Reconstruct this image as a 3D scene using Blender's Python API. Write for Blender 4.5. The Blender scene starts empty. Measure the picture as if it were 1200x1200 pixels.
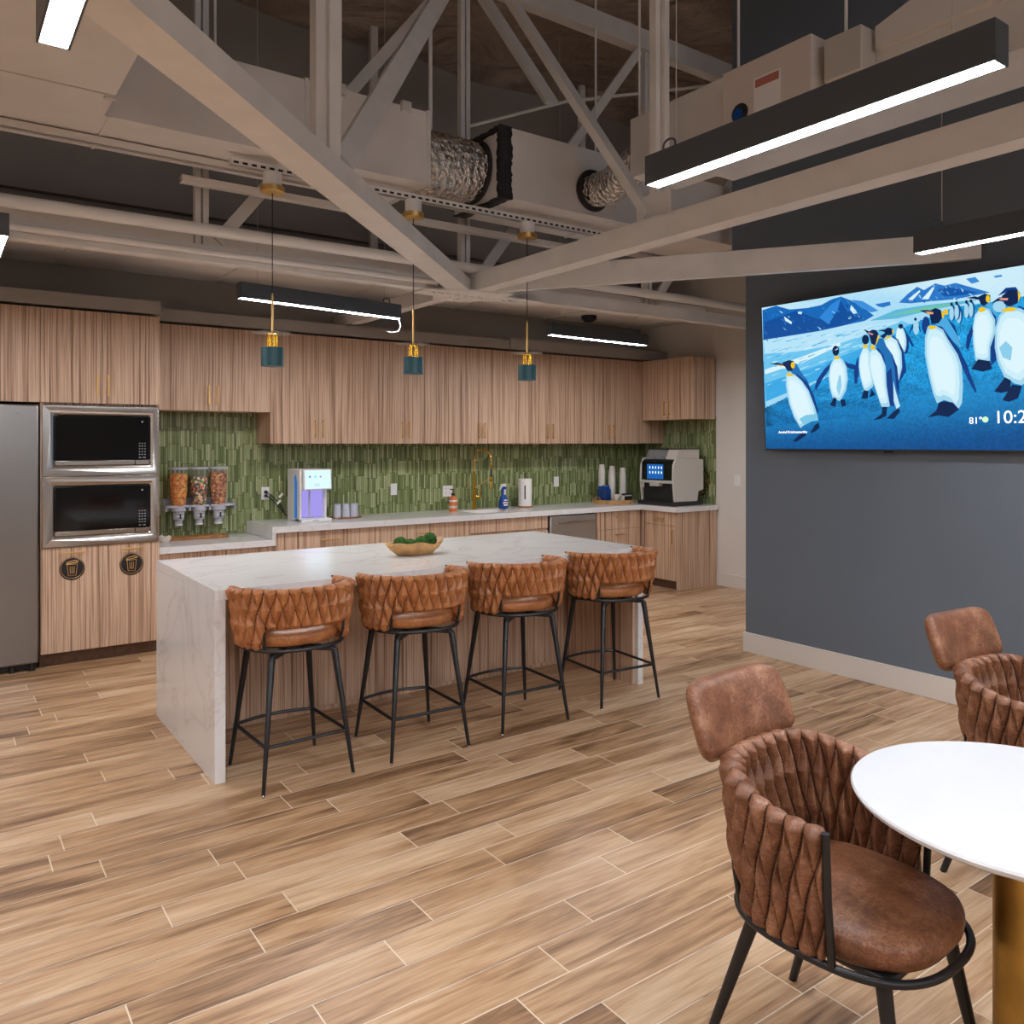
import bpy, bmesh, math, random
from mathutils import Vector, Matrix, Euler
random.seed(7)
D = bpy.data
COL = bpy.context.scene.collection
PI = math.pi
SIN, COS = math.sin, math.cos

# ---------------------------------------------------------------- colour and material helpers
def lin(h):
    r = []
    for i in (0, 2, 4):
        c = int(h[i:i+2], 16) / 255
        r.append(c/12.92 if c <= .04045 else ((c+.055)/1.055)**2.4)
    return (r[0], r[1], r[2], 1)

def new_mat(name):
    m = D.materials.new(name); m.use_nodes = True
    nt = m.node_tree; b = nt.nodes['Principled BSDF']
    return m, nt, b

def N(nt, typ, **kw):
    n = nt.nodes.new(typ)
    for k, v in kw.items():
        if k.startswith('i_'):
            n.inputs[k[2:]].default_value = v
        else:
            setattr(n, k, v)
    return n

def ramp(nt, stops, interp='LINEAR'):
    r = nt.nodes.new('ShaderNodeValToRGB'); r.color_ramp.interpolation = interp
    els = r.color_ramp.elements
    while len(els) < len(stops): els.new(0.5)
    for e, (p, c) in zip(els, stops):
        e.position = p; e.color = lin(c) if isinstance(c, str) else c
    return r

def math_n(nt, op, a, b=None, c=None):
    n = nt.nodes.new('ShaderNodeMath'); n.operation = op
    for i, v in enumerate((a, b, c)):
        if v is None: continue
        if hasattr(v, 'links') or hasattr(v, 'is_linked'): nt.links.new(v, n.inputs[i])
        else: n.inputs[i].default_value = v
    return n.outputs[0]

def plain(name, col, rough=.5, metal=0, noise=0, nscale=30, bump=0, bscale=200, spec=.5, coat=0):
    m, nt, b = new_mat(name)
    b.inputs['Base Color'].default_value = lin(col)
    b.inputs['Roughness'].default_value = rough
    b.inputs['Metallic'].default_value = metal
    b.inputs['Specular IOR Level'].default_value = spec
    b.inputs['Coat Weight'].default_value = coat
    tc = N(nt, 'ShaderNodeTexCoord')
    if noise:
        t = N(nt, 'ShaderNodeTexNoise', i_Scale=nscale, i_Detail=4)
        nt.links.new(tc.outputs['Object'], t.inputs['Vector'])
        c = lin(col)
        r = ramp(nt, [(.3, tuple(max(0, v*(1-noise)) for v in c[:3])+(1,)), (.7, tuple(min(1, v*(1+noise)) for v in c[:3])+(1,))])
        nt.links.new(t.outputs['Fac'], r.inputs[0]); nt.links.new(r.outputs[0], b.inputs['Base Color'])
    if bump:
        t = N(nt, 'ShaderNodeTexNoise', i_Scale=bscale, i_Detail=3)
        nt.links.new(tc.outputs['Object'], t.inputs['Vector'])
        bp = N(nt, 'ShaderNodeBump', i_Strength=bump, i_Distance=.01)
        nt.links.new(t.outputs['Fac'], bp.inputs['Height']); nt.links.new(bp.outputs[0], b.inputs['Normal'])
    return m

def glow(name, col, strength, attr=None):
    m, nt, b = new_mat(name)
    b.inputs['Base Color'].default_value = lin('050505')
    b.inputs['Roughness'].default_value = .35; b.inputs['Specular IOR Level'].default_value = .25
    b.inputs['Emission Color'].default_value = lin(col)
    b.inputs['Emission Strength'].default_value = strength
    if attr:
        a = N(nt, 'ShaderNodeVertexColor', layer_name=attr)
        nt.links.new(a.outputs[0], b.inputs['Emission Color'])
    return m

def wood_slat(name, dark, mid, light, k=1.0):
    """vertical stripe veneer: stripes run up z, vary across x+y"""
    m, nt, b = new_mat(name)
    g = N(nt, 'ShaderNodeNewGeometry'); s = N(nt, 'ShaderNodeSeparateXYZ')
    nt.links.new(g.outputs['Position'], s.inputs[0])
    wob = N(nt, 'ShaderNodeTexNoise', i_Scale=1.3, i_Detail=1)
    nt.links.new(g.outputs['Position'], wob.inputs['Vector'])
    u = math_n(nt, 'ADD', math_n(nt, 'ADD', s.outputs[0], s.outputs[1]), math_n(nt, 'MULTIPLY', wob.outputs['Fac'], .018))
    outs = []
    for sc, z in ((34*k, .35), (95*k, .8), (210*k, 3)):
        cv = N(nt, 'ShaderNodeCombineXYZ')
        nt.links.new(math_n(nt, 'MULTIPLY', u, sc), cv.inputs[0])
        nt.links.new(math_n(nt, 'MULTIPLY', s.outputs[2], z), cv.inputs[2])
        t = N(nt, 'ShaderNodeTexNoise', i_Scale=1.0, i_Detail=1.5); nt.links.new(cv.outputs[0], t.inputs['Vector'])
        outs.append(t.outputs['Fac'])
    v = math_n(nt, 'ADD', math_n(nt, 'MULTIPLY', outs[0], .35), math_n(nt, 'MULTIPLY', outs[1], .5))
    v = math_n(nt, 'ADD', v, math_n(nt, 'MULTIPLY', outs[2], .15))
    r = ramp(nt, [(.36, dark), (.46, mid), (.53, light), (.60, mid), (.66, light)])
    nt.links.new(v, r.inputs[0]); nt.links.new(r.outputs[0], b.inputs['Base Color'])
    bp = N(nt, 'ShaderNodeBump', i_Strength=.25, i_Distance=.004)
    nt.links.new(v, bp.inputs['Height']); nt.links.new(bp.outputs[0], b.inputs['Normal'])
    b.inputs['Roughness'].default_value = .5
    return m

def leather(name, dark, mid, light, rough=.42):
    m, nt, b = new_mat(name)
    tc = N(nt, 'ShaderNodeTexCoord')
    t1 = N(nt, 'ShaderNodeTexNoise', i_Scale=11, i_Detail=5, i_Roughness=.65)
    t2 = N(nt, 'ShaderNodeTexNoise', i_Scale=75, i_Detail=6, i_Roughness=.75, i_Distortion=1.4)
    for t in (t1, t2): nt.links.new(tc.outputs['Object'], t.inputs['Vector'])
    v = math_n(nt, 'ADD', math_n(nt, 'MULTIPLY', t1.outputs['Fac'], .5), math_n(nt, 'MULTIPLY', t2.outputs['Fac'], .5))
    r = ramp(nt, [(.36, dark), (.5, mid), (.64, light)])
    nt.links.new(v, r.inputs[0]); nt.links.new(r.outputs[0], b.inputs['Base Color'])
    t3 = N(nt, 'ShaderNodeTexVoronoi', i_Scale=260); nt.links.new(tc.outputs['Object'], t3.inputs['Vector'])
    bp = N(nt, 'ShaderNodeBump', i_Strength=.25, i_Distance=.0015)
    h = math_n(nt, 'ADD', t3.outputs['Distance'], math_n(nt, 'MULTIPLY', t2.outputs['Fac'], 1.5))
    nt.links.new(h, bp.inputs['Height']); nt.links.new(bp.outputs[0], b.inputs['Normal'])
    b.inputs['Roughness'].default_value = rough
    return m

def tile_mat():
    m, nt, b = new_mat('green_stick_tile')
    g = N(nt, 'ShaderNodeNewGeometry'); s = N(nt, 'ShaderNodeSeparateXYZ')
    nt.links.new(g.outputs['Position'], s.inputs[0])
    u = math_n(nt, 'DIVIDE', math_n(nt, 'ADD', s.outputs[0], s.outputs[1]), .0175)
    cu = math_n(nt, 'FLOOR', u)
    wn = N(nt, 'ShaderNodeTexWhiteNoise', noise_dimensions='1D'); nt.links.new(math_n(nt, 'FLOOR', math_n(nt, 'DIVIDE', cu, 2.0)), wn.inputs['W'])
    off = math_n(nt, 'MULTIPLY', math_n(nt, 'ROUND', math_n(nt, 'MULTIPLY', wn.outputs['Value'], 2)), .17)
    v = math_n(nt, 'ADD', math_n(nt, 'DIVIDE', s.outputs[2], .145), off)
    cvv = math_n(nt, 'FLOOR', v)
    cid = N(nt, 'ShaderNodeCombineXYZ'); nt.links.new(cu, cid.inputs[0]); nt.links.new(cvv, cid.inputs[1])
    w2 = N(nt, 'ShaderNodeTexWhiteNoise', noise_dimensions='2D'); nt.links.new(cid.outputs[0], w2.inputs['Vector'])
    # glaze streaks
    sv = N(nt, 'ShaderNodeCombineXYZ'); nt.links.new(math_n(nt, 'MULTIPLY', u, 3.1), sv.inputs[0]); nt.links.new(math_n(nt, 'MULTIPLY', s.outputs[2], 9), sv.inputs[1])
    t = N(nt, 'ShaderNodeTexNoise', i_Scale=1.0, i_Detail=4, i_Roughness=.7); nt.links.new(sv.outputs[0], t.inputs['Vector'])
    val = math_n(nt, 'ADD', math_n(nt, 'MULTIPLY', w2.outputs['Value'], .45), math_n(nt, 'MULTIPLY', t.outputs['Fac'], .55))
    r = ramp(nt, [(.22, '565f3a'), (.42, '788453'), (.6, '99a270'), (.8, 'c0c49a')])
    nt.links.new(val, r.inputs[0])
    # joints
    fu = math_n(nt, 'FRACT', u); fv = math_n(nt, 'FRACT', v)
    eu = math_n(nt, 'MINIMUM', fu, math_n(nt, 'SUBTRACT', 1, fu)); ev = math_n(nt, 'MULTIPLY', math_n(nt, 'MINIMUM', fv, math_n(nt, 'SUBTRACT', 1, fv)), 6.7)
    e = math_n(nt, 'MINIMUM', eu, ev)
    j = N(nt, 'ShaderNodeMapRange'); nt.links.new(e, j.inputs[0]); j.inputs[1].default_value = .03; j.inputs[2].default_value = .12
    mx = N(nt, 'ShaderNodeMix', data_type='RGBA'); nt.links.new(j.outputs[0], mx.inputs[0])
    mx.inputs[6].default_value = lin('474f31'); nt.links.new(r.outputs[0], mx.inputs[7])
    nt.links.new(mx.outputs[2], b.inputs['Base Color'])
    bp = N(nt, 'ShaderNodeBump', i_Strength=.5, i_Distance=.003)
    nt.links.new(math_n(nt, 'ADD', j.outputs[0], math_n(nt, 'MULTIPLY', w2.outputs['Value'], .6)), bp.inputs['Height']); nt.links.new(bp.outputs[0], b.inputs['Normal'])
    b.inputs['Roughness'].default_value = .24
    return m

def plank_mat():
    m, nt, b = new_mat('oak_plank_tile')
    a = N(nt, 'ShaderNodeVertexColor', layer_name='plank')
    g = N(nt, 'ShaderNodeNewGeometry'); s = N(nt, 'ShaderNodeSeparateXYZ'); nt.links.new(g.outputs['Position'], s.inputs[0])
    sa = N(nt, 'ShaderNodeSeparateColor'); nt.links.new(a.outputs[0], sa.inputs[0])
    def nz(sx, sy, det, dist, rough=.6, sh=37):
        cv = N(nt, 'ShaderNodeCombineXYZ')
        nt.links.new(math_n(nt, 'ADD', math_n(nt, 'MULTIPLY', s.outputs[0], sx), math_n(nt, 'MULTIPLY', sa.outputs[1], sh)), cv.inputs[0])
        nt.links.new(math_n(nt, 'ADD', math_n(nt, 'MULTIPLY', s.outputs[1], sy), math_n(nt, 'MULTIPLY', sa.outputs[0], 53)), cv.inputs[1])
        t = N(nt, 'ShaderNodeTexNoise', i_Scale=1.0, i_Detail=det, i_Roughness=rough, i_Distortion=dist); nt.links.new(cv.outputs[0], t.inputs['Vector'])
        return t.outputs['Fac']
    big = nz(1.3, 9, 3, .6); fine = nz(5, 120, 4, .2); mid = nz(2.2, 30, 4, 1.2)
    v = math_n(nt, 'ADD', math_n(nt, 'MULTIPLY', big, .55), math_n(nt, 'MULTIPLY', mid, .4))
    v = math_n(nt, 'ADD', v, math_n(nt, 'MULTIPLY', fine, .22))
    v = math_n(nt, 'ADD', v, math_n(nt, 'MULTIPLY', math_n(nt, 'SUBTRACT', sa.outputs[2], .5), .17))
    r = ramp(nt, [(.40, '6a4c34'), (.49, '967352'), (.57, 'b48e69'), (.66, 'c7a581'), (.78, 'dabd9b')])
    nt.links.new(v, r.inputs[0]); nt.links.new(r.outputs[0], b.inputs['Base Color'])
    bp = N(nt, 'ShaderNodeBump', i_Strength=.12, i_Distance=.002); nt.links.new(fine, bp.inputs['Height']); nt.links.new(bp.outputs[0], b.inputs['Normal'])
    b.inputs['Roughness'].default_value = .38
    return m

def quartz_mat():
    m, nt, b = new_mat('white_quartz')
    tc = N(nt, 'ShaderNodeTexCoord')
    w = N(nt, 'ShaderNodeTexNoise', i_Scale=1.6, i_Detail=5, i_Distortion=1.2); nt.links.new(tc.outputs['Object'], w.inputs['Vector'])
    d = math_n(nt, 'ABSOLUTE', math_n(nt, 'SUBTRACT', w.outputs['Fac'], .5))
    r = ramp(nt, [(0, 'cfcbc7'), (.006, 'dbd8d5'), (.03, 'dfdddb'), (.3, 'e2e0df')])
    nt.links.new(d, r.inputs[0]); nt.links.new(r.outputs[0], b.inputs['Base Color'])
    b.inputs['Roughness'].default_value = .16
    return m

def steel_mat(name, col='b9b4ae', rough=.26, horizontal=True):
    m, nt, b = new_mat(name)
    b.inputs['Metallic'].default_value = 1
    b.inputs['Base Color'].default_value = lin(col)
    tc = N(nt, 'ShaderNodeTexCoord'); mp = N(nt, 'ShaderNodeMapping')
    mp.inputs['Scale'].default_value = (1.2, 1.2, 260) if horizontal else (260, 260, 1.2)
    nt.links.new(tc.outputs['Object'], mp.inputs[0])
    t = N(nt, 'ShaderNodeTexNoise', i_Scale=2.0, i_Detail=2); nt.links.new(mp.outputs[0], t.inputs['Vector'])
    r = N(nt, 'ShaderNodeMapRange'); nt.links.new(t.outputs['Fac'], r.inputs[0]); r.inputs[3].default_value = rough-.06; r.inputs[4].default_value = rough+.08
    nt.links.new(r.outputs[0], b.inputs['Roughness'])
    bp = N(nt, 'ShaderNodeBump', i_Strength=.04, i_Distance=.001); nt.links.new(t.outputs['Fac'], bp.inputs['Height']); nt.links.new(bp.outputs[0], b.inputs['Normal'])
    return m

def foil_mat():
    m, nt, b = new_mat('crinkled_foil')
    b.inputs['Metallic'].default_value = 1; b.inputs['Base Color'].default_value = lin('d8d2ca'); b.inputs['Roughness'].default_value = .18
    tc = N(nt, 'ShaderNodeTexCoord')
    t = N(nt, 'ShaderNodeTexVoronoi', i_Scale=28); nt.links.new(tc.outputs['Object'], t.inputs['Vector'])
    t2 = N(nt, 'ShaderNodeTexNoise', i_Scale=22, i_Detail=5, i_Distortion=2); nt.links.new(tc.outputs['Object'], t2.inputs['Vector'])
    bp = N(nt, 'ShaderNodeBump', i_Strength=.9, i_Distance=.02)
    nt.links.new(math_n(nt, 'ADD', t.outputs['Distance'], t2.outputs['Fac']), bp.inputs['Height']); nt.links.new(bp.outputs[0], b.inputs['Normal'])
    return m

def roof_mat():
    m, nt, b = new_mat('draped_roof_insulation')
    tc = N(nt, 'ShaderNodeTexCoord')
    t = N(nt, 'ShaderNodeTexNoise', i_Scale=.9, i_Detail=6, i_Distortion=1.0); nt.links.new(tc.outputs['Object'], t.inputs['Vector'])
    r = ramp(nt, [(.3, '877870'), (.55, 'a8988b'), (.75, 'c0b0a2')]); nt.links.new(t.outputs['Fac'], r.inputs[0]); nt.links.new(r.outputs[0], b.inputs['Base Color'])
    t2 = N(nt, 'ShaderNodeTexNoise', i_Scale=1.6, i_Detail=4, i_Distortion=2.5); nt.links.new(tc.outputs['Object'], t2.inputs['Vector'])
    bp = N(nt, 'ShaderNodeBump', i_Strength=.8, i_Distance=.25); nt.links.new(t2.outputs['Fac'], bp.inputs['Height']); nt.links.new(bp.outputs[0], b.inputs['Normal'])
    b.inputs['Roughness'].default_value = .8
    return m

def cereal_mat(name, cols, scale=42):
    m, nt, b = new_mat(name)
    tc = N(nt, 'ShaderNodeTexCoord')
    t = N(nt, 'ShaderNodeTexVoronoi', i_Scale=scale); nt.links.new(tc.outputs['Object'], t.inputs['Vector'])
    sc = N(nt, 'ShaderNodeSeparateColor'); nt.links.new(t.outputs['Color'], sc.inputs[0])
    r = ramp(nt, [(i/len(cols), c) for i, c in enumerate(cols)], 'CONSTANT'); nt.links.new(sc.outputs[0], r.inputs[0])
    dr = ramp(nt, [(.0, (1, 1, 1, 1)), (.55, (.85, .85, .85, 1)), (.9, (.25, .18, .13, 1))]); nt.links.new(t.outputs['Distance'], dr.inputs[0])
    mx = N(nt, 'ShaderNodeMix', data_type='RGBA', blend_type='MULTIPLY'); mx.inputs[0].default_value = 1
    nt.links.new(r.outputs[0], mx.inputs[6]); nt.links.new(dr.outputs[0], mx.inputs[7]); nt.links.new(mx.outputs[2], b.inputs['Base Color'])
    bp = N(nt, 'ShaderNodeBump', i_Strength=1, i_Distance=.01, invert=True); nt.links.new(t.outputs['Distance'], bp.inputs['Height']); nt.links.new(bp.outputs[0], b.inputs['Normal'])
    b.inputs['Roughness'].default_value = .5
    return m

M = dict(
    slat=wood_slat('walnut_slat_veneer', '74543e', 'b49176', 'd8b99e'),
    toe=plain('toe_kick_brown', '6b4f3d', .6, noise=.2),
    seam=plain('dark_seam', '2a1d15', .8),
    dark_in=plain('cabinet_interior', '4a3527', .8),
    brass=plain('brushed_brass', 'e4bb74', .4, 1), gold=plain('polished_gold', 'e0ac3a', .2, 1),
    brassd=plain('aged_brass_leg', 'b8954e', .42, 1, noise=.2, nscale=8),
    black=plain('black_metal', '17171a', .42, 0), blackg=plain('black_gloss', '08090b', .08, 0, spec=.6),
    blackp=plain('black_plastic', '1d1d1f', .5), steel=steel_mat('brushed_steel'), steel2=steel_mat('smooth_steel', 'c4bfb9', .2), steel3=steel_mat('dishwasher_steel', 'd0cbc4', .42),
    steelf=steel_mat('fridge_steel', '918e8c', .3),
    silver=plain('silver_plastic', 'cbc6be', .4, .2), chrome=plain('chrome', 'd8d8d8', .1, 1),
    quartz=quartz_mat(), tile=tile_mat(), plank=plank_mat(), grout=plain('floor_grout', 'e6d8c4', .9),
    leatherS=leather('cognac_leather', '824a26', 'a86a3c', 'c48756', .36), leatherC=leather('brown_leather', '553422', '7d5036', 'aa7d5e', .4),
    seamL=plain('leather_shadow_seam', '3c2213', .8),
    wall=plain('taupe_wall', '9a938c', .85, noise=.04, nscale=3), wallw=plain('warm_white_wall', 'd8d1c8', .85, noise=.02, nscale=3),
    wallg=plain('slate_grey_wall', '636c76', .62, noise=.03, nscale=2), base=plain('baseboard_white', 'd3cbc2', .55),
    steelw=plain('painted_steel', 'dedad5', .55, noise=.05, nscale=6), ductw=plain('painted_duct', 'd4cfca', .6, noise=.05, nscale=4),
    pipe=plain('painted_pipe', 'e0dcd7', .4), foil=foil_mat(), roof=roof_mat(), mastic=plain('black_duct_mastic', '262324', .8, bump=.6, bscale=40),
    ceilw=plain('ceiling_panel', 'e6e1dc', .9, noise=.03), lamp_black=plain('fixture_black', '4a4f55', .45),
    led=glow('led_diffuser', 'f7f7fc', 92), teal=plain('teal_enamel', '1d5560', .35), white=plain('white_plastic', 'e4e2df', .35),
    table=plain('white_tabletop', 'd2d3d6', .28), moss=plain('green_moss', '2f5a1d', .95, noise=.6, nscale=60, bump=1, bscale=90),
    woodb=plain('carved_wood', 'b98d58', .5, noise=.3, nscale=14), woodt=plain('acacia_wood', '9a6a3c', .45, noise=.35, nscale=10),
    paper=plain('paper_white', 'e8e4df', .9, bump=.3, bscale=120), cup=plain('paper_cup', 'd6d0c8', .7), blue=plain('blue_bottle', '0d4a9a', .25),
    blued=plain('dark_blue_box', '143a78', .5), orange=plain('orange_label', 'd9743a', .4), amber=plain('amber_dark', '3a1712', .3),
    bulb=glow('lamp_glow', 'e8fbff', 14), lgrey=plain('light_grey_plastic', 'b4b4bc', .35), cream=plain('cream_ceramic', 'ddd3c4', .4),
    violet=glow('violet_lit_panel', 'a79cf0', .75), iced=glow('lit_front_panel', 'cfeefc', .95), screenblue=glow('coffee_screen', '1c5fae', .8),
    ico=glow('screen_icon', 'd8f4ff', 1.2), bluepanel=glow('blue_side_strip', '2474c8', .6), green=glow('green_icon', '40d8b0', 1), bluei=glow('blue_icon', '2a70e0', 1),
    tvimg=glow('television_picture', 'ffffff', .80, 'pic'), white_t=glow('screen_text_white', 'ffffff', 1.3), sun_t=glow('screen_text_sun', 'b8f4b0', 1.2),
    cer1=cereal_mat('orange_snacks', ['f08a10', 'ffa41c', 'e87408', 'f9b23a'], 48),
    cer2=cereal_mat('mixed_candies', ['c87838', 'e8c08a', '5a3a2c', 'd86a28', '4a9a38', 'f0dcb8', '38303c'], 52),
    cer3=cereal_mat('roasted_nuts', ['b85a1c', 'd8863a', '8a3c14', 'e8a860'], 52),
    stick=plain('label_white', 'cfc4bc', .6), red=plain('label_red', 'b06a60', .6),
)
def glass_mat(name, col='ffffff', rough=.03, ior=1.2):
    m, nt, b = new_mat(name)
    b.inputs['Base Color'].default_value = lin(col); b.inputs['Roughness'].default_value = rough
    b.inputs['Transmission Weight'].default_value = 1; b.inputs['IOR'].default_value = ior
    return m

def thin_plastic(name, col, alpha, rough=.08):
    m, nt, b = new_mat(name); b.inputs['Base Color'].default_value = lin(col); b.inputs['Roughness'].default_value = rough; b.inputs['Alpha'].default_value = alpha; return m
M['glass'] = thin_plastic('clear_plastic', 'd8dcdc', .05); M['hopper'] = thin_plastic('hopper_plastic', 'a8acb0', .45)
M['glassd'] = thin_plastic('smoked_glass', '9aa6a4', .35)
M['cupglass'] = thin_plastic('frosted_tumbler', 'dcdce8', .62, .2)

# ---------------------------------------------------------------- mesh builder
ORG = {}
class MB:
    def __init__(s): s.v = []; s.f = []; s.mi = []; s.sm = []; s.cm = 0
    def add(s, vs, fs, smooth=False):
        o = len(s.v); s.v += [tuple(v) for v in vs]
        for f in fs: s.f.append(tuple(i+o for i in f)); s.mi.append(s.cm); s.sm.append(smooth)
        return s
    def mat(s, i): s.cm = i; return s
    def box(s, x0, x1, y0, y1, z0, z1):
        if x0 > x1: x0, x1 = x1, x0
        if y0 > y1: y0, y1 = y1, y0
        if z0 > z1: z0, z1 = z1, z0
        return s.add([(x0,y0,z0),(x1,y0,z0),(x1,y1,z0),(x0,y1,z0),(x0,y0,z1),(x1,y0,z1),(x1,y1,z1),(x0,y1,z1)],
              [(0,3,2,1),(4,5,6,7),(0,1,5,4),(1,2,6,5),(2,3,7,6),(3,0,4,7)])
    def beam(s, a, b, w, h, up=(0,0,1)):
        a = Vector(a); b = Vector(b); t = (b-a).normalized(); up = Vector(up)
        r = t.cross(up)
        if r.length < 1e-4: r = t.cross(Vector((1, 0, 0)))
        r.normalize(); u = r.cross(t).normalized(); r *= w/2; u *= h/2
        vs = [p+q for p in (a, b) for q in (-r-u, r-u, r+u, -r+u)]
        return s.add(vs, [(3,2,1,0),(4,5,6,7),(0,1,5,4),(1,2,6,5),(2,3,7,6),(3,0,4,7)])
    def tube(s, pts, r, n=10, closed=False, caps=True):
        pts = [Vector(p) for p in pts]; k = len(pts); rs = r if isinstance(r, (list, tuple)) else [r]*k
        vs = []; prev = None
        for i, p in enumerate(pts):
            if closed: t = pts[(i+1) % k]-pts[i-1]
            else: t = pts[min(i+1, k-1)]-pts[max(i-1, 0)]
            t.normalize()
            if prev is None:
                a = Vector((0, 0, 1)) if abs(t.z) < .9 else Vector((1, 0, 0))
                prev = t.cross(a).normalized()
            nrm = (prev - t*prev.dot(t)).normalized(); prev = nrm; bn = t.cross(nrm)
            for j in range(n):
                an = 2*PI*j/n; vs.append(p+(nrm*COS(an)+bn*SIN(an))*rs[i])
        fs = []
        for i in range(k if closed else k-1):
            for j in range(n):
                a0 = i*n+j; a1 = i*n+(j+1) % n; b0 = ((i+1) % k)*n+j; b1 = ((i+1) % k)*n+(j+1) % n
                fs.append((a0, a1, b1, b0))
        s.add(vs, fs, True)
        if caps and not closed:
            o = len(s.v)-len(vs)
            s.f.append(tuple(o+j for j in reversed(range(n)))); s.mi.append(s.cm); s.sm.append(False)
            s.f.append(tuple(o+(k-1)*n+j for j in range(n))); s.mi.append(s.cm); s.sm.append(False)
        return s
    def lathe(s, prof, c=(0,0,0), n=24, sx=1, sy=1):
        vs = []; fs = []; k = len(prof)
        for r, z in prof:
            for j in range(n):
                a = 2*PI*j/n; vs.append((c[0]+r*COS(a)*sx, c[1]+r*SIN(a)*sy, c[2]+z))
        for i in range(k-1):
            for j in range(n):
                fs.append((i*n+j, i*n+(j+1) % n, (i+1)*n+(j+1) % n, (i+1)*n+j))
        s.add(vs, fs, True); o = len(s.v)-len(vs)
        if prof[0][0] > 1e-5: s.f.append(tuple(o+j for j in reversed(range(n)))); s.mi.append(s.cm); s.sm.append(False)
        if prof[-1][0] > 1e-5: s.f.append(tuple(o+(k-1)*n+j for j in range(n))); s.mi.append(s.cm); s.sm.append(False)
        return s
    def cyl(s, c, r, h, n=24): return s.lathe([(r, 0), (r, h)], c, n)
    def prism(s, poly, axis, a, b):
        """poly: 2-D points in the plane of the other two axes; extruded along axis from a to b"""
        def P(p, t):
            return {'x': (t, p[0], p[1]), 'y': (p[0], t, p[1]), 'z': (p[0], p[1], t)}[axis]
        k = len(poly)
        vs = [P(p, a) for p in poly]+[P(p, b) for p in poly]
        fs = [tuple(range(k)), tuple(range(2*k-1, k-1, -1))]+[(i, k+i, k+(i+1) % k, (i+1) % k) for i in range(k)]
        return s.add(vs, fs)
    def ball(s, c, r, n=16, m=10, sz=1):
        return s.lathe([(max(1e-6, r*SIN(PI*i/m)), -r*sz*COS(PI*i/m)) for i in range(m+1)], c, n)
    def build(s, name, mats, parent=None, bevel=0, seg=2, sharp=40, sub=0):
        if not isinstance(mats, (list, tuple)): mats = [mats]
        o0 = Vector(ORG.get(parent.name, (0, 0, 0))) if parent else Vector((0, 0, 0))
        me = D.meshes.new(name); me.from_pydata([Vector(v)-o0 for v in s.v], [], s.f)
        for m in mats: me.materials.append(m)
        me.polygons.foreach_set('material_index', s.mi); me.polygons.foreach_set('use_smooth', s.sm)
        bm = bmesh.new(); bm.from_mesh(me); bmesh.ops.remove_doubles(bm, verts=bm.verts, dist=1e-6)
        bmesh.ops.recalc_face_normals(bm, faces=bm.faces); bm.to_mesh(me); bm.free()
        me.update(); me.set_sharp_from_angle(angle=math.radians(sharp))
        ob = D.objects.new(name, me); COL.objects.link(ob)
        if parent: ob.parent = parent
        ORG[ob.name] = tuple(o0)
        if bevel:
            md = ob.modifiers.new('bevel', 'BEVEL'); md.width = bevel; md.segments = seg; md.limit_method = 'ANGLE'; md.angle_limit = math.radians(35)
        if sub:
            md = ob.modifiers.new('sub', 'SUBSURF'); md.levels = sub; md.render_levels = sub
        return ob

def tag(o, label=None, cat=None, group=None, kind=None):
    if label: o['label'] = label
    if cat: o['category'] = cat
    if group: o['group'] = group
    if kind: o['kind'] = kind
    return o
def struct(o, label=None): return tag(o, label, None, None, 'structure')
def thing(name, loc, label, cat, group=None):
    e = D.objects.new(name, None); COL.objects.link(e); e.location = loc; e.empty_display_size = .05
    ORG[e.name] = tuple(loc)
    return tag(e, label, cat, group)
def copy_tree(o, parent=None):
    c = o.copy(); COL.objects.link(c); c.parent = parent
    for ch in list(o.children): copy_tree(ch, c)
    return c
def bx(name, m, parent, *b, bevel=0, seg=2): return MB().box(*b).build(name, m, parent, bevel, seg)

def text_mesh(name, txt, size, m, parent, origin, xdir, ydir, depth=.0004, align='LEFT', bold=0):
    cu = D.curves.new('t', 'FONT'); cu.body = txt; cu.size = size; cu.extrude = depth/2; cu.align_x = align; cu.offset = bold
    to = D.objects.new('t', cu); COL.objects.link(to)
    dg = bpy.context.evaluated_depsgraph_get(); dg.update()
    me = D.meshes.new_from_object(to.evaluated_get(dg)); D.objects.remove(to); D.curves.remove(cu)
    x = Vector(xdir).normalized(); y = Vector(ydir).normalized(); z = x.cross(y)
    mt = Matrix((x, y, z)).transposed().to_4x4()
    o0 = Vector(ORG.get(parent.name, (0, 0, 0)))
    mt.translation = Vector(origin)-o0
    me.transform(mt); me.materials.clear(); me.materials.append(m); me.name = name
    ob = D.objects.new(name, me); COL.objects.link(ob); ob.parent = parent; ORG[ob.name] = tuple(o0)
    return ob

# ================================================================ CAMERA
H = 1.6
cam = D.cameras.new('camera'); co = D.objects.new('camera', cam); COL.objects.link(co)
co.location = (0, 0, H); co.rotation_euler = (PI/2, 0, -math.atan(685/960))
cam.sensor_width = 36; cam.lens = 36*960/1200; cam.sensor_fit = 'HORIZONTAL'
cam.shift_y = -80.5/1200
cam.clip_start = .05; cam.clip_end = 60
bpy.context.scene.camera = co

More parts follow.
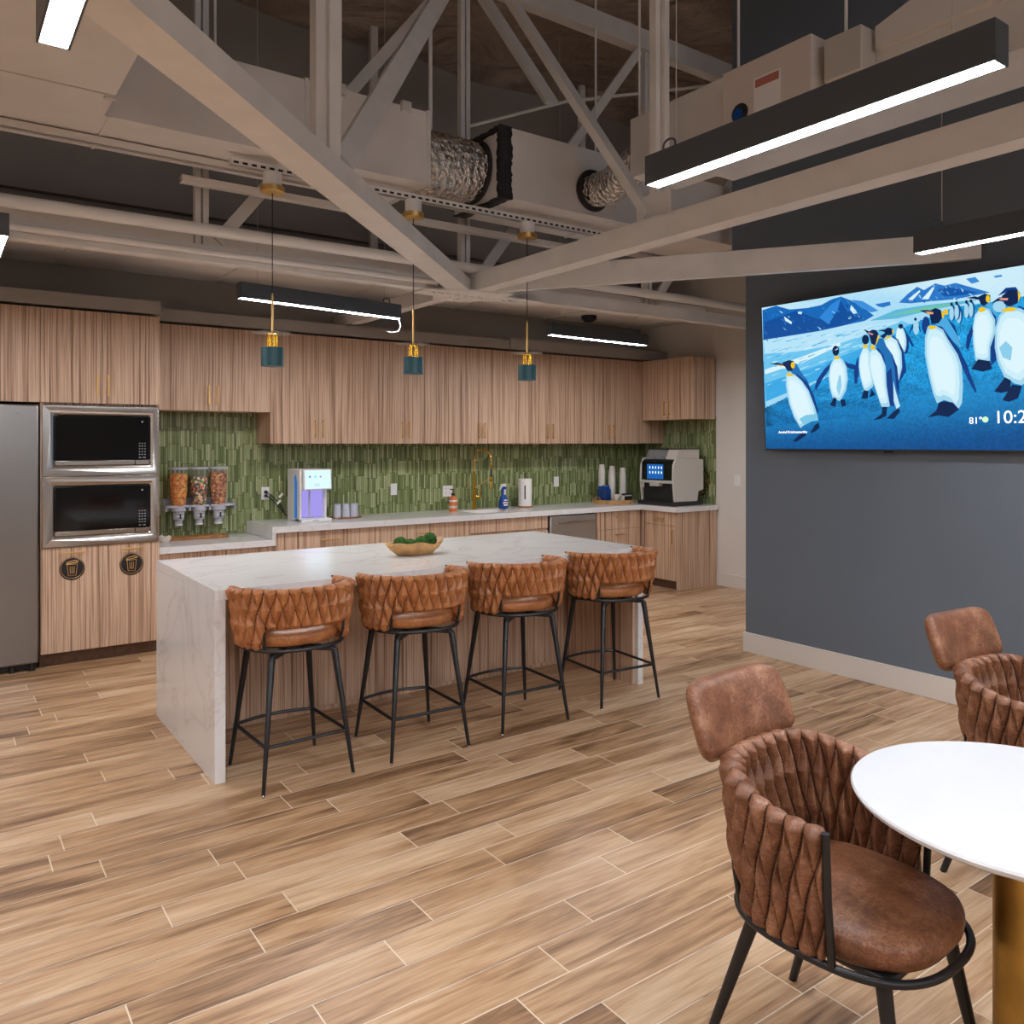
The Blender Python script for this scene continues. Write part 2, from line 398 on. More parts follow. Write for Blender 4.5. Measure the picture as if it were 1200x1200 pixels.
# ================================================================ SETTING
XL, XR, YB, YF, ZR = -3.2, 7.26, 7.38, -6.5, 5.6
fl = MB(); fl.box(XL, 9.0, YF, YB+.1, -.1, -.0015)
fl.mat(1)
planks = []
row = .1565; L = .921; gap = .0048
known = {0: 1.03, -1: .865, -2: 1.38, -3: 1.195, 1: .66, 3: .90}
j0 = int(math.floor((YF-2.70)/row)); j1 = int((YB-2.70)/row)+1
nb = len(fl.f)
for j in range(j0, j1):
    y0 = 2.70+j*row+gap/2; y1 = y0+row-gap
    off = known.get(j, random.random()*L)
    x = off-L*int((off-XL)/L+1)
    while x < 9.0:
        a, b = max(x+gap/2, XL), min(x+L-gap/2, 9.0)
        if b > a+.01:
            fl.add([(a,y0,0),(b,y0,0),(b,y1,0),(a,y1,0)], [(0,1,2,3)])
            planks.append((random.random(), random.random(), random.random(), 1))
        x += L
me = D.meshes.new('floor'); me.from_pydata(fl.v, [], fl.f)
me.materials.append(M['grout']); me.materials.append(M['plank']); me.polygons.foreach_set('material_index', fl.mi)
ca = me.color_attributes.new('plank', 'FLOAT_COLOR', 'CORNER')
for p in me.polygons:
    if p.index >= nb:
        for li in p.loop_indices: ca.data[li].color = planks[p.index-nb]
ob = D.objects.new('floor', me); COL.objects.link(ob); struct(ob, 'light oak look plank tile floor with pale grout')

struct(bx('wall_back', M['wall'], None, XL, 9.0, YB, YB+.12, 0, ZR))
struct(bx('wall_left', M['wallw'], None, XL-.12, XL, YF, YB+.12, 0, ZR))
struct(bx('wall_rear_added', M['wall'], None, XL-.12, 9.0, YF-.12, YF, 0, 3.1))  # unseen wall added to darken reflections, kept low to admit world light
# right wall beside the kitchen and the return that leads off behind the grey wall
struct(bx('wall_right', M['wallw'], None, XR, XR+.12, 5.66, YB, 0, ZR))
struct(bx('wall_passage', M['wallw'], None, 8.9, 9.02, YF, YB, 0, ZR))
struct(bx('trim_1', M['base'], None, XR-.012, XR+.13, 5.60, 5.66, 0, 3.0), 'pale corner casing where the right wall ends')
struct(bx('baseboard_right', M['base'], None, XR-.014, XR, 5.66, 6.2, 0, .145, bevel=.003))
# grey television wall
GX = 5.13; GY = 4.09
struct(bx('wall_television', M['wallg'], None, GX, GX+.16, YF, GY, 0, ZR))
struct(bx('trim_2', M['wallg'], None, GX-.001, GX+.16, GY, GY+.13, 2.95, ZR), 'dark upper extension of the grey wall')
struct(bx('baseboard_television', M['base'], None, GX-.016, GX, YF, GY+.014, 0, .15, bevel=.003))
# roof deck
r_ = MB(); nx, ny = 60, 50; vs = []; fs = []
for i in range(nx+1):
    for j in range(ny+1):
        x = XL+(9-XL)*i/nx; y = YF+(YB+.1-YF)*j/ny
        vs.append((x, y, ZR-.12+.10*abs(SIN(y*1.7+.6*SIN(x*.7)))+.03*SIN(x*3.1+y*2)))
for i in range(nx):
    for j in range(ny):
        a = i*(ny+1)+j; fs.append((a, a+1, a+ny+2, a+ny+1))
r_.add(vs, fs, True)
struct(r_.build('ceiling', M['roof'], None, sharp=180), 'brown draped roof insulation')
# low ceiling strip along the kitchen wall with its bulkhead face, and the wall soffit over the cabinets
struct(bx('trim_3', M['ceilw'], None, XL, XR, 6.35, YB, 3.02, 3.16), 'low ceiling strip above the cabinet wall')
m = MB()
for x in [-.4+1.22*k for k in range(7)]: m.box(x, x+.022, 6.36, YB-.02, 3.008, 3.021)
struct(m.build('trim_4', M['ceilw'], None), 'ceiling grid tees')
struct(bx('trim_5', M['wall'], None, XL, 4.95, 6.98, YB, 2.585, 2.68), 'taupe soffit above the cabinets')
struct(bx('trim_6', M['wall'], None, 4.95, XR, 6.95, YB, 2.585, 2.70), 'taupe soffit above the right cabinets')
struct(bx('trim_7', M['wall'], None, XL, 1.446, 6.64, 6.98, 2.585, 2.68), 'taupe soffit above the tall cabinets')
struct(bx('trim_8', M['wall'], None, XL, XR, 7.30, YB, 3.56, 3.62), 'ledge on the upper back wall')

# ================================================================ KITCHEN
SL = M['slat']
def handle_v(par, x, y, z0, z1, face='y'):
    m = MB(); d = -.028
    if face == 'y':
        m.box(x-.005, x+.005, y+d-.005, y+d+.005, z0, z1)
        for z in (z0+.012, z1-.012): m.box(x-.004, x+.004, y+d, y, z-.004, z+.004)
    else:
        m.box(x+d-.005, x+d+.005, y-.005, y+.005, z0, z1)
        for z in (z0+.012, z1-.012): m.box(x+d, x, y-.004, y+.004, z-.004, z+.004)
    h = m.build('handle', M['brass'], par, bevel=.0015); h['label'] = 'slim brass bar handle'; return h
def handle_h(par, x0, x1, y, z, face='y', x=None):
    m = MB(); d = -.028
    if face == 'y':
        m.box(x0, x1, y+d-.005, y+d+.005, z-.005, z+.005)
        for q in (x0+.012, x1-.012): m.box(q-.004, q+.004, y+d, y, z-.004, z+.004)
    else:
        m.box(x+d-.005, x+d+.005, x0, x1, z-.005, z+.005)
        for q in (x0+.012, x1-.012): m.box(x+d, x, q-.004, q+.004, z-.004, z+.004)
    h = m.build('handle', M['brass'], par, bevel=.0015); h['label'] = 'slim brass bar handle'; return h

def upper(x0, x1, z0, z1, yf, label, single=False, name='wall_cabinet', grp=None):
    t = thing(name, ((x0+x1)/2, yf, z0), label, 'cabinet', grp)
    bx('body', SL, t, x0, x1, yf+.021, YB-.012, z0, z1)
    xm = (x0+x1)/2; g = .0015
    doors = [(x0+g, x1-g, 1)] if single else [(x0+g, xm-g, 1), (xm+g, x1-g, 0)]
    for a, b, right in doors:
        d = bx('door', SL, t, a, b, yf, yf+.02, z0-.003, z1, bevel=.001)
        hx = b-.035 if right else a+.035
        handle_v(d, hx, yf, z0+.05, z0+.21)
    return t
ZT = 2.565
upper(-.25, .65, 1.895, ZT, 6.66, 'striped wood wall cabinet directly above the steel refrigerator', name='wall_cabinet')
upper(.65, 1.446, 1.895, ZT, 6.66, 'striped wood cabinet above the two built-in microwaves')
upper(1.446, 2.42, 1.872, ZT, 7.0, 'short striped wood wall cabinet above the snack dispensers')
xs = [2.42, 3.30, 4.17, 5.05, 5.94, 6.83]
lb = ['long striped wood wall cabinet above the water dispenser, behind the first pendant',
      'long striped wood wall cabinet behind the middle pendant lamp',
      'long striped wood wall cabinet above the gold kitchen faucet',
      'long striped wood wall cabinet behind the right pendant, above the paper towels',
      'long striped wood wall cabinet above the dishwasher and cup tray']
for i in range(5): upper(xs[i], xs[i+1], 1.60, ZT, 7.0, lb[i])
t = thing('corner_filler_panel', (7.0, 7.0, 1.6), 'narrow striped wood corner panel between the wall cabinets above the coffee machine', 'cabinet panel')
bx('panel', SL, t, 6.832, XR-.012, 7.0, YB-.012, 1.60, ZT)
# short wall cabinet on the right wall
t = thing('wall_cabinet', (6.88, 6.6, 1.872), 'short striped wood wall cabinet on the right wall over the coffee machine', 'cabinet')
bx('body', SL, t, 6.901, XR-.014, 6.2, 6.995, 1.872, ZT)
for a, b, r in ((6.2015, 6.585, 1), (6.588, 6.985, 0)):
    d = bx('door', SL, t, 6.88, 6.90, a, b, 1.869, ZT, bevel=.001)
    handle_v(d, 6.88, b-.035 if r else a+.035, 1.92, 2.08, 'x')

# microwave tower
t = thing('tall_cabinet', (1.05, 6.66, 0), 'tall striped wood cabinet holding the microwaves and waste bins', 'cabinet')
m = MB(); m.box(.652, .672, 6.682, YB-.012, .1, 1.893); m.box(1.424, 1.444, 6.682, YB-.012, .1, 1.893)
m.box(.672, 1.424, 6.70, YB-.012, .835, .852); m.box(.672, 1.424, 6.70, YB-.012, .1, .118); m.box(.672, 1.424, 7.34, YB-.012, .1, 1.893); m.box(.672, 1.424, 6.70, YB-.012, 1.876, 1.893)
m.build('body', SL, t)
bx('toe_kick', M['toe'], t, .652, 1.444, 6.74, 6.76, 0, .1)
for a, b in ((.654, 1.0465), (1.0495, 1.442)):
    d = bx('door', SL, t, a, b, 6.66, 6.68, .10, .85, bevel=.001)
    c = (a+b)/2
    handle_h(d, c-.08, c+.08, 6.66, .815)
    e = MB(); e.lathe([(.082, 0), (.082, .004)], (0, 0, 0), 40)
    e.v = [(c+v[0], 6.659-v[2], .695+v[1]) for v in e.v]
    em = e.build('trash_emblem', M['black'], d, sharp=30); em['label'] = 'round black emblem with a gold waste bin symbol'
    s = MB(); y = 6.654
    def st(*pts, r=.0022): s.tube([(c+p[0]*1.5, y, .70+p[1]*1.5) for p in pts], r, 6)
    st((-.022, .018), (-.016, -.036), (.016, -.036), (.022, .018), (-.022, .018))
    st((-.027, .020), (.027, .028)); st((-.025, .026), (-.010, .032), (.012, .036), (.026, .032))
    st((-.009, .008), (-.007, -.027), r=.0025); st((0, .008), (0, -.027), r=.0025); st((.009, .008), (.007, -.027), r=.0025)
    s.tube([(c+.074*COS(2*PI*k/40), y, .70+.074*SIN(2*PI*k/40)) for k in range(40)], .0014, 6, closed=True)
    s.build('bin_symbol', M['brass'], d)
def microwave(z0, z1, label):
    t = thing('microwave', (1.05, 6.65, z0), label, 'microwave')
    x0, x1 = .662, 1.434
    bx('case', M['blackp'], t, x0+.04, x1-.04, 6.67, 7.2, z0+.03, z1-.03)
    # trim frame: four mitred bars, dished inward
    xi0, xi1, zi0, zi1 = x0+.075, x1-.062, z0+.075, z1-.07
    m = MB(); yo, yi = 6.645, 6.662
    O = [(x0, z0), (x1, z0), (x1, z1), (x0, z1)]; O2 = [(x0+.05, z0+.05), (x1-.04, z0+.05), (x1-.04, z1-.045), (x0+.05, z1-.045)]; I = [(xi0, zi0), (xi1, zi0), (xi1, zi1), (xi0, zi1)]
    V = [(p[0], 6.675, p[1]) for p in O]+[(p[0], yo, p[1]) for p in O]+[(p[0], yo, p[1]) for p in O2]+[(p[0], yi, p[1]) for p in I]
    F = []
    for k in range(3):
        for i in range(4): F.append((k*4+i, k*4+(i+1) % 4, k*4+4+(i+1) % 4, k*4+4+i))
    m.add(V, F); m.build('trim_frame', M['steel2'], t, bevel=.002)
    g = bx('door', M['blackg'], t, xi0+.003, xi1-.003, 6.650, 6.669, zi0+.038, zi1-.003, bevel=.002)
    bx('window', M['blackg'], g, xi0+.06, xi1-.16, 6.6492, 6.6502, zi0+.075, zi1-.04)
    bx('bottom_bar', M['steel2'], t, xi0+.003, xi1-.105, 6.649, 6.669, zi0+.003, zi0+.035, bevel=.002)
    bx('door_button', M['steel2'], t, xi1-.10, xi1-.003, 6.648, 6.669, zi0+.003, zi0+.035, bevel=.002)
    k = MB(); cx = xi1-.052
    for r in range(5):
        for q in range(3):
            k.box(cx-.024+q*.019, cx-.024+q*.019+.008, 6.6488, 6.6500, zi0+.075+r*.021, zi0+.075+r*.021+.005)
    k.box(cx-.006, cx+.004, 6.6488, 6.65, zi1-.045, zi1-.035); k.box(cx-.024, cx-.010, 6.6488, 6.65, zi0+.052, zi0+.057); k.box(cx+.005, cx+.022, 6.6488, 6.65, zi0+.052, zi0+.057)
    kp = k.build('keypad', M['lgrey'], t); kp['label'] = 'small pale keypad marks'
    lm = text_mesh('logo', 'LG', .013, M['seam'], t, (xi0+.045, 6.6486, zi0+.014), (1, 0, 0), (0, 0, 1))
microwave(1.364, 1.872, 'upper stainless steel built-in microwave in the tall cabinet')
microwave(.856, 1.360, 'lower stainless steel built-in microwave above the waste bin doors')

# refrigerator
t = thing('refrigerator', (.2, 6.66, 0), 'tall brushed stainless steel refrigerator at the left edge', 'refrigerator')
bx('body', M['blackp'], t, -.245, .635, 6.70, 7.34, .04, 1.87)
for a, b in ((-.245, .188), (.194, .637)):
    bx('door', M['steelf'], t, a, b, 6.62, 6.695, .055, 1.872, bevel=.012, seg=3)
bx('toe_grille', M['blackp'], t, -.24, .63, 6.68, 6.70, .012, .055)
for x in (.60, .48, -.2): MB().cyl((x, 6.66, 0), .02, .055, 12).build('foot', M['blackp'], t)
text_mesh('logo', 'LG', .022, M['steel'], t, (.50, 6.6185, 1.80), (1, 0, 0), (0, 0, 1))

# base cabinets
def base(x0, x1, ztop, label, kind='drawer'):
    t = thing('base_cabinet', ((x0+x1)/2, 6.72, 0), label, 'cabinet')
    bx('body', SL, t, x0, x1, 6.742, YB-.012, .1, ztop)
    bx('toe_kick', M['toe'], t, x0, x1, 6.80, 6.82, 0, .1)
    g = .0015; xm = (x0+x1)/2
    if kind == 'sink':
        bx('apron', SL, t, x0+g, x1-g, 6.722, 6.741, ztop-.13, ztop-.004, bevel=.001)
        for a, b, r in ((x0+g, xm-g, 1), (xm+g, x1-g, 0)):
            d = bx('door', SL, t, a, b, 6.722, 6.741, .102, ztop-.15, bevel=.001)
            hx = b-.12 if r else b-.16
            handle_h(d, hx, hx+.1, 6.722, ztop-.17)
    elif kind == 'stack':
        zs = [ztop-.004, ztop-.20, ztop-.46, .102]
        for k in range(3):
            d = bx('drawer', SL, t, x0+g, x1-g, 6.722, 6.741, zs[k+1]+.0015, zs[k]-.0015, bevel=.001)
            handle_h(d, xm-.07, xm+.07, 6.722, zs[k]-.06)
    else:
        d = bx('drawer', SL, t, x0+g, x1-g, 6.722, 6.741, ztop-.17, ztop-.004, bevel=.001)
        handle_h(d, xm-.09, xm+.09, 6.722, ztop-.085)
        for a, b, r in ((x0+g, xm-g, 1), (xm+g, x1-g, 0)):
            d = bx('door', SL, t, a, b, 6.722, 6.741, .102, ztop-.173, bevel=.001)
            handle_v(d, b-.035 if r else a+.035, 6.722, ztop-.36, ztop-.22)
base(1.448, 2.36, .745, 'lower striped wood base cabinet beneath the snack dispensers', 'door')
base(2.362, 3.336, .85, 'striped wood base cabinet beneath the water dispenser')
base(3.338, 4.29, .85, 'striped wood base cabinet left of the sink with brass drawer handle')
base(4.292, 5.255, .85, 'striped wood sink base cabinet left of the dishwasher', 'sink')
base(5.925, 6.60, .85, 'striped wood drawer cabinet right of the dishwasher', 'stack')
t = thing('base_cabinet', (6.6, 6.45, 0), 'striped wood corner cabinet under the coffee machine with slatted end panel', 'cabinet')
bx('body', SL, t, 6.622, XR-.014, 6.2, YB-.012, .1, .85)
bx('end_panel', SL, t, 6.615, XR-.014, 6.182, 6.199, 0, .85)
bx('toe_kick', M['toe'], t, 6.68, 6.70, 6.2, 6.72, 0, .1)
d = bx('drawer', SL, t, 6.602, 6.621, 6.202, 6.66, .70, .846, bevel=.001); handle_h(d, 6.36, 6.50, 0, .775, 'x', 6.602)
d = bx('door', SL, t, 6.602, 6.621, 6.202, 6.66, .102, .697, bevel=.001); handle_v(d, 6.602, 6.24, .50, .66, 'x')

# dishwasher
t = thing('dishwasher', (5.6, 6.72, 0), 'stainless steel dishwasher under the counter with curved bar handle', 'dishwasher')
bx('tub', M['blackp'], t, 5.262, 5.918, 6.76, 7.30, .02, .845)
bx('door', M['steel3'], t, 5.285, 5.915, 6.715, 6.758, .10, .835, bevel=.006)
m = MB(); m.tube([(5.33+.54*k/12, 6.665-.018*SIN(PI*k/12), .765+.004*SIN(PI*k/12)) for k in range(13)], .014, 12)
for x in (5.34, 5.86): m.box(x-.012, x+.012, 6.665, 6.716, .753, .777)
m.build('handle', M['steel2'], t)

# countertops
t = thing('countertop', (4.8, 6.9, .85), 'white quartz L-shaped countertop along the back wall with stepped waterfall end', 'countertop')
SX0, SX1, SY0, SY1 = 4.45, 5.07, 6.80, 7.18
m = MB(); z0, z1 = .851, .905
m.box(2.362, SX0, 6.69, YB-.012, z0, z1); m.box(SX1, 6.57, 6.69, YB-.012, z0, z1)
m.box(SX0, SX1, 6.69, SY0, z0, z1); m.box(SX0, SX1, SY1, YB-.012, z0, z1)
m.box(6.57, XR-.012, 6.16, YB-.012, z0, z1)
m.build('slab', M['quartz'], t)
bx('step_end', M['quartz'], t, 2.331, 2.3615, 6.69, YB-.012, .80, .905)
t = thing('countertop', (1.9, 6.9, .745), 'lower white quartz countertop beneath the snack dispensers', 'countertop')
bx('slab', M['quartz'], t, 1.448, 2.3605, 6.69, YB-.012, .746, .798, bevel=.002)
# sink
t = thing('sink', (4.76, 6.99, .905), 'white undermount sink basin set into the back countertop', 'sink')
m = MB(); w = .012
m.box(SX0+.001, SX1-.001, SY0+.001, SY1-.001, .70, .712)
m.box(SX0+.001, SX0+w, SY0+.001, SY1-.001, .712, .903); m.box(SX1-w, SX1-.001, SY0+.001, SY1-.001, .712, .903)
m.box(SX0+w, SX1-w, SY0+.001, SY0+w, .712, .903); m.box(SX0+w, SX1-w, SY1-w, SY1-.001, .712, .903)
m.build('basin', M['white'], t)
MB().cyl((4.76, 6.99, .7121), .03, .003).build('drain', M['chrome'], t)
# backsplash
t = thing('tile_backsplash', (4.3, YB, .9), 'green glazed vertical stick tile backsplash behind the counters', 'backsplash')
bx('back_field', M['tile'], t, 1.446, XR-.0105, YB-.0115, YB-.0005, .80, 1.90)
bx('side_field', M['tile'], t, XR-.0105, XR-.0005, 6.2, YB-.012, .906, 1.90)

# island
t = thing('island_countertop', (2.48, 4.53, .865), 'white quartz waterfall countertop of the long kitchen island', 'countertop')
IX0, IX1, IY0, IY1 = 1.095, 3.875, 3.93, 5.13
bx('slab', M['quartz'], t, IX0, IX1, IY0, IY1, .862, .912, bevel=.0015)
bx('waterfall_side', M['quartz'], t, IX0, IX0+.05, IY0, IY1, 0, .8615, bevel=.0015)
bx('waterfall_side', M['quartz'], t, IX1-.045, IX1, IY0, IY1, 0, .8615, bevel=.0015)
t = thing('island_cabinet', (2.48, 4.85, 0), 'striped wood island cabinet behind the row of bar stools', 'cabinet')
bx('body', SL, t, IX0+.052, IX1-.047, 4.66, IY1-.03, .0, .861)
for k in range(4):
    w = (IX1-IX0-.15)/4; a = IX0+.054+w*k
    bx('back_panel', SL, t, a, a+w-.004, 4.644, 4.659, .03, .86, bevel=.001)
bx('side_lining', SL, t, IX1-.066, IX1-.047, 3.96, 4.642, .0, .861, bevel=.001)
for k in range(3):
    w = (IX1-IX0-.1)/3; a = IX0+.052+w*k
    d = bx('door', SL, t, a+.002, a+w-.002, IY1-.029, IY1-.010, .1, .858, bevel=.001)

# ================================================================ WOVEN SEATS
def smooth(a, b, x):
    t = min(1, max(0, (x-a)/(b-a))); return t*t*(3-2*t)
def woven_band(name, mat_, par, rx0, rx1, ry0, ry1, cy, phimax, ztop, zbot, pitch, q, thick, puff, ns, nk, pn=2.5):
    """puffed braided leather band; phi=0 is the rear (+y); ztop(phi), zbot(phi)"""
    phis = []
    # arc-length table
    tab = []; pl = None; s = 0
    K = 600
    def path(phi, f):
        rx = rx0+(rx1-rx0)*f; ry = ry0+(ry1-ry0)*f
        sp, cp = SIN(phi), COS(phi)
        e = 2/pn
        return Vector((rx*math.copysign(abs(sp)**e, sp), cy+ry*math.copysign(abs(cp)**e, cp)))
    for i in range(K+1):
        phi = -phimax+2*phimax*i/K; p = path(phi, .6)
        if pl is not None: s += (p-pl).length
        tab.append((s, phi)); pl = p
    S = s; n_cells = round(S/pitch); pt = S/n_cells
    def phi_at(sv):
        lo, hi = 0, K
        while hi-lo > 1:
            m_ = (lo+hi)//2
            if tab[m_][0] <= sv: lo = m_
            else: hi = m_
        a, b = tab[lo], tab[hi]; return a[1]+(b[1]-a[1])*(sv-a[0])/max(1e-9, b[0]-a[0])
    def cell(u, v, side):
        w = v/q
        uu = u/pt + .06*SIN(2*PI*w)*(1 if side else -1)
        a = uu+w; b = uu-w
        fa = a-math.floor(a); fb = b-math.floor(b)
        d = 2*min(fa, 1-fa, fb, 1-fb)
        hh = .86*(1-(1-d)**1.8)+.20*(1-fb)+.05*fa
        return hh, d
    vs = []; prof = []
    nE = 6
    loop = []
    for k in range(nk+1): loop.append((k/nk, 1, 0))           # outer going up  (f from 0..1)
    for k in range(1, nE): loop.append((1, COS(PI*k/nE), SIN(PI*k/nE)))
    for k in range(nk+1): loop.append((1-k/nk, -1, 0))
    for k in range(1, nE): loop.append((0, -COS(PI*k/nE), -SIN(PI*k/nE)))
    n = len(loop)
    dark = []
    for i in range(ns+1):
        sv = S*i/ns; phi = phi_at(sv); zt = ztop(phi); zb = zbot(phi)
        endf = min(sv, S-sv)/.014; endt = math.sqrt(max(0, 1-(1-min(1, endf))**2)) if endf < 1 else 1
        for (f, nr, nz) in loop:
            z = zb+(zt-zb)*f
            F = f_glob(z)
            p = path(phi, F)
            e = 1e-3; t = (path(phi+e, F)-path(phi-e, F)).normalized(); nn = Vector((t.y, -t.x))
            if nn.dot(p-Vector((0, cy))) < 0: nn = -nn
            side = nr >= 0
            hh, h0 = cell(sv, zt-z, side)
            edge = min(1, (zt-z)/.02) if nz > 0 or f > .5 else 1
            # scallop the top edge: strands wrap over it
            th = thick+puff*hh
            sc = math.sqrt(abs(SIN(PI*(sv/pt)))) if nz != 0 or f > .93 or f < .07 else 1
            if nz != 0:
                th = thick+puff*hh*.8
                zz = nz*(thick+puff*.5)*.9*(.86+.14*abs(SIN(PI*(sv/pt)))**.4)
            else: zz = 0
            th *= endt
            vs.append((p.x+nn.x*nr*th, p.y+nn.y*nr*th, z+zz*endt))
            dark.append(h0)
    fs = []; mi = []
    for i in range(ns):
        for j in range(n):
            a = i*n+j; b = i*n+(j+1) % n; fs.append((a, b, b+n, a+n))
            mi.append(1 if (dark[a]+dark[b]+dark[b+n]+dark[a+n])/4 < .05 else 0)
    fs.append(tuple(range(n))); mi.append(0); fs.append(tuple(reversed(range(ns*n, ns*n+n)))); mi.append(0)
    me = D.meshes.new(name); me.from_pydata(vs, [], fs)
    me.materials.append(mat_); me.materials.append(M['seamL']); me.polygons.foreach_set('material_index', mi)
    bm = bmesh.new(); bm.from_mesh(me); bmesh.ops.recalc_face_normals(bm, faces=bm.faces); bm.to_mesh(me); bm.free()
    me.polygons.foreach_set('use_smooth', [True]*len(me.polygons)); me.update()
    ob = D.objects.new(name, me); COL.objects.link(ob); ob.parent = par
    return ob

def cushion(name, m_, par, rx, ry, cy, z0, z1, pn=2.6, dome=.012, piping=True):
    m = MB(); n = 56
    def ring(k, z):
        r = []
        for j in range(n):
            a = 2*PI*j/n; e = 2/pn; c, s = COS(a), SIN(a)
            r.append((rx*k*math.copysign(abs(c)**e, c), cy+ry*k*math.copysign(abs(s)**e, s), z))
        return r
    h = z1-z0
    prof = [(.0, z0), (.90, z0), (.955, z0+.05*h), (.985, z0+.2*h), (1.0, z0+.45*h), (.995, z0+.65*h), (.975, z0+.80*h), (.965, z0+.815*h), (.955, z0+.84*h), (.90, z0+.95*h), (.8, z1), (.6, z1+dome*.6), (.3, z1+dome*.95), (0.0, z1+dome)]
    vs = []; fs = []
    for k, z in prof: vs += ring(max(k, 1e-4), z)
    for i in range(len(prof)-1):
        for j in range(n): fs.append((i*n+j, i*n+(j+1) % n, (i+1)*n+(j+1) % n, (i+1)*n+j))
    m.add(vs, fs, True)
    return m.build(name, m_, par, sharp=180)

def sq_ring(rx, ry, cy, z, pn, n=56):
    e = 2/pn; r = []
    for j in range(n):
        a = 2*PI*j/n; c, s = COS(a), SIN(a)
        r.append((rx*math.copysign(abs(c)**e, c), cy+ry*math.copysign(abs(s)**e, s), z))
    return r

# ---- bar stool prototype (faces -y locally, rear is +y)
def make_stool():
    global f_glob
    t = thing('bar_stool', (0, 0, 0), 'x', 'bar stool', 'cognac leather bar stools along the island')
    f_glob = lambda z: max(0, min(1, (z-.64)/.29))
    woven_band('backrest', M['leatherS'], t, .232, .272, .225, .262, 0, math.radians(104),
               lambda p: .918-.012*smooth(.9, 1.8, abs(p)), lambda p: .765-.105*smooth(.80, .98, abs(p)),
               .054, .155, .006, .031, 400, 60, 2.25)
    cushion('seat', M['leatherS'], t, .218, .214, -.005, .655, .722, 2.3)
    m = MB(); m.tube(sq_ring(.243, .238, 0, .645, 2.2), .0095, 8, closed=True)
    m.beam((-.235, 0, .643), (.235, 0, .643), .03, .012); m.beam((0, -.235, .643), (0, .235, .643), .03, .012)
    m.build('seat_frame', M['black'], t)
    for sx in (-1, 1):
        MB().tube([(sx*.188, .155, .645), (sx*.197, .165, .70), (sx*.200, .168, .765), (sx*.205, .172, .80)], .007, 8).build('back_post', M['black'], t)
        MB().tube([(sx*.226, -.09, .645), (sx*.252, -.092, .80), (sx*.264, -.092, .918)], .0075, 8).build('arm_post', M['black'], t)
    m = MB(); m.cyl((0, 0, .618), .085, .022, 24); m.beam((-.15, -.15, .610), (.15, .15, .610), .034, .022); m.beam((-.15, .15, .610), (.15, -.15, .610), .034, .022)
    m.build('swivel_plate', M['black'], t)
    for sx in (-1, 1):
        for sy in (-1, 1):
            lg = MB().tube([(sx*.140, sy*.140, .618), (sx*.157, sy*.157, .60), (sx*.222, sy*.225, .012)], [.0155, .0165, .0085], 12).build('leg', M['black'], t)
            MB().ball((sx*.223, sy*.226, .009), .009, 12, 8).build('foot_glide', M['chrome'], lg)
    q = .2015; z = .215; m = MB()
    m.tube([(-q, q, z), (q, q, z)], .0085, 8); m.tube([(-q, q, z), (-q, -q, z)], .0085, 8); m.tube([(q, q, z), (q, -q, z)], .0085, 8)
    m.tube([(-q+2*q*k/12, -q-.045*SIN(PI*k/12), z) for k in range(13)], .0085, 8)
    m.build('footrest', M['black'], t)
    return t
st0 = make_stool()
stools = [(1.445, 3.885, 180+2, 'cognac leather bar stool at the left end of the island, beside the quartz waterfall side'),
          (2.105, 3.875, 180-2, 'cognac woven leather bar stool second from the left at the island'),
          (2.79, 3.885, 180-3, 'cognac woven leather bar stool second from the right at the island'),
          (3.525, 3.885, 180-5, 'cognac woven leather bar stool at the right end of the island')]
for i, (x, y, a, l) in enumerate(stools):
    o = st0 if i == 0 else copy_tree(st0)
    o.location = (x, y, 0); o.rotation_euler.z = math.radians(a); o['label'] = l

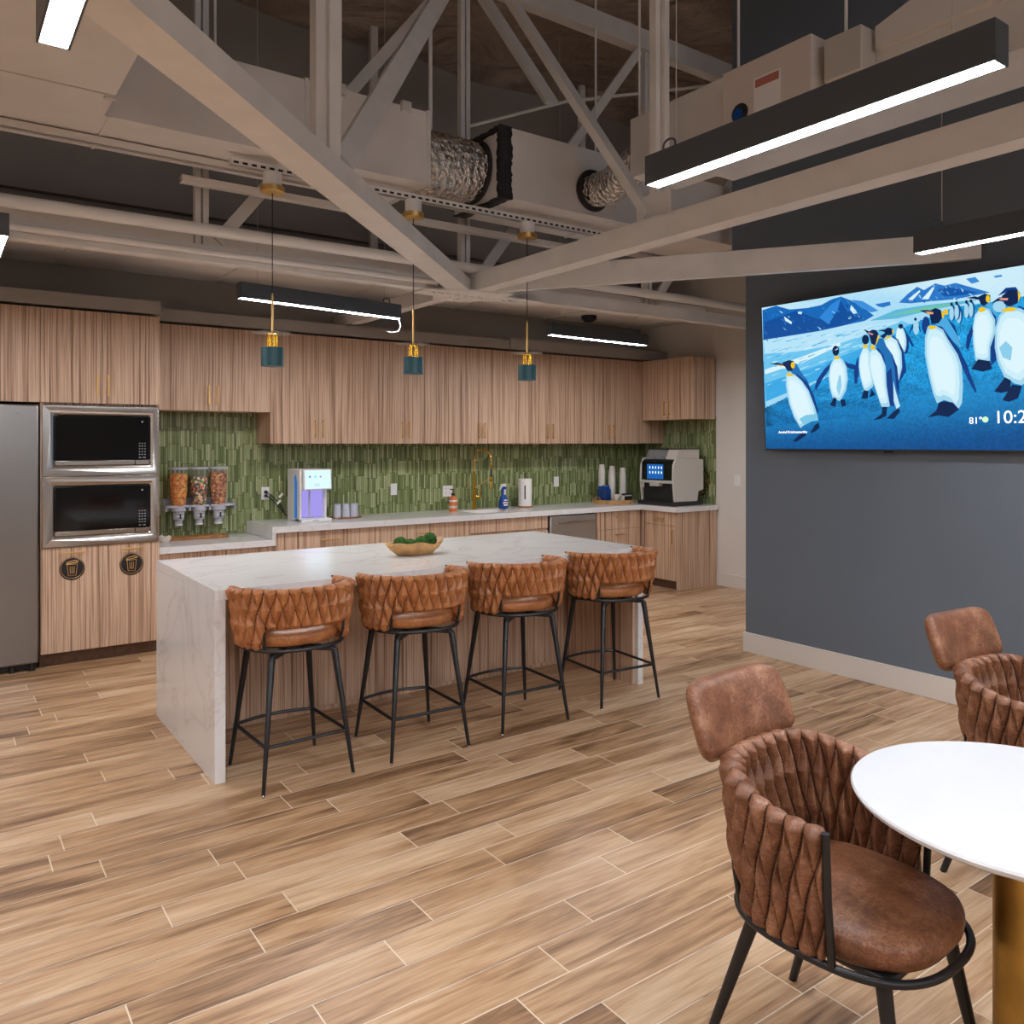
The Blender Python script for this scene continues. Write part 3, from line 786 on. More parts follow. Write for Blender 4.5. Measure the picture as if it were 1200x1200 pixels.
# ---- dining chair prototype
def make_chair():
    global f_glob
    t = thing('dining_chair', (0, 0, 0), 'x', 'chair', 'brown woven leather dining chairs')
    f_glob = lambda z: max(0, min(1, (z-.40)/.36))
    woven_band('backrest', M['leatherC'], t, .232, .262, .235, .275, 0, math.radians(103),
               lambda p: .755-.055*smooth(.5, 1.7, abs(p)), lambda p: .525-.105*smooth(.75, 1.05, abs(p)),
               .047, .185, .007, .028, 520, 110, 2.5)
    cushion('seat', M['leatherC'], t, .225, .248, -.005, .405, .485, 2.7, .016)
    m = MB(); m.tube(sq_ring(.240, .262, -.003, .398, 2.6), .0105, 10, closed=True); m.build('seat_frame', M['black'], t)
    bx('seat_base', M['blackp'], t, -.19, .19, -.20, .20, .386, .404, bevel=.004)
    for sx in (-1, 1):
        MB().tube([(sx*.237, -.088, .398), (sx*.256, -.088, .56), (sx*.264, -.088, .715)], .0095, 12).build('arm_post', M['black'], t)
        MB().tube([(sx*.18, .196, .398), (sx*.188, .208, .49), (sx*.19, .212, .56)], .008, 10).build('back_post', M['black'], t)
    for sx in (-1, 1):
        for sy, fy, ty in ((1, .285, .16), (-1, -.245, -.17)):
            MB().tube([(sx*.165, ty, .392), (sx*.208, fy, .0)], [.0185, .0115], 14).build('leg', M['black'], t)
    # headrest: curved, padded
    nu, nv = 36, 22; vs = []; fs = []
    W2, HH = .218, .110
    for s_ in (1, -1):
        for i in range(nu+1):
            for j in range(nv+1):
                a = -1+2*i/nu; b = -1+2*j/nv
                # rounded rectangle shaping
                rr = (abs(a)**6+abs(b)**6)**(1/6)
                k = max(abs(a), abs(b))/rr if rr > 1e-6 else 1
                x = a*k*W2; zz = b*k*HH
                edge = max(abs(a), abs(b)); d = .040*math.sqrt(max(0, 1-edge**4))
                x *= 1-.05*(b if b > 0 else 0)
                y = -(x/W2)**2*.055*1 + s_*d
                vs.append((x, y, zz))
    g = (nu+1)*(nv+1)
    for s_ in (0, 1):
        for i in range(nu):
            for j in range(nv):
                a = s_*g+i*(nv+1)+j; f = (a, a+nv+1, a+nv+2, a+1); fs.append(f if s_ else tuple(reversed(f)))
    R = Matrix.Rotation(math.radians(-20), 3, 'X')
    vs = [R @ Vector(v)+Vector((0, .362, .826)) for v in vs]
    m = MB(); m.add(vs, fs, True)
    m.build('headrest', M['leatherC'], t, sharp=180)
    for sx in (-1, 1): MB().beam((sx*.07, .300, .66), (sx*.07, .316, .78), .022, .006, (0, 1, 0)).build('headrest_bracket', M['black'], t)
    return t
ch0 = make_chair()
chairs = [(1.915, 1.205, 4, 'brown leather chair with padded headrest nearest the camera, beside the white round table'),
          (3.285, 1.262, -3, 'brown leather chair with padded headrest by the grey wall, partly behind the white tabletop')]
for i, (x, y, a, l) in enumerate(chairs):
    o = ch0 if i == 0 else copy_tree(ch0)
    o.location = (x, y, 0); o.rotation_euler.z = math.radians(a); o['label'] = l

# ---- round table
TX, TY = 2.135, .862
t = thing('round_table', (TX, TY, 0), 'small round white-topped table with a brass column in the right foreground', 'table')
MB().lathe([(.0, .728), (.385, .728), (.398, .736), (.402, .745), (.398, .7495), (0, .7495)], (TX, TY, 0), 96).build('tabletop', M['table'], t, sharp=30)
MB().lathe([(.085, .012), (.085, .727)], (TX, TY, 0), 48).build('column', M['brassd'], t)
MB().lathe([(.26, 0), (.26, .006), (.25, .0115), (0, .0115)], (TX, TY, 0), 64).build('base_plate', M['brassd'], t)

# ================================================================ TELEVISION
t = thing('television', (5.10, 2.9, 2.08), 'large wall-mounted flat television showing king penguins on a beach', 'television')
ty0, ty1 = 1.96-.0, 3.85
kx = .05/1.04
def SP(u, v, d=0):
    # screen plane point: u right (towards -y), v up, d out of the screen
    return Vector((5.06-kx*1.04*v-d, 3.85-1.89*u, 1.56+1.04*v))
m = MB()
def slab(u0, u1, v0, v1, d0, d1):
    P_ = [SP(u0, v0, d0), SP(u1, v0, d0), SP(u1, v1, d0), SP(u0, v1, d0), SP(u0, v0, d1), SP(u1, v0, d1), SP(u1, v1, d1), SP(u0, v1, d1)]
    m.add(P_, [(0,3,2,1),(4,5,6,7),(0,1,5,4),(1,2,6,5),(2,3,7,6),(3,0,4,7)])
slab(-.004, 1.004, -.012, 1.007, -.035, -.0015)
slab(.15, .85, .05, .6, -.06, -.034)
m.build('housing', M['blackp'], t, bevel=.002)
m = MB(); slab(.485, .515, -.020, -.011, -.02, -.0012); m.build('infrared_sensor', M['blackg'], t)
bx('wall_bracket', M['black'], t, 5.085, 5.1295, 2.6, 3.2, 1.75, 2.35)
# picture
vs, fs, cols = [], [], []
def hexc(h): return lin(h)
GU, GV = 150, 84
rr = random.Random(3)
def mixc(a, b, k): return tuple(a[i]*(1-k)+b[i]*k for i in range(3))
c_sky, c_snow = lin('7ec4ee'), lin('d2eefb'); c_s1, c_s2, c_s3 = lin('2292d0'), lin('1377b8'), lin('0a4c8c')
def bgcol(u, v):
    n = rr.random()
    hz = .74+.0*u
    if v > .62:
        return mixc(lin('7cccf2'), lin('cdecf9'), min(1, max(0, .25+.7*(v-.62)/.38*(.5+u*.6)+.18*SIN(9*u+14*v)+.15*(n-.5))))
    k = min(1, max(0, (.55-v)/.5)); c = mixc(c_s1, c_s2, k)
    c = mixc(c, c_s3, smooth(.75, 1.1, 1-v+.12*u))
    return tuple(x*(.85+.3*n) for x in c[:3])
def quadgrid(reg, d, gu, gv, fn):
    o = len(vs)
    u0, u1, v0, v1 = reg
    for i in range(gu):
        for j in range(gv):
            ua, ub = u0+(u1-u0)*i/gu, u0+(u1-u0)*(i+1)/gu; va, vb = v0+(v1-v0)*j/gv, v0+(v1-v0)*(j+1)/gv
            b_ = len(vs); vs.extend([SP(ua, va, d), SP(ub, va, d), SP(ub, vb, d), SP(ua, vb, d)]); fs.append((b_, b_+1, b_+2, b_+3)); cols.append(fn((ua+ub)/2, (va+vb)/2))
quadgrid((0, 1, 0, 1), -.001, GU, GV, bgcol)
TV = [('6cc4ee',[(0.002,0.773),(0.5595,0.7857),(0.5903,0.757),(0.4254,0.5912),(0.2435,0.438),(0.002,0.2865)]),
('b5e2f7',[(0.002,0.773),(0.5595,0.7857),(0.5435,0.7726),(0.3216,0.6844),(0.1509,0.6653),(0.0071,0.6729)]),
('d8f1fb',[(0.0048,0.5605),(0.1798,0.6297),(0.3308,0.6946),(0.335,0.6762),(0.1889,0.5945),(0.0063,0.5281)]),
('3aa8e4',[(0.005,0.4638),(0.2456,0.5589),(0.4263,0.6486),(0.4254,0.5912),(0.244,0.4683),(0.0067,0.3345)]),
('9fd7f2',[(0.0045,0.3347),(0.2054,0.4422),(0.2723,0.48),(0.2719,0.4575),(0.01,0.2891)]),
('1668b8',[(0.0027,0.9825),(0.0663,0.998),(0.1266,0.9575),(0.205,0.9493),(0.262,0.9549),(0.2994,0.9797),(0.3403,0.9897),(0.3795,0.9533),(0.4302,0.8916),(0.463,0.8382),(0.4289,0.8131),(0.2496,0.7848),(0.002,0.7711)]),
('0f4f9c',[(0.0116,0.897),(0.1561,0.9426),(0.251,0.8598),(0.3355,0.9734),(0.3609,0.8938),(0.4293,0.8345),(0.3416,0.8029),(0.1531,0.781),(0.0038,0.7765)]),
('2f86d8',[(0.2512,0.8748),(0.2988,0.9457),(0.3401,0.9795),(0.3253,0.9023),(0.2875,0.8219)]),
('cfeefb',[(0.1005,0.9168),(0.1349,0.8701),(0.1326,0.855),(0.105,0.8844)]),
('cfeefb',[(0.1609,0.9338),(0.1804,0.9292),(0.1772,0.9131),(0.1636,0.9193)]),
('cfeefb',[(0.379,0.9258),(0.4041,0.8691),(0.3867,0.8659),(0.3742,0.8979)]),
('3d90dc',[(0.3795,0.9591),(0.4224,0.9394),(0.48,0.8654),(0.455,0.86),(0.4133,0.9029)]),
('2877c8',[(0.4683,0.9079),(0.5215,0.9113),(0.5252,0.8894),(0.4967,0.8811),(0.4804,0.8907)]),
('2a78c8',[(0.5532,0.8963),(0.5853,0.9429),(0.6165,0.9751),(0.6388,0.9487),(0.6764,0.9782),(0.7052,0.9568),(0.7409,0.9623),(0.7823,0.9285),(0.8424,0.88),(0.8021,0.8756),(0.7397,0.8687),(0.6528,0.8778),(0.5921,0.8823)]),
('d4f0fb',[(0.5848,0.9088),(0.6238,0.9528),(0.6275,0.945),(0.6001,0.8981)]),
('d4f0fb',[(0.6306,0.897),(0.6688,0.9604),(0.6731,0.9525),(0.653,0.8912)]),
('d4f0fb',[(0.7189,0.9069),(0.7406,0.9337),(0.7509,0.9178),(0.7295,0.9002)]),
('0f56a8',[(0.6831,0.9365),(0.7123,0.9482),(0.7683,0.913),(0.8091,0.8891),(0.761,0.8865),(0.7044,0.8937)]),
('3c8cd2',[(0.7726,0.9764),(0.8,0.9785),(0.8132,0.9491),(0.7893,0.9432)]),
('3c8cd2',[(0.8533,0.9676),(0.8761,0.9682),(0.8792,0.9573),(0.8597,0.9556)]),
('5fb7d8',[(0.4458,0.8094),(0.5447,0.8569),(0.6674,0.8581),(0.8086,0.8509),(0.7812,0.8387),(0.6521,0.8244),(0.5439,0.8016)]),
('6fc3a8',[(0.5122,0.8269),(0.6374,0.8481),(0.7395,0.8492),(0.7251,0.8384),(0.622,0.8234)]),
('1f8fcf',[(0.002,0.2896),(0.2721,0.4725),(0.4083,0.5939),(0.5903,0.757),(0.7391,0.8232),(0.8615,0.8246),(0.998,0.8344),(0.998,0.4038),(0.7335,0.3852),(0.4194,0.2168),(0.0031,0.1569)]),
('3a86cf',[(0.3237,0.9069),(0.3337,0.8954),(0.3304,0.8908),(0.3217,0.9047)]),
('0d4690',[(0.2513,0.9058),(0.2627,0.9215),(0.2596,0.9174),(0.2494,0.9037)]),
('3a86cf',[(0.4251,0.8508),(0.4368,0.8614),(0.435,0.8588),(0.424,0.8495)]),
('3a86cf',[(0.0901,0.9019),(0.0986,0.8928),(0.0951,0.8883),(0.088,0.8998)]),
('0c3f86',[(0.2067,0.8714),(0.2205,0.8561),(0.2178,0.8524),(0.205,0.8696)]),
('2f7cc8',[(0.1986,0.8106),(0.2083,0.7954),(0.2059,0.7922),(0.1972,0.8091)]),
('2f7cc8',[(0.4216,0.8413),(0.4279,0.8259),(0.4238,0.8201),(0.4191,0.8384)]),
('9fd4ee',[(0.3678,0.8482),(0.3746,0.8405),(0.3708,0.8351),(0.3655,0.8456)]),
('2f7cc8',[(0.2538,0.8245),(0.2637,0.8331),(0.2612,0.8297),(0.2523,0.8228)]),
('0d4690',[(0.3043,0.9778),(0.3162,0.9878),(0.3125,0.9828),(0.3021,0.9754)]),
('9fd4ee',[(0.031,0.8714),(0.0375,0.8798),(0.035,0.8767),(0.0295,0.8699)]),
('2f7cc8',[(0.0729,0.9798),(0.0845,0.9947),(0.0794,0.9884),(0.0699,0.9767)]),
('0d4690',[(0.0318,0.9609),(0.038,0.9688),(0.0363,0.9667),(0.0308,0.9599)]),
('3a86cf',[(0.0133,0.8516),(0.018,0.8554),(0.0154,0.8521),(0.0117,0.85)]),
('0c3f86',[(0.002,0.7896),(0.0114,0.774),(0.0069,0.7682),(0.002,0.7868)]),
('0c3f86',[(0.2423,0.9263),(0.2504,0.9375),(0.247,0.9329),(0.2402,0.9241)]),
('0d4690',[(0.3386,0.8568),(0.3438,0.8481),(0.3404,0.8433),(0.3365,0.8545)]),
('2f7cc8',[(0.0123,0.8337),(0.0233,0.8097),(0.0197,0.8051),(0.0102,0.8314)]),
('0d4690',[(0.2949,0.8819),(0.299,0.8854),(0.2957,0.881),(0.293,0.8798)]),
('3a86cf',[(0.089,0.9193),(0.0948,0.927),(0.0899,0.9207),(0.086,0.9163)]),
('9fd4ee',[(0.1196,0.9149),(0.1268,0.9071),(0.1231,0.9024),(0.1174,0.9126)]),
('3a86cf',[(0.3414,0.9171),(0.3481,0.9266),(0.345,0.9224),(0.3396,0.9151)]),
('0d4690',[(0.0205,0.9487),(0.0262,0.9531),(0.0219,0.9477),(0.0179,0.946)]),
('3a86cf',[(0.2561,0.878),(0.2632,0.884),(0.2596,0.8792),(0.254,0.8756)]),
('2f7cc8',[(0.349,0.8655),(0.3564,0.876),(0.3532,0.8716),(0.3471,0.8633)]),
('0d4690',[(0.183,0.828),(0.193,0.8054),(0.1904,0.802),(0.1815,0.8264)]),
('0c3f86',[(0.3086,0.8663),(0.3194,0.8814),(0.316,0.8768),(0.3066,0.8641)]),
('3a86cf',[(0.0153,0.9815),(0.0244,0.9613),(0.0219,0.9583),(0.0138,0.98)]),
('2f7cc8',[(0.0618,0.9498),(0.0728,0.9327),(0.0707,0.93),(0.0605,0.9485)]),
('2f7cc8',[(0.4175,0.8993),(0.4217,0.8922),(0.4185,0.8877),(0.4156,0.8971)]),
('0c3f86',[(0.0134,0.8732),(0.0229,0.8523),(0.0185,0.8467),(0.0107,0.8706)]),
('2f7cc8',[(0.1801,0.8974),(0.1929,0.8832),(0.1905,0.88),(0.1786,0.8959)]),
('2f7cc8',[(0.2089,0.8806),(0.22,0.89),(0.2172,0.8862),(0.2072,0.8788)]),
('9fd4ee',[(0.29,0.8462),(0.2992,0.8591),(0.2955,0.8541),(0.2878,0.8437)]),
('3a86cf',[(0.3479,0.8257),(0.3524,0.8206),(0.3505,0.8179),(0.3467,0.8244)]),
('2f7cc8',[(0.0181,0.7754),(0.026,0.7635),(0.0217,0.758),(0.0155,0.7727)]),
('0d4690',[(0.0908,0.9691),(0.0951,0.9594),(0.0899,0.9529),(0.0877,0.9659)]),
('2f7cc8',[(0.1181,0.7865),(0.1263,0.7934),(0.122,0.7877),(0.1156,0.7837)]),
('2f7cc8',[(0.0935,0.9012),(0.1003,0.8858),(0.0973,0.8819),(0.0917,0.8993)]),
('3a86cf',[(0.1808,0.8706),(0.1907,0.8841),(0.186,0.8779),(0.178,0.8676)]),
('2f7cc8',[(0.3868,0.871),(0.3974,0.8532),(0.3933,0.8474),(0.3843,0.8682)]),
('3a86cf',[(0.0508,0.9434),(0.0557,0.9326),(0.0519,0.9279),(0.0486,0.9412)]),
('3a86cf',[(0.1016,0.8289),(0.1126,0.8172),(0.1104,0.8142),(0.1003,0.8275)]),
('2f7cc8',[(0.0048,0.869),(0.0149,0.8771),(0.0113,0.8726),(0.0027,0.8668)]),
('9fd4ee',[(0.3629,0.8857),(0.3735,0.9007),(0.3704,0.8965),(0.3611,0.8836)]),
('2f7cc8',[(0.2386,0.8209),(0.2462,0.8125),(0.2439,0.8093),(0.2372,0.8194)]),
('0c3f86',[(0.3611,0.9356),(0.3689,0.9168),(0.365,0.9116),(0.3588,0.9331)]),
('0c3f86',[(0.0853,0.9418),(0.0934,0.9523),(0.0907,0.949),(0.0837,0.9402)]),
('2f7cc8',[(0.1838,0.8727),(0.191,0.8613),(0.188,0.8573),(0.182,0.8708)]),
('0c3f86',[(0.3138,0.8593),(0.3215,0.8703),(0.3172,0.8644),(0.3112,0.8565)]),
('9fd4ee',[(0.3906,0.8919),(0.3975,0.8751),(0.3937,0.8698),(0.3883,0.8894)]),
('0d4690',[(0.3072,0.8872),(0.3165,0.8766),(0.3124,0.8709),(0.3047,0.8845)]),
('0c3f86',[(0.0572,0.8154),(0.0649,0.8037),(0.0619,0.7999),(0.0555,0.8135)]),
('2f7cc8',[(0.0418,0.9289),(0.0473,0.9203),(0.0441,0.9162),(0.0398,0.9269)]),
('3a86cf',[(0.2189,0.8353),(0.2305,0.8514),(0.2279,0.848),(0.2173,0.8337)]),
('3a86cf',[(0.2308,0.8),(0.2435,0.811),(0.2414,0.8082),(0.2295,0.7986)]),
('0c3f86',[(0.1179,0.8063),(0.1278,0.791),(0.1248,0.7871),(0.1161,0.8044)]),
('9fd4ee',[(0.2467,0.8148),(0.2588,0.7955),(0.2548,0.7901),(0.2443,0.8122)]),
('0c3f86',[(0.301,0.8089),(0.3085,0.8155),(0.3058,0.8118),(0.2994,0.8071)]),
('0c3f86',[(0.4461,0.865),(0.4539,0.8721),(0.45,0.8665),(0.4437,0.8622)]),
('0d4690',[(0.017,0.9673),(0.0231,0.9537),(0.018,0.9474),(0.0139,0.9642)]),
('2f7cc8',[(0.2673,0.9409),(0.2782,0.923),(0.2755,0.9194),(0.2657,0.9392)]),
('3a86cf',[(0.3104,0.9548),(0.3163,0.963),(0.3119,0.9571),(0.3078,0.952)]),
('0c3f86',[(0.3732,0.8885),(0.3775,0.8946),(0.375,0.8912),(0.3717,0.8869)]),
('9fd4ee',[(0.0959,0.8412),(0.1068,0.8244),(0.1051,0.8221),(0.0948,0.8401)]),
('9fd4ee',[(0.4012,0.8546),(0.4124,0.8415),(0.4107,0.8391),(0.4002,0.8534)]),
('3a86cf',[(0.3993,0.8804),(0.4071,0.8617),(0.4039,0.8572),(0.3974,0.8783)]),
('0d4690',[(0.2337,0.838),(0.2412,0.8298),(0.2369,0.824),(0.2312,0.8352)]),
('3a86cf',[(0.2862,0.8499),(0.296,0.827),(0.2914,0.8206),(0.2834,0.8468)]),
('3a86cf',[(0.2053,0.8719),(0.21,0.8667),(0.2081,0.8643),(0.2042,0.8707)]),
('0c3f86',[(0.0599,0.7836),(0.067,0.768),(0.0648,0.765),(0.0586,0.7822)]),
('3a86cf',[(0.2258,0.8141),(0.2324,0.8198),(0.2287,0.8148),(0.2236,0.8117)]),
('0d4690',[(0.0149,0.9442),(0.0262,0.9194),(0.0233,0.9158),(0.0132,0.9425)]),
('3a86cf',[(0.4041,0.8414),(0.4077,0.8466),(0.406,0.8442),(0.4031,0.8402)]),
('9fd4ee',[(0.334,0.8383),(0.3376,0.8434),(0.3345,0.8391),(0.3322,0.8362)]),
('3a86cf',[(0.1701,0.8786),(0.1758,0.8863),(0.173,0.8826),(0.1684,0.8768)]),
('3a86cf',[(0.2661,0.9384),(0.2749,0.9283),(0.2708,0.9228),(0.2636,0.9357)]),
('9fd4ee',[(0.3044,0.9033),(0.3149,0.8913),(0.3122,0.8877),(0.3028,0.9016)]),
('2f7cc8',[(0.0696,0.9661),(0.0761,0.9746),(0.0742,0.9721),(0.0684,0.9649)]),
('3a86cf',[(0.1387,0.8859),(0.1454,0.8706),(0.1429,0.8674),(0.1371,0.8843)]),
('3a86cf',[(0.3349,0.8053),(0.339,0.8089),(0.3358,0.8045),(0.3331,0.8031)]),
('2f7cc8',[(0.1,0.8788),(0.1101,0.8631),(0.1063,0.8581),(0.0977,0.8764)]),
('9fd4ee',[(0.2634,0.7979),(0.276,0.809),(0.2738,0.806),(0.2621,0.7964)]),
('3a86cf',[(0.1572,0.8339),(0.1724,0.8174),(0.1704,0.8148),(0.156,0.8326)]),
('3a86cf',[(0.3653,0.9573),(0.3744,0.9419),(0.3703,0.9364),(0.3629,0.9546)]),
('9fd4ee',[(0.0831,0.9596),(0.0969,0.9446),(0.0922,0.9387),(0.0803,0.9568)]),
('0d4690',[(0.034,0.7957),(0.0447,0.7796),(0.043,0.7773),(0.033,0.7946)]),
('2f7cc8',[(0.2099,0.9478),(0.2215,0.9573),(0.218,0.9528),(0.2078,0.9456)]),
('9fd4ee',[(0.3737,0.8559),(0.3794,0.8422),(0.377,0.8388),(0.3722,0.8543)]),
('2f7cc8',[(0.2319,0.8518),(0.2393,0.8437),(0.2372,0.8409),(0.2307,0.8505)]),
('9bd2ef',[(0.6225,0.9215),(0.6302,0.9077),(0.6266,0.9024),(0.6204,0.919)]),
('9bd2ef',[(0.7142,0.8726),(0.7174,0.8776),(0.7143,0.8729),(0.7124,0.8702)]),
('3c8cd2',[(0.7137,0.8763),(0.7207,0.8874),(0.7175,0.8825),(0.7118,0.874)]),
('9bd2ef',[(0.6958,0.8906),(0.7011,0.8957),(0.6985,0.8917),(0.6943,0.8887)]),
('0f56a8',[(0.604,0.9074),(0.6106,0.8904),(0.6077,0.8861),(0.6022,0.9053)]),
('0f56a8',[(0.7458,0.9028),(0.7549,0.9117),(0.7515,0.9065),(0.7438,0.9003)]),
('3c8cd2',[(0.624,0.9208),(0.635,0.9069),(0.633,0.9038),(0.6227,0.9193)]),
('9bd2ef',[(0.7119,0.9429),(0.7166,0.9473),(0.7153,0.9454),(0.7112,0.9419)]),
('9bd2ef',[(0.692,0.9293),(0.7026,0.9395),(0.7008,0.9367),(0.6909,0.928)]),
('0f56a8',[(0.672,0.9305),(0.6764,0.9225),(0.6745,0.9197),(0.6709,0.9292)]),
('0f56a8',[(0.7099,0.8785),(0.7174,0.8859),(0.7145,0.8814),(0.7082,0.8764)]),
('c6e9f8',[(0.6524,0.923),(0.6593,0.9336),(0.6565,0.9293),(0.6507,0.9209)]),
('0f56a8',[(0.7557,0.9421),(0.7642,0.9309),(0.7631,0.9291),(0.755,0.9412)]),
('0f56a8',[(0.6627,0.944),(0.6716,0.9577),(0.6689,0.9537),(0.661,0.942)]),
('3c8cd2',[(0.8146,0.8826),(0.8235,0.8659),(0.8224,0.8642),(0.814,0.8818)]),
('c6e9f8',[(0.7359,0.9125),(0.7421,0.9185),(0.739,0.9138),(0.7341,0.9102)]),
('9bd2ef',[(0.7668,0.9137),(0.7704,0.9196),(0.7693,0.9178),(0.7661,0.9129)]),
('9bd2ef',[(0.7196,0.9563),(0.7271,0.9423),(0.7258,0.9404),(0.7188,0.9553)]),
('9bd2ef',[(0.7127,0.9227),(0.72,0.9033),(0.7186,0.9012),(0.7119,0.9216)]),
('3c8cd2',[(0.6932,0.9316),(0.7043,0.9174),(0.7017,0.9135),(0.6917,0.9297)]),
('c6e9f8',[(0.689,0.9182),(0.6999,0.9286),(0.6965,0.9235),(0.687,0.9157)]),
('3c8cd2',[(0.6011,0.9521),(0.6072,0.9364),(0.6034,0.9307),(0.5988,0.9494)]),
('3c8cd2',[(0.6125,0.9462),(0.6206,0.9586),(0.6185,0.9555),(0.6112,0.9447)]),
('3c8cd2',[(0.7399,0.9593),(0.7454,0.9522),(0.7422,0.9473),(0.738,0.9569)]),
('3c8cd2',[(0.724,0.8862),(0.7284,0.8781),(0.7255,0.8736),(0.7223,0.884)]),
('c6e9f8',[(0.7572,0.9289),(0.7646,0.909),(0.7619,0.9048),(0.7556,0.9269)]),
('3c8cd2',[(0.6852,0.9233),(0.6903,0.9096),(0.689,0.9076),(0.6844,0.9223)]),
('0f56a8',[(0.7373,0.8734),(0.7459,0.8624),(0.7439,0.8593),(0.7361,0.8719)]),
('0f56a8',[(0.6902,0.8925),(0.698,0.8782),(0.6964,0.8758),(0.6892,0.8913)]),
('0f56a8',[(0.7249,0.9192),(0.732,0.9059),(0.7289,0.9012),(0.723,0.9169)]),
('c6e9f8',[(0.7522,0.9122),(0.755,0.9166),(0.7528,0.9131),(0.7509,0.9105)]),
('c6e9f8',[(0.7342,0.878),(0.7381,0.8708),(0.7349,0.8659),(0.7323,0.8756)]),
('c6e9f8',[(0.7124,0.9137),(0.719,0.9242),(0.7173,0.9216),(0.7113,0.9124)]),
('0f56a8',[(0.6596,0.9493),(0.6632,0.9548),(0.6602,0.9503),(0.6578,0.9471)]),
('9bd2ef',[(0.677,0.9027),(0.6828,0.8877),(0.6816,0.886),(0.6764,0.9019)]),
('3c8cd2',[(0.6227,0.9219),(0.626,0.9134),(0.624,0.9105),(0.6215,0.9204)]),
('0f56a8',[(0.695,0.9423),(0.702,0.9489),(0.6994,0.945),(0.6934,0.9404)]),
('9bd2ef',[(0.6234,0.9249),(0.6287,0.9182),(0.6252,0.9131),(0.6213,0.9224)]),
('9bd2ef',[(0.7083,0.9525),(0.7138,0.9423),(0.7115,0.9388),(0.7069,0.9508)]),
('c6e9f8',[(0.7544,0.8735),(0.7598,0.859),(0.7583,0.8566),(0.7535,0.8723)]),
('9bd2ef',[(0.6186,0.9118),(0.6218,0.9148),(0.6204,0.9127),(0.6178,0.9108)]),
('0f56a8',[(0.6378,0.9173),(0.6406,0.9216),(0.6385,0.9185),(0.6365,0.9158)]),
('c6e9f8',[(0.6705,0.9734),(0.6754,0.9606),(0.6739,0.9583),(0.6696,0.9724)]),
('0f56a8',[(0.6355,0.8872),(0.6433,0.8775),(0.6397,0.8721),(0.6334,0.8846)]),
('c6e9f8',[(0.6812,0.9645),(0.6889,0.9717),(0.6866,0.9683),(0.6798,0.9628)]),
('0f56a8',[(0.7602,0.9032),(0.7637,0.8986),(0.7602,0.8932),(0.7581,0.9005)]),
('0f56a8',[(0.6016,0.8895),(0.6046,0.894),(0.6031,0.8918),(0.6007,0.8884)]),
('9bd2ef',[(0.7818,0.892),(0.7919,0.8789),(0.7885,0.8735),(0.7798,0.8894)]),
('0f56a8',[(0.7706,0.9309),(0.7766,0.9405),(0.7755,0.9388),(0.77,0.9301)]),
('3c8cd2',[(0.7437,0.8771),(0.7532,0.8865),(0.7503,0.8819),(0.742,0.8749)]),
('c6e9f8',[(0.6994,0.9392),(0.7024,0.9439),(0.6996,0.9398),(0.6977,0.9372)]),
('9bd2ef',[(0.661,0.8836),(0.6655,0.8779),(0.6635,0.875),(0.6598,0.8822)]),
('0f56a8',[(0.5812,0.8937),(0.5893,0.9013),(0.586,0.8964),(0.5792,0.8913)]),
('3c8cd2',[(0.7525,0.9344),(0.7595,0.9212),(0.7583,0.9194),(0.7518,0.9335)]),
('9bd2ef',[(0.6599,0.9634),(0.6691,0.9775),(0.6662,0.9732),(0.6582,0.9614)]),
('0f56a8',[(0.7571,0.9135),(0.7632,0.9195),(0.7602,0.9149),(0.7553,0.9113)]),
('9bd2ef',[(0.7372,0.881),(0.7412,0.8758),(0.7388,0.8721),(0.7357,0.8792)]),
('9bd2ef',[(0.7547,0.9498),(0.7648,0.9596),(0.7634,0.9575),(0.7539,0.9488)]),
('0f56a8',[(0.7547,0.8796),(0.7602,0.8884),(0.7583,0.8855),(0.7536,0.8783)]),
('9bd2ef',[(0.59,0.9061),(0.5945,0.8947),(0.5926,0.892),(0.5889,0.9048)]),
('bfe8f8',[(0.0839,0.4748),(0.1422,0.5016),(0.1364,0.4987),(0.0897,0.4706)]),
('bfe8f8',[(0.2805,0.7672),(0.2917,0.7699),(0.2905,0.768),(0.2816,0.7648)]),
('3aa2dc',[(0.1968,0.7609),(0.2209,0.7669),(0.2184,0.7644),(0.1992,0.7575)]),
('3aa2dc',[(0.3305,0.5625),(0.3783,0.5819),(0.3735,0.5793),(0.3352,0.5585)]),
('4fb4e4',[(0.1053,0.7445),(0.1567,0.7581),(0.1516,0.754),(0.1104,0.7384)]),
('3aa2dc',[(0.0462,0.4325),(0.0659,0.4421),(0.0639,0.4381),(0.048,0.4281)]),
('6cc2ea',[(0.3933,0.6908),(0.4361,0.7037),(0.4319,0.7026),(0.3975,0.6881)]),
('4fb4e4',[(0.0266,0.6648),(0.0777,0.6813),(0.0726,0.6792),(0.0316,0.661)]),
('bfe8f8',[(0.3,0.6902),(0.3231,0.6972),(0.3208,0.6948),(0.3022,0.6869)]),
('bfe8f8',[(0.0407,0.6088),(0.0811,0.6234),(0.077,0.6179),(0.0446,0.6021)]),
('d8f2fb',[(0.282,0.7294),(0.2952,0.733),(0.2938,0.73),(0.2833,0.7259)]),
('bfe8f8',[(0.1652,0.5844),(0.1888,0.5934),(0.1864,0.5889),(0.1674,0.5791)]),
('4fb4e4',[(0.2545,0.7132),(0.2829,0.7213),(0.28,0.7172),(0.2573,0.708)]),
('6cc2ea',[(0.4368,0.7634),(0.483,0.7744),(0.4785,0.7734),(0.4414,0.7604)]),
('6cc2ea',[(0.3479,0.7575),(0.3589,0.7602),(0.3578,0.7579),(0.3489,0.7547)]),
('bfe8f8',[(0.4976,0.7623),(0.5085,0.7649),(0.5074,0.7625),(0.4986,0.7594)]),
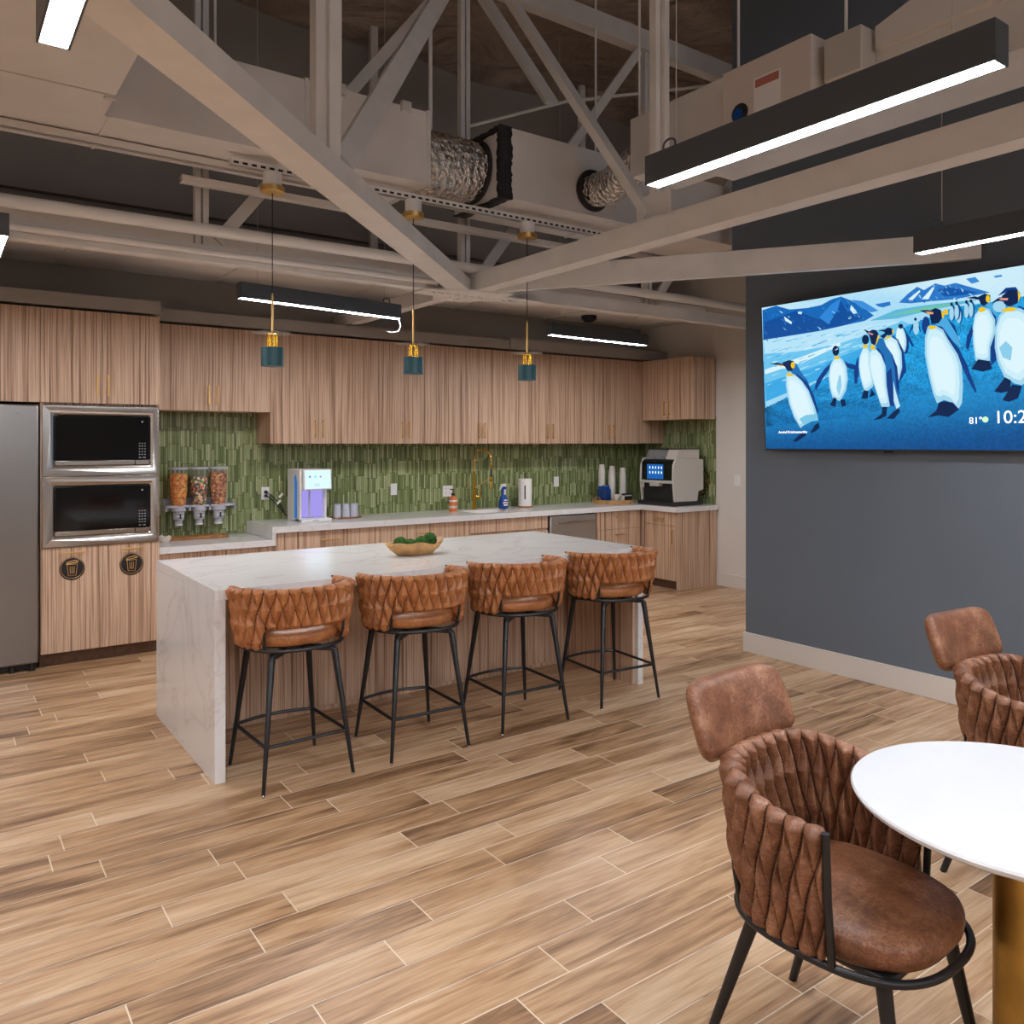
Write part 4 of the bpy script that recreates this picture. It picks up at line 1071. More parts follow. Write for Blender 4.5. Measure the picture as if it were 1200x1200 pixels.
('4fb4e4',[(0.2162,0.6947),(0.2454,0.7035),(0.2424,0.6984),(0.219,0.6885)]),
('d8f2fb',[(0.2509,0.7085),(0.3017,0.7232),(0.2966,0.7186),(0.2559,0.702)]),
('4fb4e4',[(0.1748,0.7207),(0.1979,0.7272),(0.1956,0.7248),(0.1771,0.7175)]),
('bfe8f8',[(0.3939,0.7124),(0.4414,0.7259),(0.4368,0.7251),(0.3986,0.7098)]),
('4fb4e4',[(0.1733,0.4841),(0.2259,0.5082),(0.2207,0.5062),(0.1785,0.4808)]),
('4fb4e4',[(0.3998,0.6945),(0.4261,0.7024),(0.4235,0.7011),(0.4024,0.6923)]),
('bfe8f8',[(0.3793,0.6577),(0.4221,0.6718),(0.4178,0.667),(0.3835,0.6513)]),
('d8f2fb',[(0.0912,0.5607),(0.1176,0.5712),(0.1149,0.5658),(0.0937,0.5545)]),
('4fb4e4',[(0.3765,0.7537),(0.4094,0.7619),(0.4061,0.7583),(0.3797,0.7487)]),
('4fb4e4',[(0.2287,0.5871),(0.2639,0.6006),(0.2604,0.5987),(0.2322,0.5842)]),
('3aa2dc',[(0.072,0.6847),(0.1059,0.6952),(0.1025,0.6928),(0.0753,0.6812)]),
('bfe8f8',[(0.2827,0.6575),(0.2939,0.6611),(0.2927,0.6557),(0.2837,0.6517)]),
('4fb4e4',[(0.0416,0.6349),(0.0794,0.6478),(0.0756,0.6456),(0.0454,0.6314)]),
('6cc2ea',[(0.4745,0.7662),(0.4889,0.7696),(0.4874,0.7678),(0.4759,0.7638)]),
('4fb4e4',[(0.4938,0.7649),(0.5085,0.7684),(0.5069,0.7636),(0.4952,0.7595)]),
('6cc2ea',[(0.4688,0.7441),(0.507,0.7538),(0.5032,0.7509),(0.4725,0.7396)]),
('bfe8f8',[(0.3505,0.7101),(0.387,0.7206),(0.3833,0.7188),(0.3542,0.707)]),
('bfe8f8',[(0.1494,0.4855),(0.1983,0.5078),(0.1934,0.5024),(0.1541,0.4788)]),
('d8f2fb',[(0.1118,0.7563),(0.1443,0.7647),(0.141,0.7598),(0.1149,0.7502)]),
('d8f2fb',[(0.2283,0.5316),(0.25,0.5408),(0.2477,0.5357),(0.2303,0.5259)]),
('bfe8f8',[(0.0766,0.6561),(0.1316,0.6742),(0.1262,0.6701),(0.0821,0.6502)]),
('4fb4e4',[(0.2754,0.6057),(0.3185,0.6216),(0.3142,0.6178),(0.2796,0.6004)]),
('bfe8f8',[(0.0388,0.5175),(0.0779,0.5341),(0.074,0.531),(0.0426,0.5133)]),
('4fb4e4',[(0.2718,0.6707),(0.3248,0.6876),(0.3195,0.685),(0.2771,0.6662)]),
('4fb4e4',[(0.3923,0.7324),(0.4292,0.7423),(0.4255,0.741),(0.396,0.7297)]),
('4fb4e4',[(0.0248,0.384),(0.0736,0.4093),(0.0687,0.4055),(0.0296,0.3792)]),
('3aa2dc',[(0.1068,0.638),(0.1309,0.6462),(0.1285,0.642),(0.1091,0.633)]),
('6cc2ea',[(0.0449,0.752),(0.0979,0.7658),(0.0926,0.7619),(0.0501,0.7461)]),
('4fb4e4',[(0.1381,0.6296),(0.1718,0.6413),(0.1684,0.6377),(0.1414,0.6249)]),
('bfe8f8',[(0.3294,0.6627),(0.3805,0.6793),(0.3754,0.6755),(0.3344,0.6571)]),
('d8f2fb',[(0.4183,0.7671),(0.4589,0.7767),(0.4548,0.7748),(0.4224,0.7635)]),
('6cc2ea',[(0.1984,0.529),(0.2367,0.5453),(0.2329,0.5435),(0.2022,0.5262)]),
('bfe8f8',[(0.1559,0.5418),(0.2127,0.5653),(0.2071,0.5612),(0.1615,0.5361)]),
('d8f2fb',[(0.4914,0.7547),(0.5154,0.7605),(0.513,0.7593),(0.4938,0.7524)]),
('bfe8f8',[(0.2444,0.7542),(0.2579,0.7577),(0.2564,0.7534),(0.2456,0.7494)]),
('3aa2dc',[(0.1979,0.5653),(0.221,0.5745),(0.2186,0.5718),(0.2002,0.562)]),
('bfe8f8',[(0.2556,0.5148),(0.3058,0.5369),(0.3008,0.5346),(0.2606,0.5112)]),
('bfe8f8',[(0.1037,0.517),(0.1265,0.5267),(0.1241,0.521),(0.1058,0.5106)]),
('4fb4e4',[(0.0384,0.6891),(0.0872,0.704),(0.0823,0.7021),(0.0432,0.6856)]),
('3aa2dc',[(0.1607,0.5915),(0.1984,0.6058),(0.1946,0.6012),(0.1643,0.5858)]),
('d8f2fb',[(0.184,0.6741),(0.2311,0.689),(0.2264,0.6841),(0.1886,0.6676)]),
('6cc2ea',[(0.261,0.6296),(0.2899,0.6397),(0.2869,0.6343),(0.2638,0.6232)]),
('6cc2ea',[(0.0996,0.6909),(0.1353,0.7018),(0.1317,0.6967),(0.103,0.6846)]),
('3aa2dc',[(0.0568,0.6482),(0.0918,0.6599),(0.0883,0.6549),(0.0602,0.642)]),
('d8f2fb',[(0.2872,0.544),(0.3348,0.5639),(0.33,0.5613),(0.2919,0.54)]),
('3aa2dc',[(0.0188,0.436),(0.0806,0.4657),(0.0745,0.4616),(0.0249,0.4305)]),
('3aa2dc',[(0.2428,0.7042),(0.2839,0.7162),(0.2798,0.7118),(0.2468,0.6982)]),
('3aa2dc',[(0.3538,0.612),(0.3645,0.6159),(0.3634,0.6136),(0.3549,0.6093)]),
('3aa2dc',[(0.1153,0.4412),(0.1549,0.4605),(0.151,0.4558),(0.1191,0.4356)]),
('d8f2fb',[(0.2744,0.7517),(0.309,0.7605),(0.3055,0.756),(0.2777,0.7458)]),
('d8f2fb',[(0.2875,0.6851),(0.3258,0.6968),(0.322,0.6948),(0.2913,0.6817)]),
('d8f2fb',[(0.2984,0.6814),(0.3391,0.6941),(0.335,0.6895),(0.3024,0.6753)]),
('6cc2ea',[(0.023,0.5901),(0.0815,0.612),(0.0758,0.6096),(0.0288,0.586)]),
('6cc2ea',[(0.1452,0.7492),(0.2015,0.7639),(0.196,0.7628),(0.1508,0.746)]),
('4fb4e4',[(0.1599,0.6111),(0.1956,0.6241),(0.1921,0.6222),(0.1635,0.6081)]),
('6cc2ea',[(0.1468,0.693),(0.1817,0.7036),(0.1782,0.7003),(0.1502,0.6885)]),
('6cc2ea',[(0.254,0.5575),(0.2735,0.5655),(0.2715,0.5603),(0.2558,0.5517)]),
('3aa2dc',[(0.1989,0.6252),(0.231,0.6365),(0.2277,0.6314),(0.202,0.619)]),
('4fb4e4',[(0.3418,0.594),(0.3756,0.6069),(0.3722,0.6024),(0.3451,0.5885)]),
('6cc2ea',[(0.0126,0.5787),(0.0429,0.5903),(0.0398,0.5871),(0.0155,0.5746)]),
('bfe8f8',[(0.3477,0.6592),(0.376,0.6685),(0.3732,0.6666),(0.3505,0.6563)]),
('bfe8f8',[(0.0151,0.451),(0.0365,0.461),(0.0344,0.4585),(0.0172,0.448)]),
('3aa2dc',[(0.2737,0.6504),(0.2883,0.6553),(0.2868,0.6536),(0.2751,0.6482)]),
('4fb4e4',[(0.0617,0.4896),(0.084,0.4995),(0.0817,0.4954),(0.0638,0.4849)]),
('d8f2fb',[(0.3297,0.6291),(0.3716,0.6438),(0.3674,0.6419),(0.3339,0.6258)]),
('6cc2ea',[(0.2208,0.6914),(0.2406,0.6973),(0.2385,0.6927),(0.2227,0.686)]),
('4fb4e4',[(0.1714,0.5381),(0.1874,0.5448),(0.1857,0.5409),(0.1729,0.5338)]),
('d8f2fb',[(0.2045,0.7131),(0.2539,0.7273),(0.249,0.7254),(0.2094,0.7094)]),
('d8f2fb',[(0.4074,0.6547),(0.4459,0.6674),(0.442,0.6638),(0.4112,0.6496)]),
('bfe8f8',[(0.2465,0.5778),(0.2753,0.589),(0.2724,0.5845),(0.2493,0.5724)]),
('4fb4e4',[(0.0598,0.6197),(0.1067,0.6363),(0.102,0.6317),(0.0643,0.6136)]),
('4fb4e4',[(0.3158,0.7413),(0.3657,0.7543),(0.3607,0.7527),(0.3208,0.7376)]),
('4fb4e4',[(0.0515,0.5777),(0.087,0.5914),(0.0835,0.5886),(0.0549,0.5739)]),
('4fb4e4',[(0.2525,0.7532),(0.2981,0.7648),(0.2935,0.7627),(0.257,0.7493)]),
('4fb4e4',[(0.2062,0.5774),(0.259,0.598),(0.2538,0.5941),(0.2114,0.572)]),
('4fb4e4',[(0.4113,0.6765),(0.4441,0.6868),(0.4408,0.6817),(0.4145,0.6702)]),
('bfe8f8',[(0.0366,0.6003),(0.0645,0.6106),(0.0617,0.6069),(0.0393,0.5958)]),
('6cc2ea',[(0.1166,0.5544),(0.1327,0.5608),(0.131,0.5591),(0.1181,0.5521)]),
('d8f2fb',[(0.0185,0.6435),(0.0428,0.6516),(0.0404,0.6486),(0.0209,0.6397)]),
('6cc2ea',[(0.0701,0.619),(0.0861,0.6247),(0.0844,0.6204),(0.0716,0.6142)]),
('3aa2dc',[(0.3185,0.7374),(0.35,0.7458),(0.3468,0.7414),(0.3215,0.7318)]),
('4fb4e4',[(0.3407,0.7351),(0.3787,0.7453),(0.3749,0.7408),(0.3444,0.7292)]),
('4fb4e4',[(0.0617,0.5387),(0.1149,0.5606),(0.1097,0.5588),(0.067,0.5355)]),
('bfe8f8',[(0.1817,0.7609),(0.1949,0.7642),(0.1935,0.7612),(0.1829,0.7573)]),
('6cc2ea',[(0.1897,0.5028),(0.2381,0.5244),(0.2333,0.5199),(0.1945,0.4971)]),
('3aa2dc',[(0.0389,0.4232),(0.0718,0.4393),(0.0685,0.4367),(0.0421,0.4198)]),
('3aa2dc',[(0.0507,0.595),(0.0906,0.6098),(0.0866,0.6056),(0.0546,0.5895)]),
('6cc2ea',[(0.308,0.7445),(0.3442,0.7539),(0.3406,0.7514),(0.3116,0.7406)]),
('bfe8f8',[(0.3469,0.6741),(0.3963,0.6896),(0.3914,0.6882),(0.3519,0.6708)]),
('6cc2ea',[(0.4664,0.7227),(0.4917,0.7296),(0.4891,0.7255),(0.4688,0.7175)]),
('3aa2dc',[(0.366,0.631),(0.39,0.6394),(0.3875,0.6342),(0.3683,0.6249)]),
('d8f2fb',[(0.2959,0.6655),(0.3192,0.673),(0.3169,0.6713),(0.2982,0.663)]),
('3aa2dc',[(0.0878,0.4234),(0.1061,0.4324),(0.1042,0.4289),(0.0895,0.4195)]),
('6cc2ea',[(0.082,0.4798),(0.1359,0.5044),(0.1305,0.5021),(0.0873,0.4762)]),
('46b0e0',[(0.31,0.2723),(0.3389,0.2823),(0.3361,0.2807),(0.3128,0.2704)]),
('46b0e0',[(0.2692,0.3283),(0.293,0.336),(0.2906,0.3316),(0.2715,0.3235)]),
('46b0e0',[(0.5581,0.3824),(0.5689,0.3861),(0.5678,0.3846),(0.5591,0.3808)]),
('0b5a9c',[(0.9611,0.6272),(0.9663,0.6288),(0.9658,0.6266),(0.9616,0.6249)]),
('0d66aa',[(0.6751,0.5062),(0.6935,0.5119),(0.6916,0.5083),(0.6769,0.5021)]),
('46b0e0',[(0.8508,0.5144),(0.86,0.5174),(0.8591,0.5152),(0.8517,0.512)]),
('0d66aa',[(0.7488,0.444),(0.7616,0.4483),(0.7603,0.4448),(0.75,0.4402)]),
('46b0e0',[(0.9873,0.4645),(0.998,0.472),(0.998,0.4698),(0.9894,0.4617)]),
('0d66aa',[(0.7223,0.7601),(0.7528,0.7673),(0.7498,0.7662),(0.7254,0.7577)]),
('46b0e0',[(0.4436,0.5491),(0.4745,0.5576),(0.4714,0.5532),(0.4467,0.5437)]),
('46b0e0',[(0.7416,0.5227),(0.7504,0.5255),(0.7495,0.5226),(0.7424,0.5195)]),
('0b5a9c',[(0.3706,0.3052),(0.3979,0.3144),(0.3951,0.31),(0.3733,0.3004)]),
('0d66aa',[(0.7749,0.4174),(0.8053,0.4279),(0.8022,0.4246),(0.7779,0.4133)]),
('46b0e0',[(0.6922,0.6182),(0.7245,0.6271),(0.7212,0.6236),(0.6953,0.6135)]),
('0b5a9c',[(0.7452,0.5228),(0.7765,0.5325),(0.7733,0.5304),(0.7483,0.5197)]),
('1579b8',[(0.6314,0.4403),(0.651,0.4466),(0.6491,0.4439),(0.6334,0.437)]),
('1579b8',[(0.7116,0.4687),(0.736,0.4766),(0.7335,0.4729),(0.714,0.4643)]),
('0d66aa',[(0.6077,0.5864),(0.6247,0.5912),(0.623,0.5881),(0.6093,0.5827)]),
('46b0e0',[(0.4646,0.4561),(0.4731,0.4587),(0.4723,0.457),(0.4654,0.4542)]),
('0d66aa',[(0.4461,0.2772),(0.4748,0.2874),(0.4719,0.2831),(0.4489,0.2724)]),
('0d66aa',[(0.2875,0.3902),(0.3152,0.3987),(0.3124,0.3951),(0.2902,0.386)]),
('0b5a9c',[(0.8079,0.6825),(0.8244,0.6869),(0.8228,0.6845),(0.8095,0.6794)]),
('46b0e0',[(0.9399,0.7021),(0.9465,0.7039),(0.9458,0.7019),(0.9405,0.6998)]),
('1579b8',[(0.6083,0.5609),(0.6333,0.5681),(0.6308,0.5649),(0.6107,0.5569)]),
('46b0e0',[(0.7254,0.4531),(0.7331,0.4556),(0.7322,0.4513),(0.7261,0.4486)]),
('1579b8',[(0.4942,0.553),(0.5182,0.5597),(0.5158,0.5577),(0.4965,0.5503)]),
('0d66aa',[(0.9143,0.4922),(0.9414,0.5013),(0.9387,0.5003),(0.917,0.4904)]),
('46b0e0',[(0.5517,0.5792),(0.5632,0.5823),(0.562,0.5782),(0.5528,0.5746)]),
('1579b8',[(0.8529,0.6621),(0.868,0.6663),(0.8664,0.6642),(0.8544,0.6594)]),
('0b5a9c',[(0.5625,0.5135),(0.5745,0.5171),(0.5733,0.5147),(0.5636,0.5108)]),
('0b5a9c',[(0.4457,0.3007),(0.4836,0.3139),(0.4798,0.3093),(0.4494,0.2955)]),
('46b0e0',[(0.5412,0.5706),(0.5505,0.5732),(0.5496,0.5716),(0.5421,0.5687)]),
('0d66aa',[(0.784,0.4816),(0.7946,0.4851),(0.7936,0.483),(0.7851,0.4792)]),
('46b0e0',[(0.2453,0.3325),(0.2795,0.3434),(0.2761,0.3395),(0.2486,0.3279)]),
('46b0e0',[(0.3868,0.4537),(0.4091,0.4603),(0.4068,0.4555),(0.389,0.4483)]),
('0d66aa',[(0.9791,0.6539),(0.9941,0.6582),(0.9926,0.6563),(0.9806,0.6512)]),
('0d66aa',[(0.4809,0.3939),(0.5104,0.4034),(0.5074,0.3992),(0.4838,0.389)]),
('0b5a9c',[(0.688,0.4054),(0.7106,0.4132),(0.7084,0.4118),(0.6902,0.4035)]),
('1579b8',[(0.925,0.5598),(0.9385,0.5641),(0.9372,0.5628),(0.9263,0.5581)]),
('46b0e0',[(0.9397,0.6229),(0.9543,0.6273),(0.9529,0.6258),(0.9411,0.6209)]),
('46b0e0',[(0.2455,0.3665),(0.2673,0.3732),(0.2651,0.3701),(0.2476,0.3629)]),
('0b5a9c',[(0.8363,0.549),(0.8599,0.5563),(0.8575,0.5548),(0.8386,0.5466)]),
('1579b8',[(0.6096,0.5303),(0.6424,0.54),(0.6392,0.5388),(0.6129,0.5281)]),
('0b5a9c',[(0.5632,0.4306),(0.5739,0.434),(0.5728,0.4315),(0.5642,0.4278)]),
('1579b8',[(0.419,0.2761),(0.4434,0.2847),(0.4409,0.2824),(0.4214,0.2734)]),
('1579b8',[(0.5517,0.5134),(0.5845,0.5231),(0.5812,0.5205),(0.555,0.5099)]),
('0b5a9c',[(0.5157,0.3477),(0.5325,0.3535),(0.5308,0.3517),(0.5173,0.3457)]),
('0b5a9c',[(0.6644,0.6317),(0.6918,0.6391),(0.6891,0.6378),(0.6671,0.6294)]),
('46b0e0',[(0.8618,0.4636),(0.8859,0.4719),(0.8835,0.4704),(0.8641,0.4614)]),
('0d66aa',[(0.8156,0.6403),(0.831,0.6446),(0.8295,0.6431),(0.8171,0.6382)]),
('46b0e0',[(0.7104,0.4965),(0.734,0.5039),(0.7316,0.4997),(0.7127,0.4915)]),
('46b0e0',[(0.767,0.4171),(0.7796,0.4214),(0.7783,0.4203),(0.7683,0.4156)]),
('0d66aa',[(0.3263,0.375),(0.3527,0.3833),(0.3501,0.3819),(0.3289,0.3731)]),
('46b0e0',[(0.9486,0.5217),(0.9609,0.5258),(0.9597,0.524),(0.9498,0.5195)]),
('1579b8',[(0.6595,0.4852),(0.668,0.4879),(0.6671,0.4834),(0.6602,0.4805)]),
('0d66aa',[(0.4856,0.5567),(0.5038,0.5618),(0.502,0.5588),(0.4873,0.5532)]),
('46b0e0',[(0.679,0.5369),(0.7082,0.5457),(0.7053,0.544),(0.6819,0.5343)]),
('1579b8',[(0.8842,0.4645),(0.9051,0.4717),(0.903,0.4684),(0.8862,0.4606)]),
('0b5a9c',[(0.9246,0.5633),(0.9454,0.5699),(0.9433,0.5667),(0.9267,0.5594)]),
('46b0e0',[(0.8582,0.4712),(0.8687,0.4748),(0.8676,0.4726),(0.8592,0.4688)]),
('0d66aa',[(0.6087,0.608),(0.6276,0.6131),(0.6257,0.6118),(0.6106,0.606)]),
('1579b8',[(0.6691,0.7261),(0.6897,0.731),(0.6876,0.7271),(0.6711,0.7212)]),
('46b0e0',[(0.5827,0.4678),(0.602,0.4738),(0.6,0.4704),(0.5845,0.4638)]),
('0d66aa',[(0.6305,0.622),(0.6545,0.6285),(0.6521,0.6264),(0.6329,0.6191)]),
('46b0e0',[(0.8218,0.6061),(0.8381,0.6108),(0.8364,0.6088),(0.8234,0.6034)]),
('1579b8',[(0.8095,0.4741),(0.8265,0.4797),(0.8248,0.4772),(0.8112,0.4711)]),
('46b0e0',[(0.4095,0.3707),(0.4457,0.3824),(0.4421,0.3794),(0.4131,0.3669)]),
('0d66aa',[(0.5016,0.3556),(0.5089,0.3581),(0.5081,0.3558),(0.5023,0.3532)]),
('1579b8',[(0.8423,0.7736),(0.853,0.7762),(0.8519,0.7736),(0.8433,0.7705)]),
('46b0e0',[(0.6609,0.5265),(0.6827,0.5331),(0.6805,0.5314),(0.6631,0.5242)]),
('0b5a9c',[(0.7679,0.4793),(0.7968,0.4888),(0.7939,0.4859),(0.7707,0.4757)]),
('0b5a9c',[(0.2118,0.3909),(0.2466,0.4014),(0.2431,0.3985),(0.2152,0.3872)]),
('0b5a9c',[(0.6935,0.6695),(0.723,0.6771),(0.72,0.6752),(0.6964,0.6664)]),
('1579b8',[(0.4135,0.5149),(0.4277,0.519),(0.4262,0.5153),(0.4148,0.5108)]),
('46b0e0',[(0.7285,0.4213),(0.7403,0.4253),(0.7391,0.4216),(0.7296,0.4173)]),
('46b0e0',[(0.5078,0.3845),(0.5166,0.3874),(0.5157,0.3857),(0.5086,0.3826)]),
('1579b8',[(0.8116,0.5461),(0.8213,0.5491),(0.8203,0.548),(0.8125,0.5446)]),
('46b0e0',[(0.5719,0.5728),(0.5906,0.578),(0.5887,0.575),(0.5737,0.5692)]),
('1579b8',[(0.294,0.4265),(0.3281,0.4367),(0.3247,0.4337),(0.2974,0.4227)]),
('46b0e0',[(0.6478,0.6565),(0.6772,0.6642),(0.6743,0.6606),(0.6507,0.6517)]),
('0d66aa',[(0.9849,0.7367),(0.9963,0.7397),(0.9952,0.7385),(0.986,0.735)]),
('46b0e0',[(0.1999,0.3743),(0.2147,0.3788),(0.2132,0.3767),(0.2013,0.3719)]),
('46b0e0',[(0.9373,0.6482),(0.9587,0.6544),(0.9566,0.6511),(0.9394,0.644)]),
('1579b8',[(0.8882,0.5195),(0.9063,0.5254),(0.9044,0.5219),(0.89,0.5154)]),
('0b5a9c',[(0.8313,0.7531),(0.8605,0.7603),(0.8576,0.7577),(0.8342,0.7492)]),
('46b0e0',[(0.9256,0.4313),(0.9437,0.4378),(0.9419,0.4359),(0.9274,0.4289)]),
('0b5a9c',[(0.2462,0.3073),(0.2889,0.3213),(0.2846,0.3178),(0.2504,0.3031)]),
('46b0e0',[(0.4082,0.3759),(0.4249,0.3813),(0.4232,0.3774),(0.4098,0.3716)]),
('1579b8',[(0.6058,0.5968),(0.6297,0.6034),(0.6273,0.6013),(0.6082,0.5939)]),
('0b5a9c',[(0.6906,0.4933),(0.7195,0.5024),(0.7166,0.5005),(0.6934,0.4906)]),
('0b5a9c',[(0.7789,0.6658),(0.8079,0.6736),(0.805,0.672),(0.7818,0.663)]),
('0b5a9c',[(0.6974,0.6575),(0.7054,0.6597),(0.7046,0.6563),(0.6982,0.6539)]),
('0d66aa',[(0.3168,0.3982),(0.3471,0.4075),(0.344,0.4051),(0.3197,0.3951)]),
('1579b8',[(0.6603,0.3966),(0.6682,0.3993),(0.6673,0.3971),(0.661,0.3942)]),
('46b0e0',[(0.7294,0.559),(0.7582,0.5676),(0.7554,0.5662),(0.7322,0.5566)]),
('0d66aa',[(0.6346,0.5669),(0.6524,0.572),(0.6506,0.5707),(0.6364,0.5651)]),
('46b0e0',[(0.9845,0.579),(0.9932,0.5818),(0.9923,0.5778),(0.9853,0.5747)]),
('0d66aa',[(0.8317,0.4535),(0.8459,0.4584),(0.8445,0.4552),(0.8331,0.4499)]),
('1579b8',[(0.9218,0.5184),(0.9341,0.5225),(0.9329,0.5214),(0.923,0.517)]),
('0d66aa',[(0.6733,0.6398),(0.6924,0.6449),(0.6905,0.6423),(0.6752,0.6364)]),
('0b5a9c',[(0.9438,0.4331),(0.9607,0.4392),(0.959,0.4362),(0.9454,0.4296)]),
('1579b8',[(0.6856,0.4277),(0.6927,0.4301),(0.692,0.4279),(0.6863,0.4253)]),
('0b5a9c',[(0.359,0.3451),(0.3911,0.3556),(0.3879,0.3521),(0.3622,0.341)]),
('0b5a9c',[(0.9826,0.7419),(0.998,0.7464),(0.9979,0.7436),(0.9842,0.7384)]),
('0b5a9c',[(0.4936,0.3506),(0.5109,0.3565),(0.5091,0.3537),(0.4953,0.3476)]),
('0b5a9c',[(0.2002,0.2914),(0.2186,0.2974),(0.2167,0.2941),(0.202,0.2878)]),
('0b5a9c',[(0.7762,0.5894),(0.8076,0.5986),(0.8045,0.5964),(0.7793,0.5861)]),
('0b5a9c',[(0.7872,0.5003),(0.8136,0.5089),(0.811,0.5066),(0.7898,0.4973)]),
('46b0e0',[(0.698,0.513),(0.7251,0.5214),(0.7224,0.5181),(0.7006,0.5089)]),
('1579b8',[(0.6871,0.6495),(0.6997,0.6529),(0.6984,0.6515),(0.6883,0.6477)]),
('0b4a8e',[(0.7387,0.7906),(0.7376,0.7705),(0.7351,0.7547),(0.7315,0.7463),(0.7278,0.7472),(0.7245,0.757),(0.7223,0.774),(0.7217,0.7946),(0.7228,0.8148),(0.7254,0.8307),(0.7289,0.8389),(0.7327,0.838),(0.736,0.828),(0.7381,0.8112)]),
('a3d5ec',[(0.7337,0.7892),(0.7328,0.7712),(0.7307,0.7571),(0.7277,0.7497),(0.7246,0.7504),(0.7218,0.7591),(0.72,0.7741),(0.7195,0.7925),(0.7205,0.8105),(0.7227,0.8246),(0.7256,0.832),(0.7288,0.8312),(0.7315,0.8224),(0.7333,0.8074)]),
('06234f',[(0.7316,0.842),(0.7311,0.8376),(0.7299,0.8343),(0.7282,0.8327),(0.7263,0.8331),(0.7246,0.8356),(0.7234,0.8395),(0.7231,0.8442),(0.7236,0.8486),(0.7248,0.8519),(0.7265,0.8535),(0.7284,0.853),(0.7301,0.8506),(0.7312,0.8467)]),
('0b4a8e',[(0.7609,0.7698),(0.7598,0.7498),(0.7573,0.7341),(0.7538,0.7258),(0.7501,0.7266),(0.7468,0.7364),(0.7447,0.7532),(0.7441,0.7737),(0.7452,0.7938),(0.7478,0.8095),(0.7513,0.8177),(0.755,0.8168),(0.7582,0.807),(0.7603,0.7902)]),
('a3d5ec',[(0.756,0.7684),(0.7551,0.7505),(0.753,0.7365),(0.7501,0.7291),(0.7469,0.7298),(0.7442,0.7384),(0.7425,0.7533),(0.742,0.7716),(0.7429,0.7895),(0.7451,0.8035),(0.748,0.8108),(0.7511,0.8101),(0.7538,0.8014),(0.7555,0.7865)]),
('06234f',[(0.7539,0.8209),(0.7534,0.8165),(0.7522,0.8131),(0.7505,0.8115),(0.7486,0.812),(0.747,0.8144),(0.7458,0.8183),(0.7455,0.8229),(0.746,0.8273),(0.7472,0.8307),(0.7489,0.8322),(0.7508,0.8318),(0.7524,0.8294),(0.7535,0.8255)]),
('0b4a8e',[(0.784,0.7929),(0.783,0.773),(0.7805,0.7574),(0.7771,0.7492),(0.7734,0.75),(0.7702,0.7598),(0.7681,0.7765),(0.7675,0.7968),(0.7686,0.8168),(0.7711,0.8323),(0.7745,0.8405),(0.7782,0.8395),(0.7814,0.8298),(0.7835,0.8131)]),
('a3d5ec',[(0.7792,0.7914),(0.7783,0.7737),(0.7762,0.7598),(0.7734,0.7525),(0.7703,0.7532),(0.7676,0.7618),(0.7659,0.7766),(0.7654,0.7947),(0.7663,0.8125),(0.7684,0.8264),(0.7713,0.8337),(0.7744,0.8329),(0.777,0.8243),(0.7787,0.8095)]),
('06234f',[(0.7771,0.8436),(0.7766,0.8392),(0.7754,0.8359),(0.7738,0.8343),(0.7719,0.8348),(0.7703,0.8372),(0.7692,0.8411),(0.7688,0.8457),(0.7693,0.85),(0.7705,0.8533),(0.7722,0.8549),(0.774,0.8544),(0.7756,0.852),(0.7767,0.8481)]),
('0b4a8e',[(0.7978,0.796),(0.7967,0.7762),(0.7942,0.7607),(0.7909,0.7526),(0.7872,0.7534),(0.784,0.7631),(0.7819,0.7797),(0.7814,0.8),(0.7824,0.8198),(0.7849,0.8353),(0.7883,0.8434),(0.792,0.8425),(0.7951,0.8328),(0.7972,0.8162)]),
('a3d5ec',[(0.793,0.7946),(0.7921,0.777),(0.79,0.7631),(0.7872,0.7558),(0.7841,0.7565),(0.7815,0.7651),(0.7797,0.7799),(0.7793,0.7979),(0.7802,0.8156),(0.7823,0.8294),(0.7851,0.8366),(0.7882,0.8359),(0.7908,0.8273),(0.7925,0.8125)]),
('06234f',[(0.7909,0.8465),(0.7904,0.8421),(0.7892,0.8389),(0.7876,0.8373),(0.7857,0.8378),(0.7841,0.8402),(0.783,0.844),(0.7827,0.8486),(0.7831,0.8529),(0.7843,0.8562),(0.786,0.8578),(0.7878,0.8573),(0.7894,0.8549),(0.7905,0.851)]),
('0b4a8e',[(0.7542,0.7935),(0.7531,0.7734),(0.7506,0.7577),(0.7471,0.7494),(0.7434,0.7502),(0.7401,0.7601),(0.738,0.7769),(0.7374,0.7975),(0.7385,0.8176),(0.7411,0.8333),(0.7445,0.8415),(0.7483,0.8406),(0.7515,0.8307),(0.7537,0.8139)]),
('a3d5ec',[(0.7493,0.792),(0.7484,0.7742),(0.7463,0.7601),(0.7433,0.7527),(0.7402,0.7534),(0.7375,0.7621),(0.7357,0.7771),(0.7352,0.7954),(0.7362,0.8133),(0.7383,0.8273),(0.7413,0.8347),(0.7444,0.8339),(0.7471,0.8252),(0.7488,0.8102)]),
('06234f',[(0.7472,0.8447),(0.7467,0.8402),(0.7455,0.8369),(0.7438,0.8353),(0.7419,0.8358),(0.7402,0.8382),(0.7391,0.8422),(0.7387,0.8468),(0.7392,0.8512),(0.7404,0.8545),(0.7422,0.8561),(0.744,0.8556),(0.7457,0.8532),(0.7468,0.8493)]),
('a3d5ec',[(0.6206,0.7302),(0.6194,0.7116),(0.6164,0.6971),(0.6124,0.6895),(0.6079,0.6904),(0.6041,0.6995),(0.6015,0.7152),(0.6008,0.7343),(0.6021,0.753),(0.605,0.7675),(0.6091,0.775),(0.6136,0.7741),(0.6174,0.7648),(0.6199,0.7492)]),
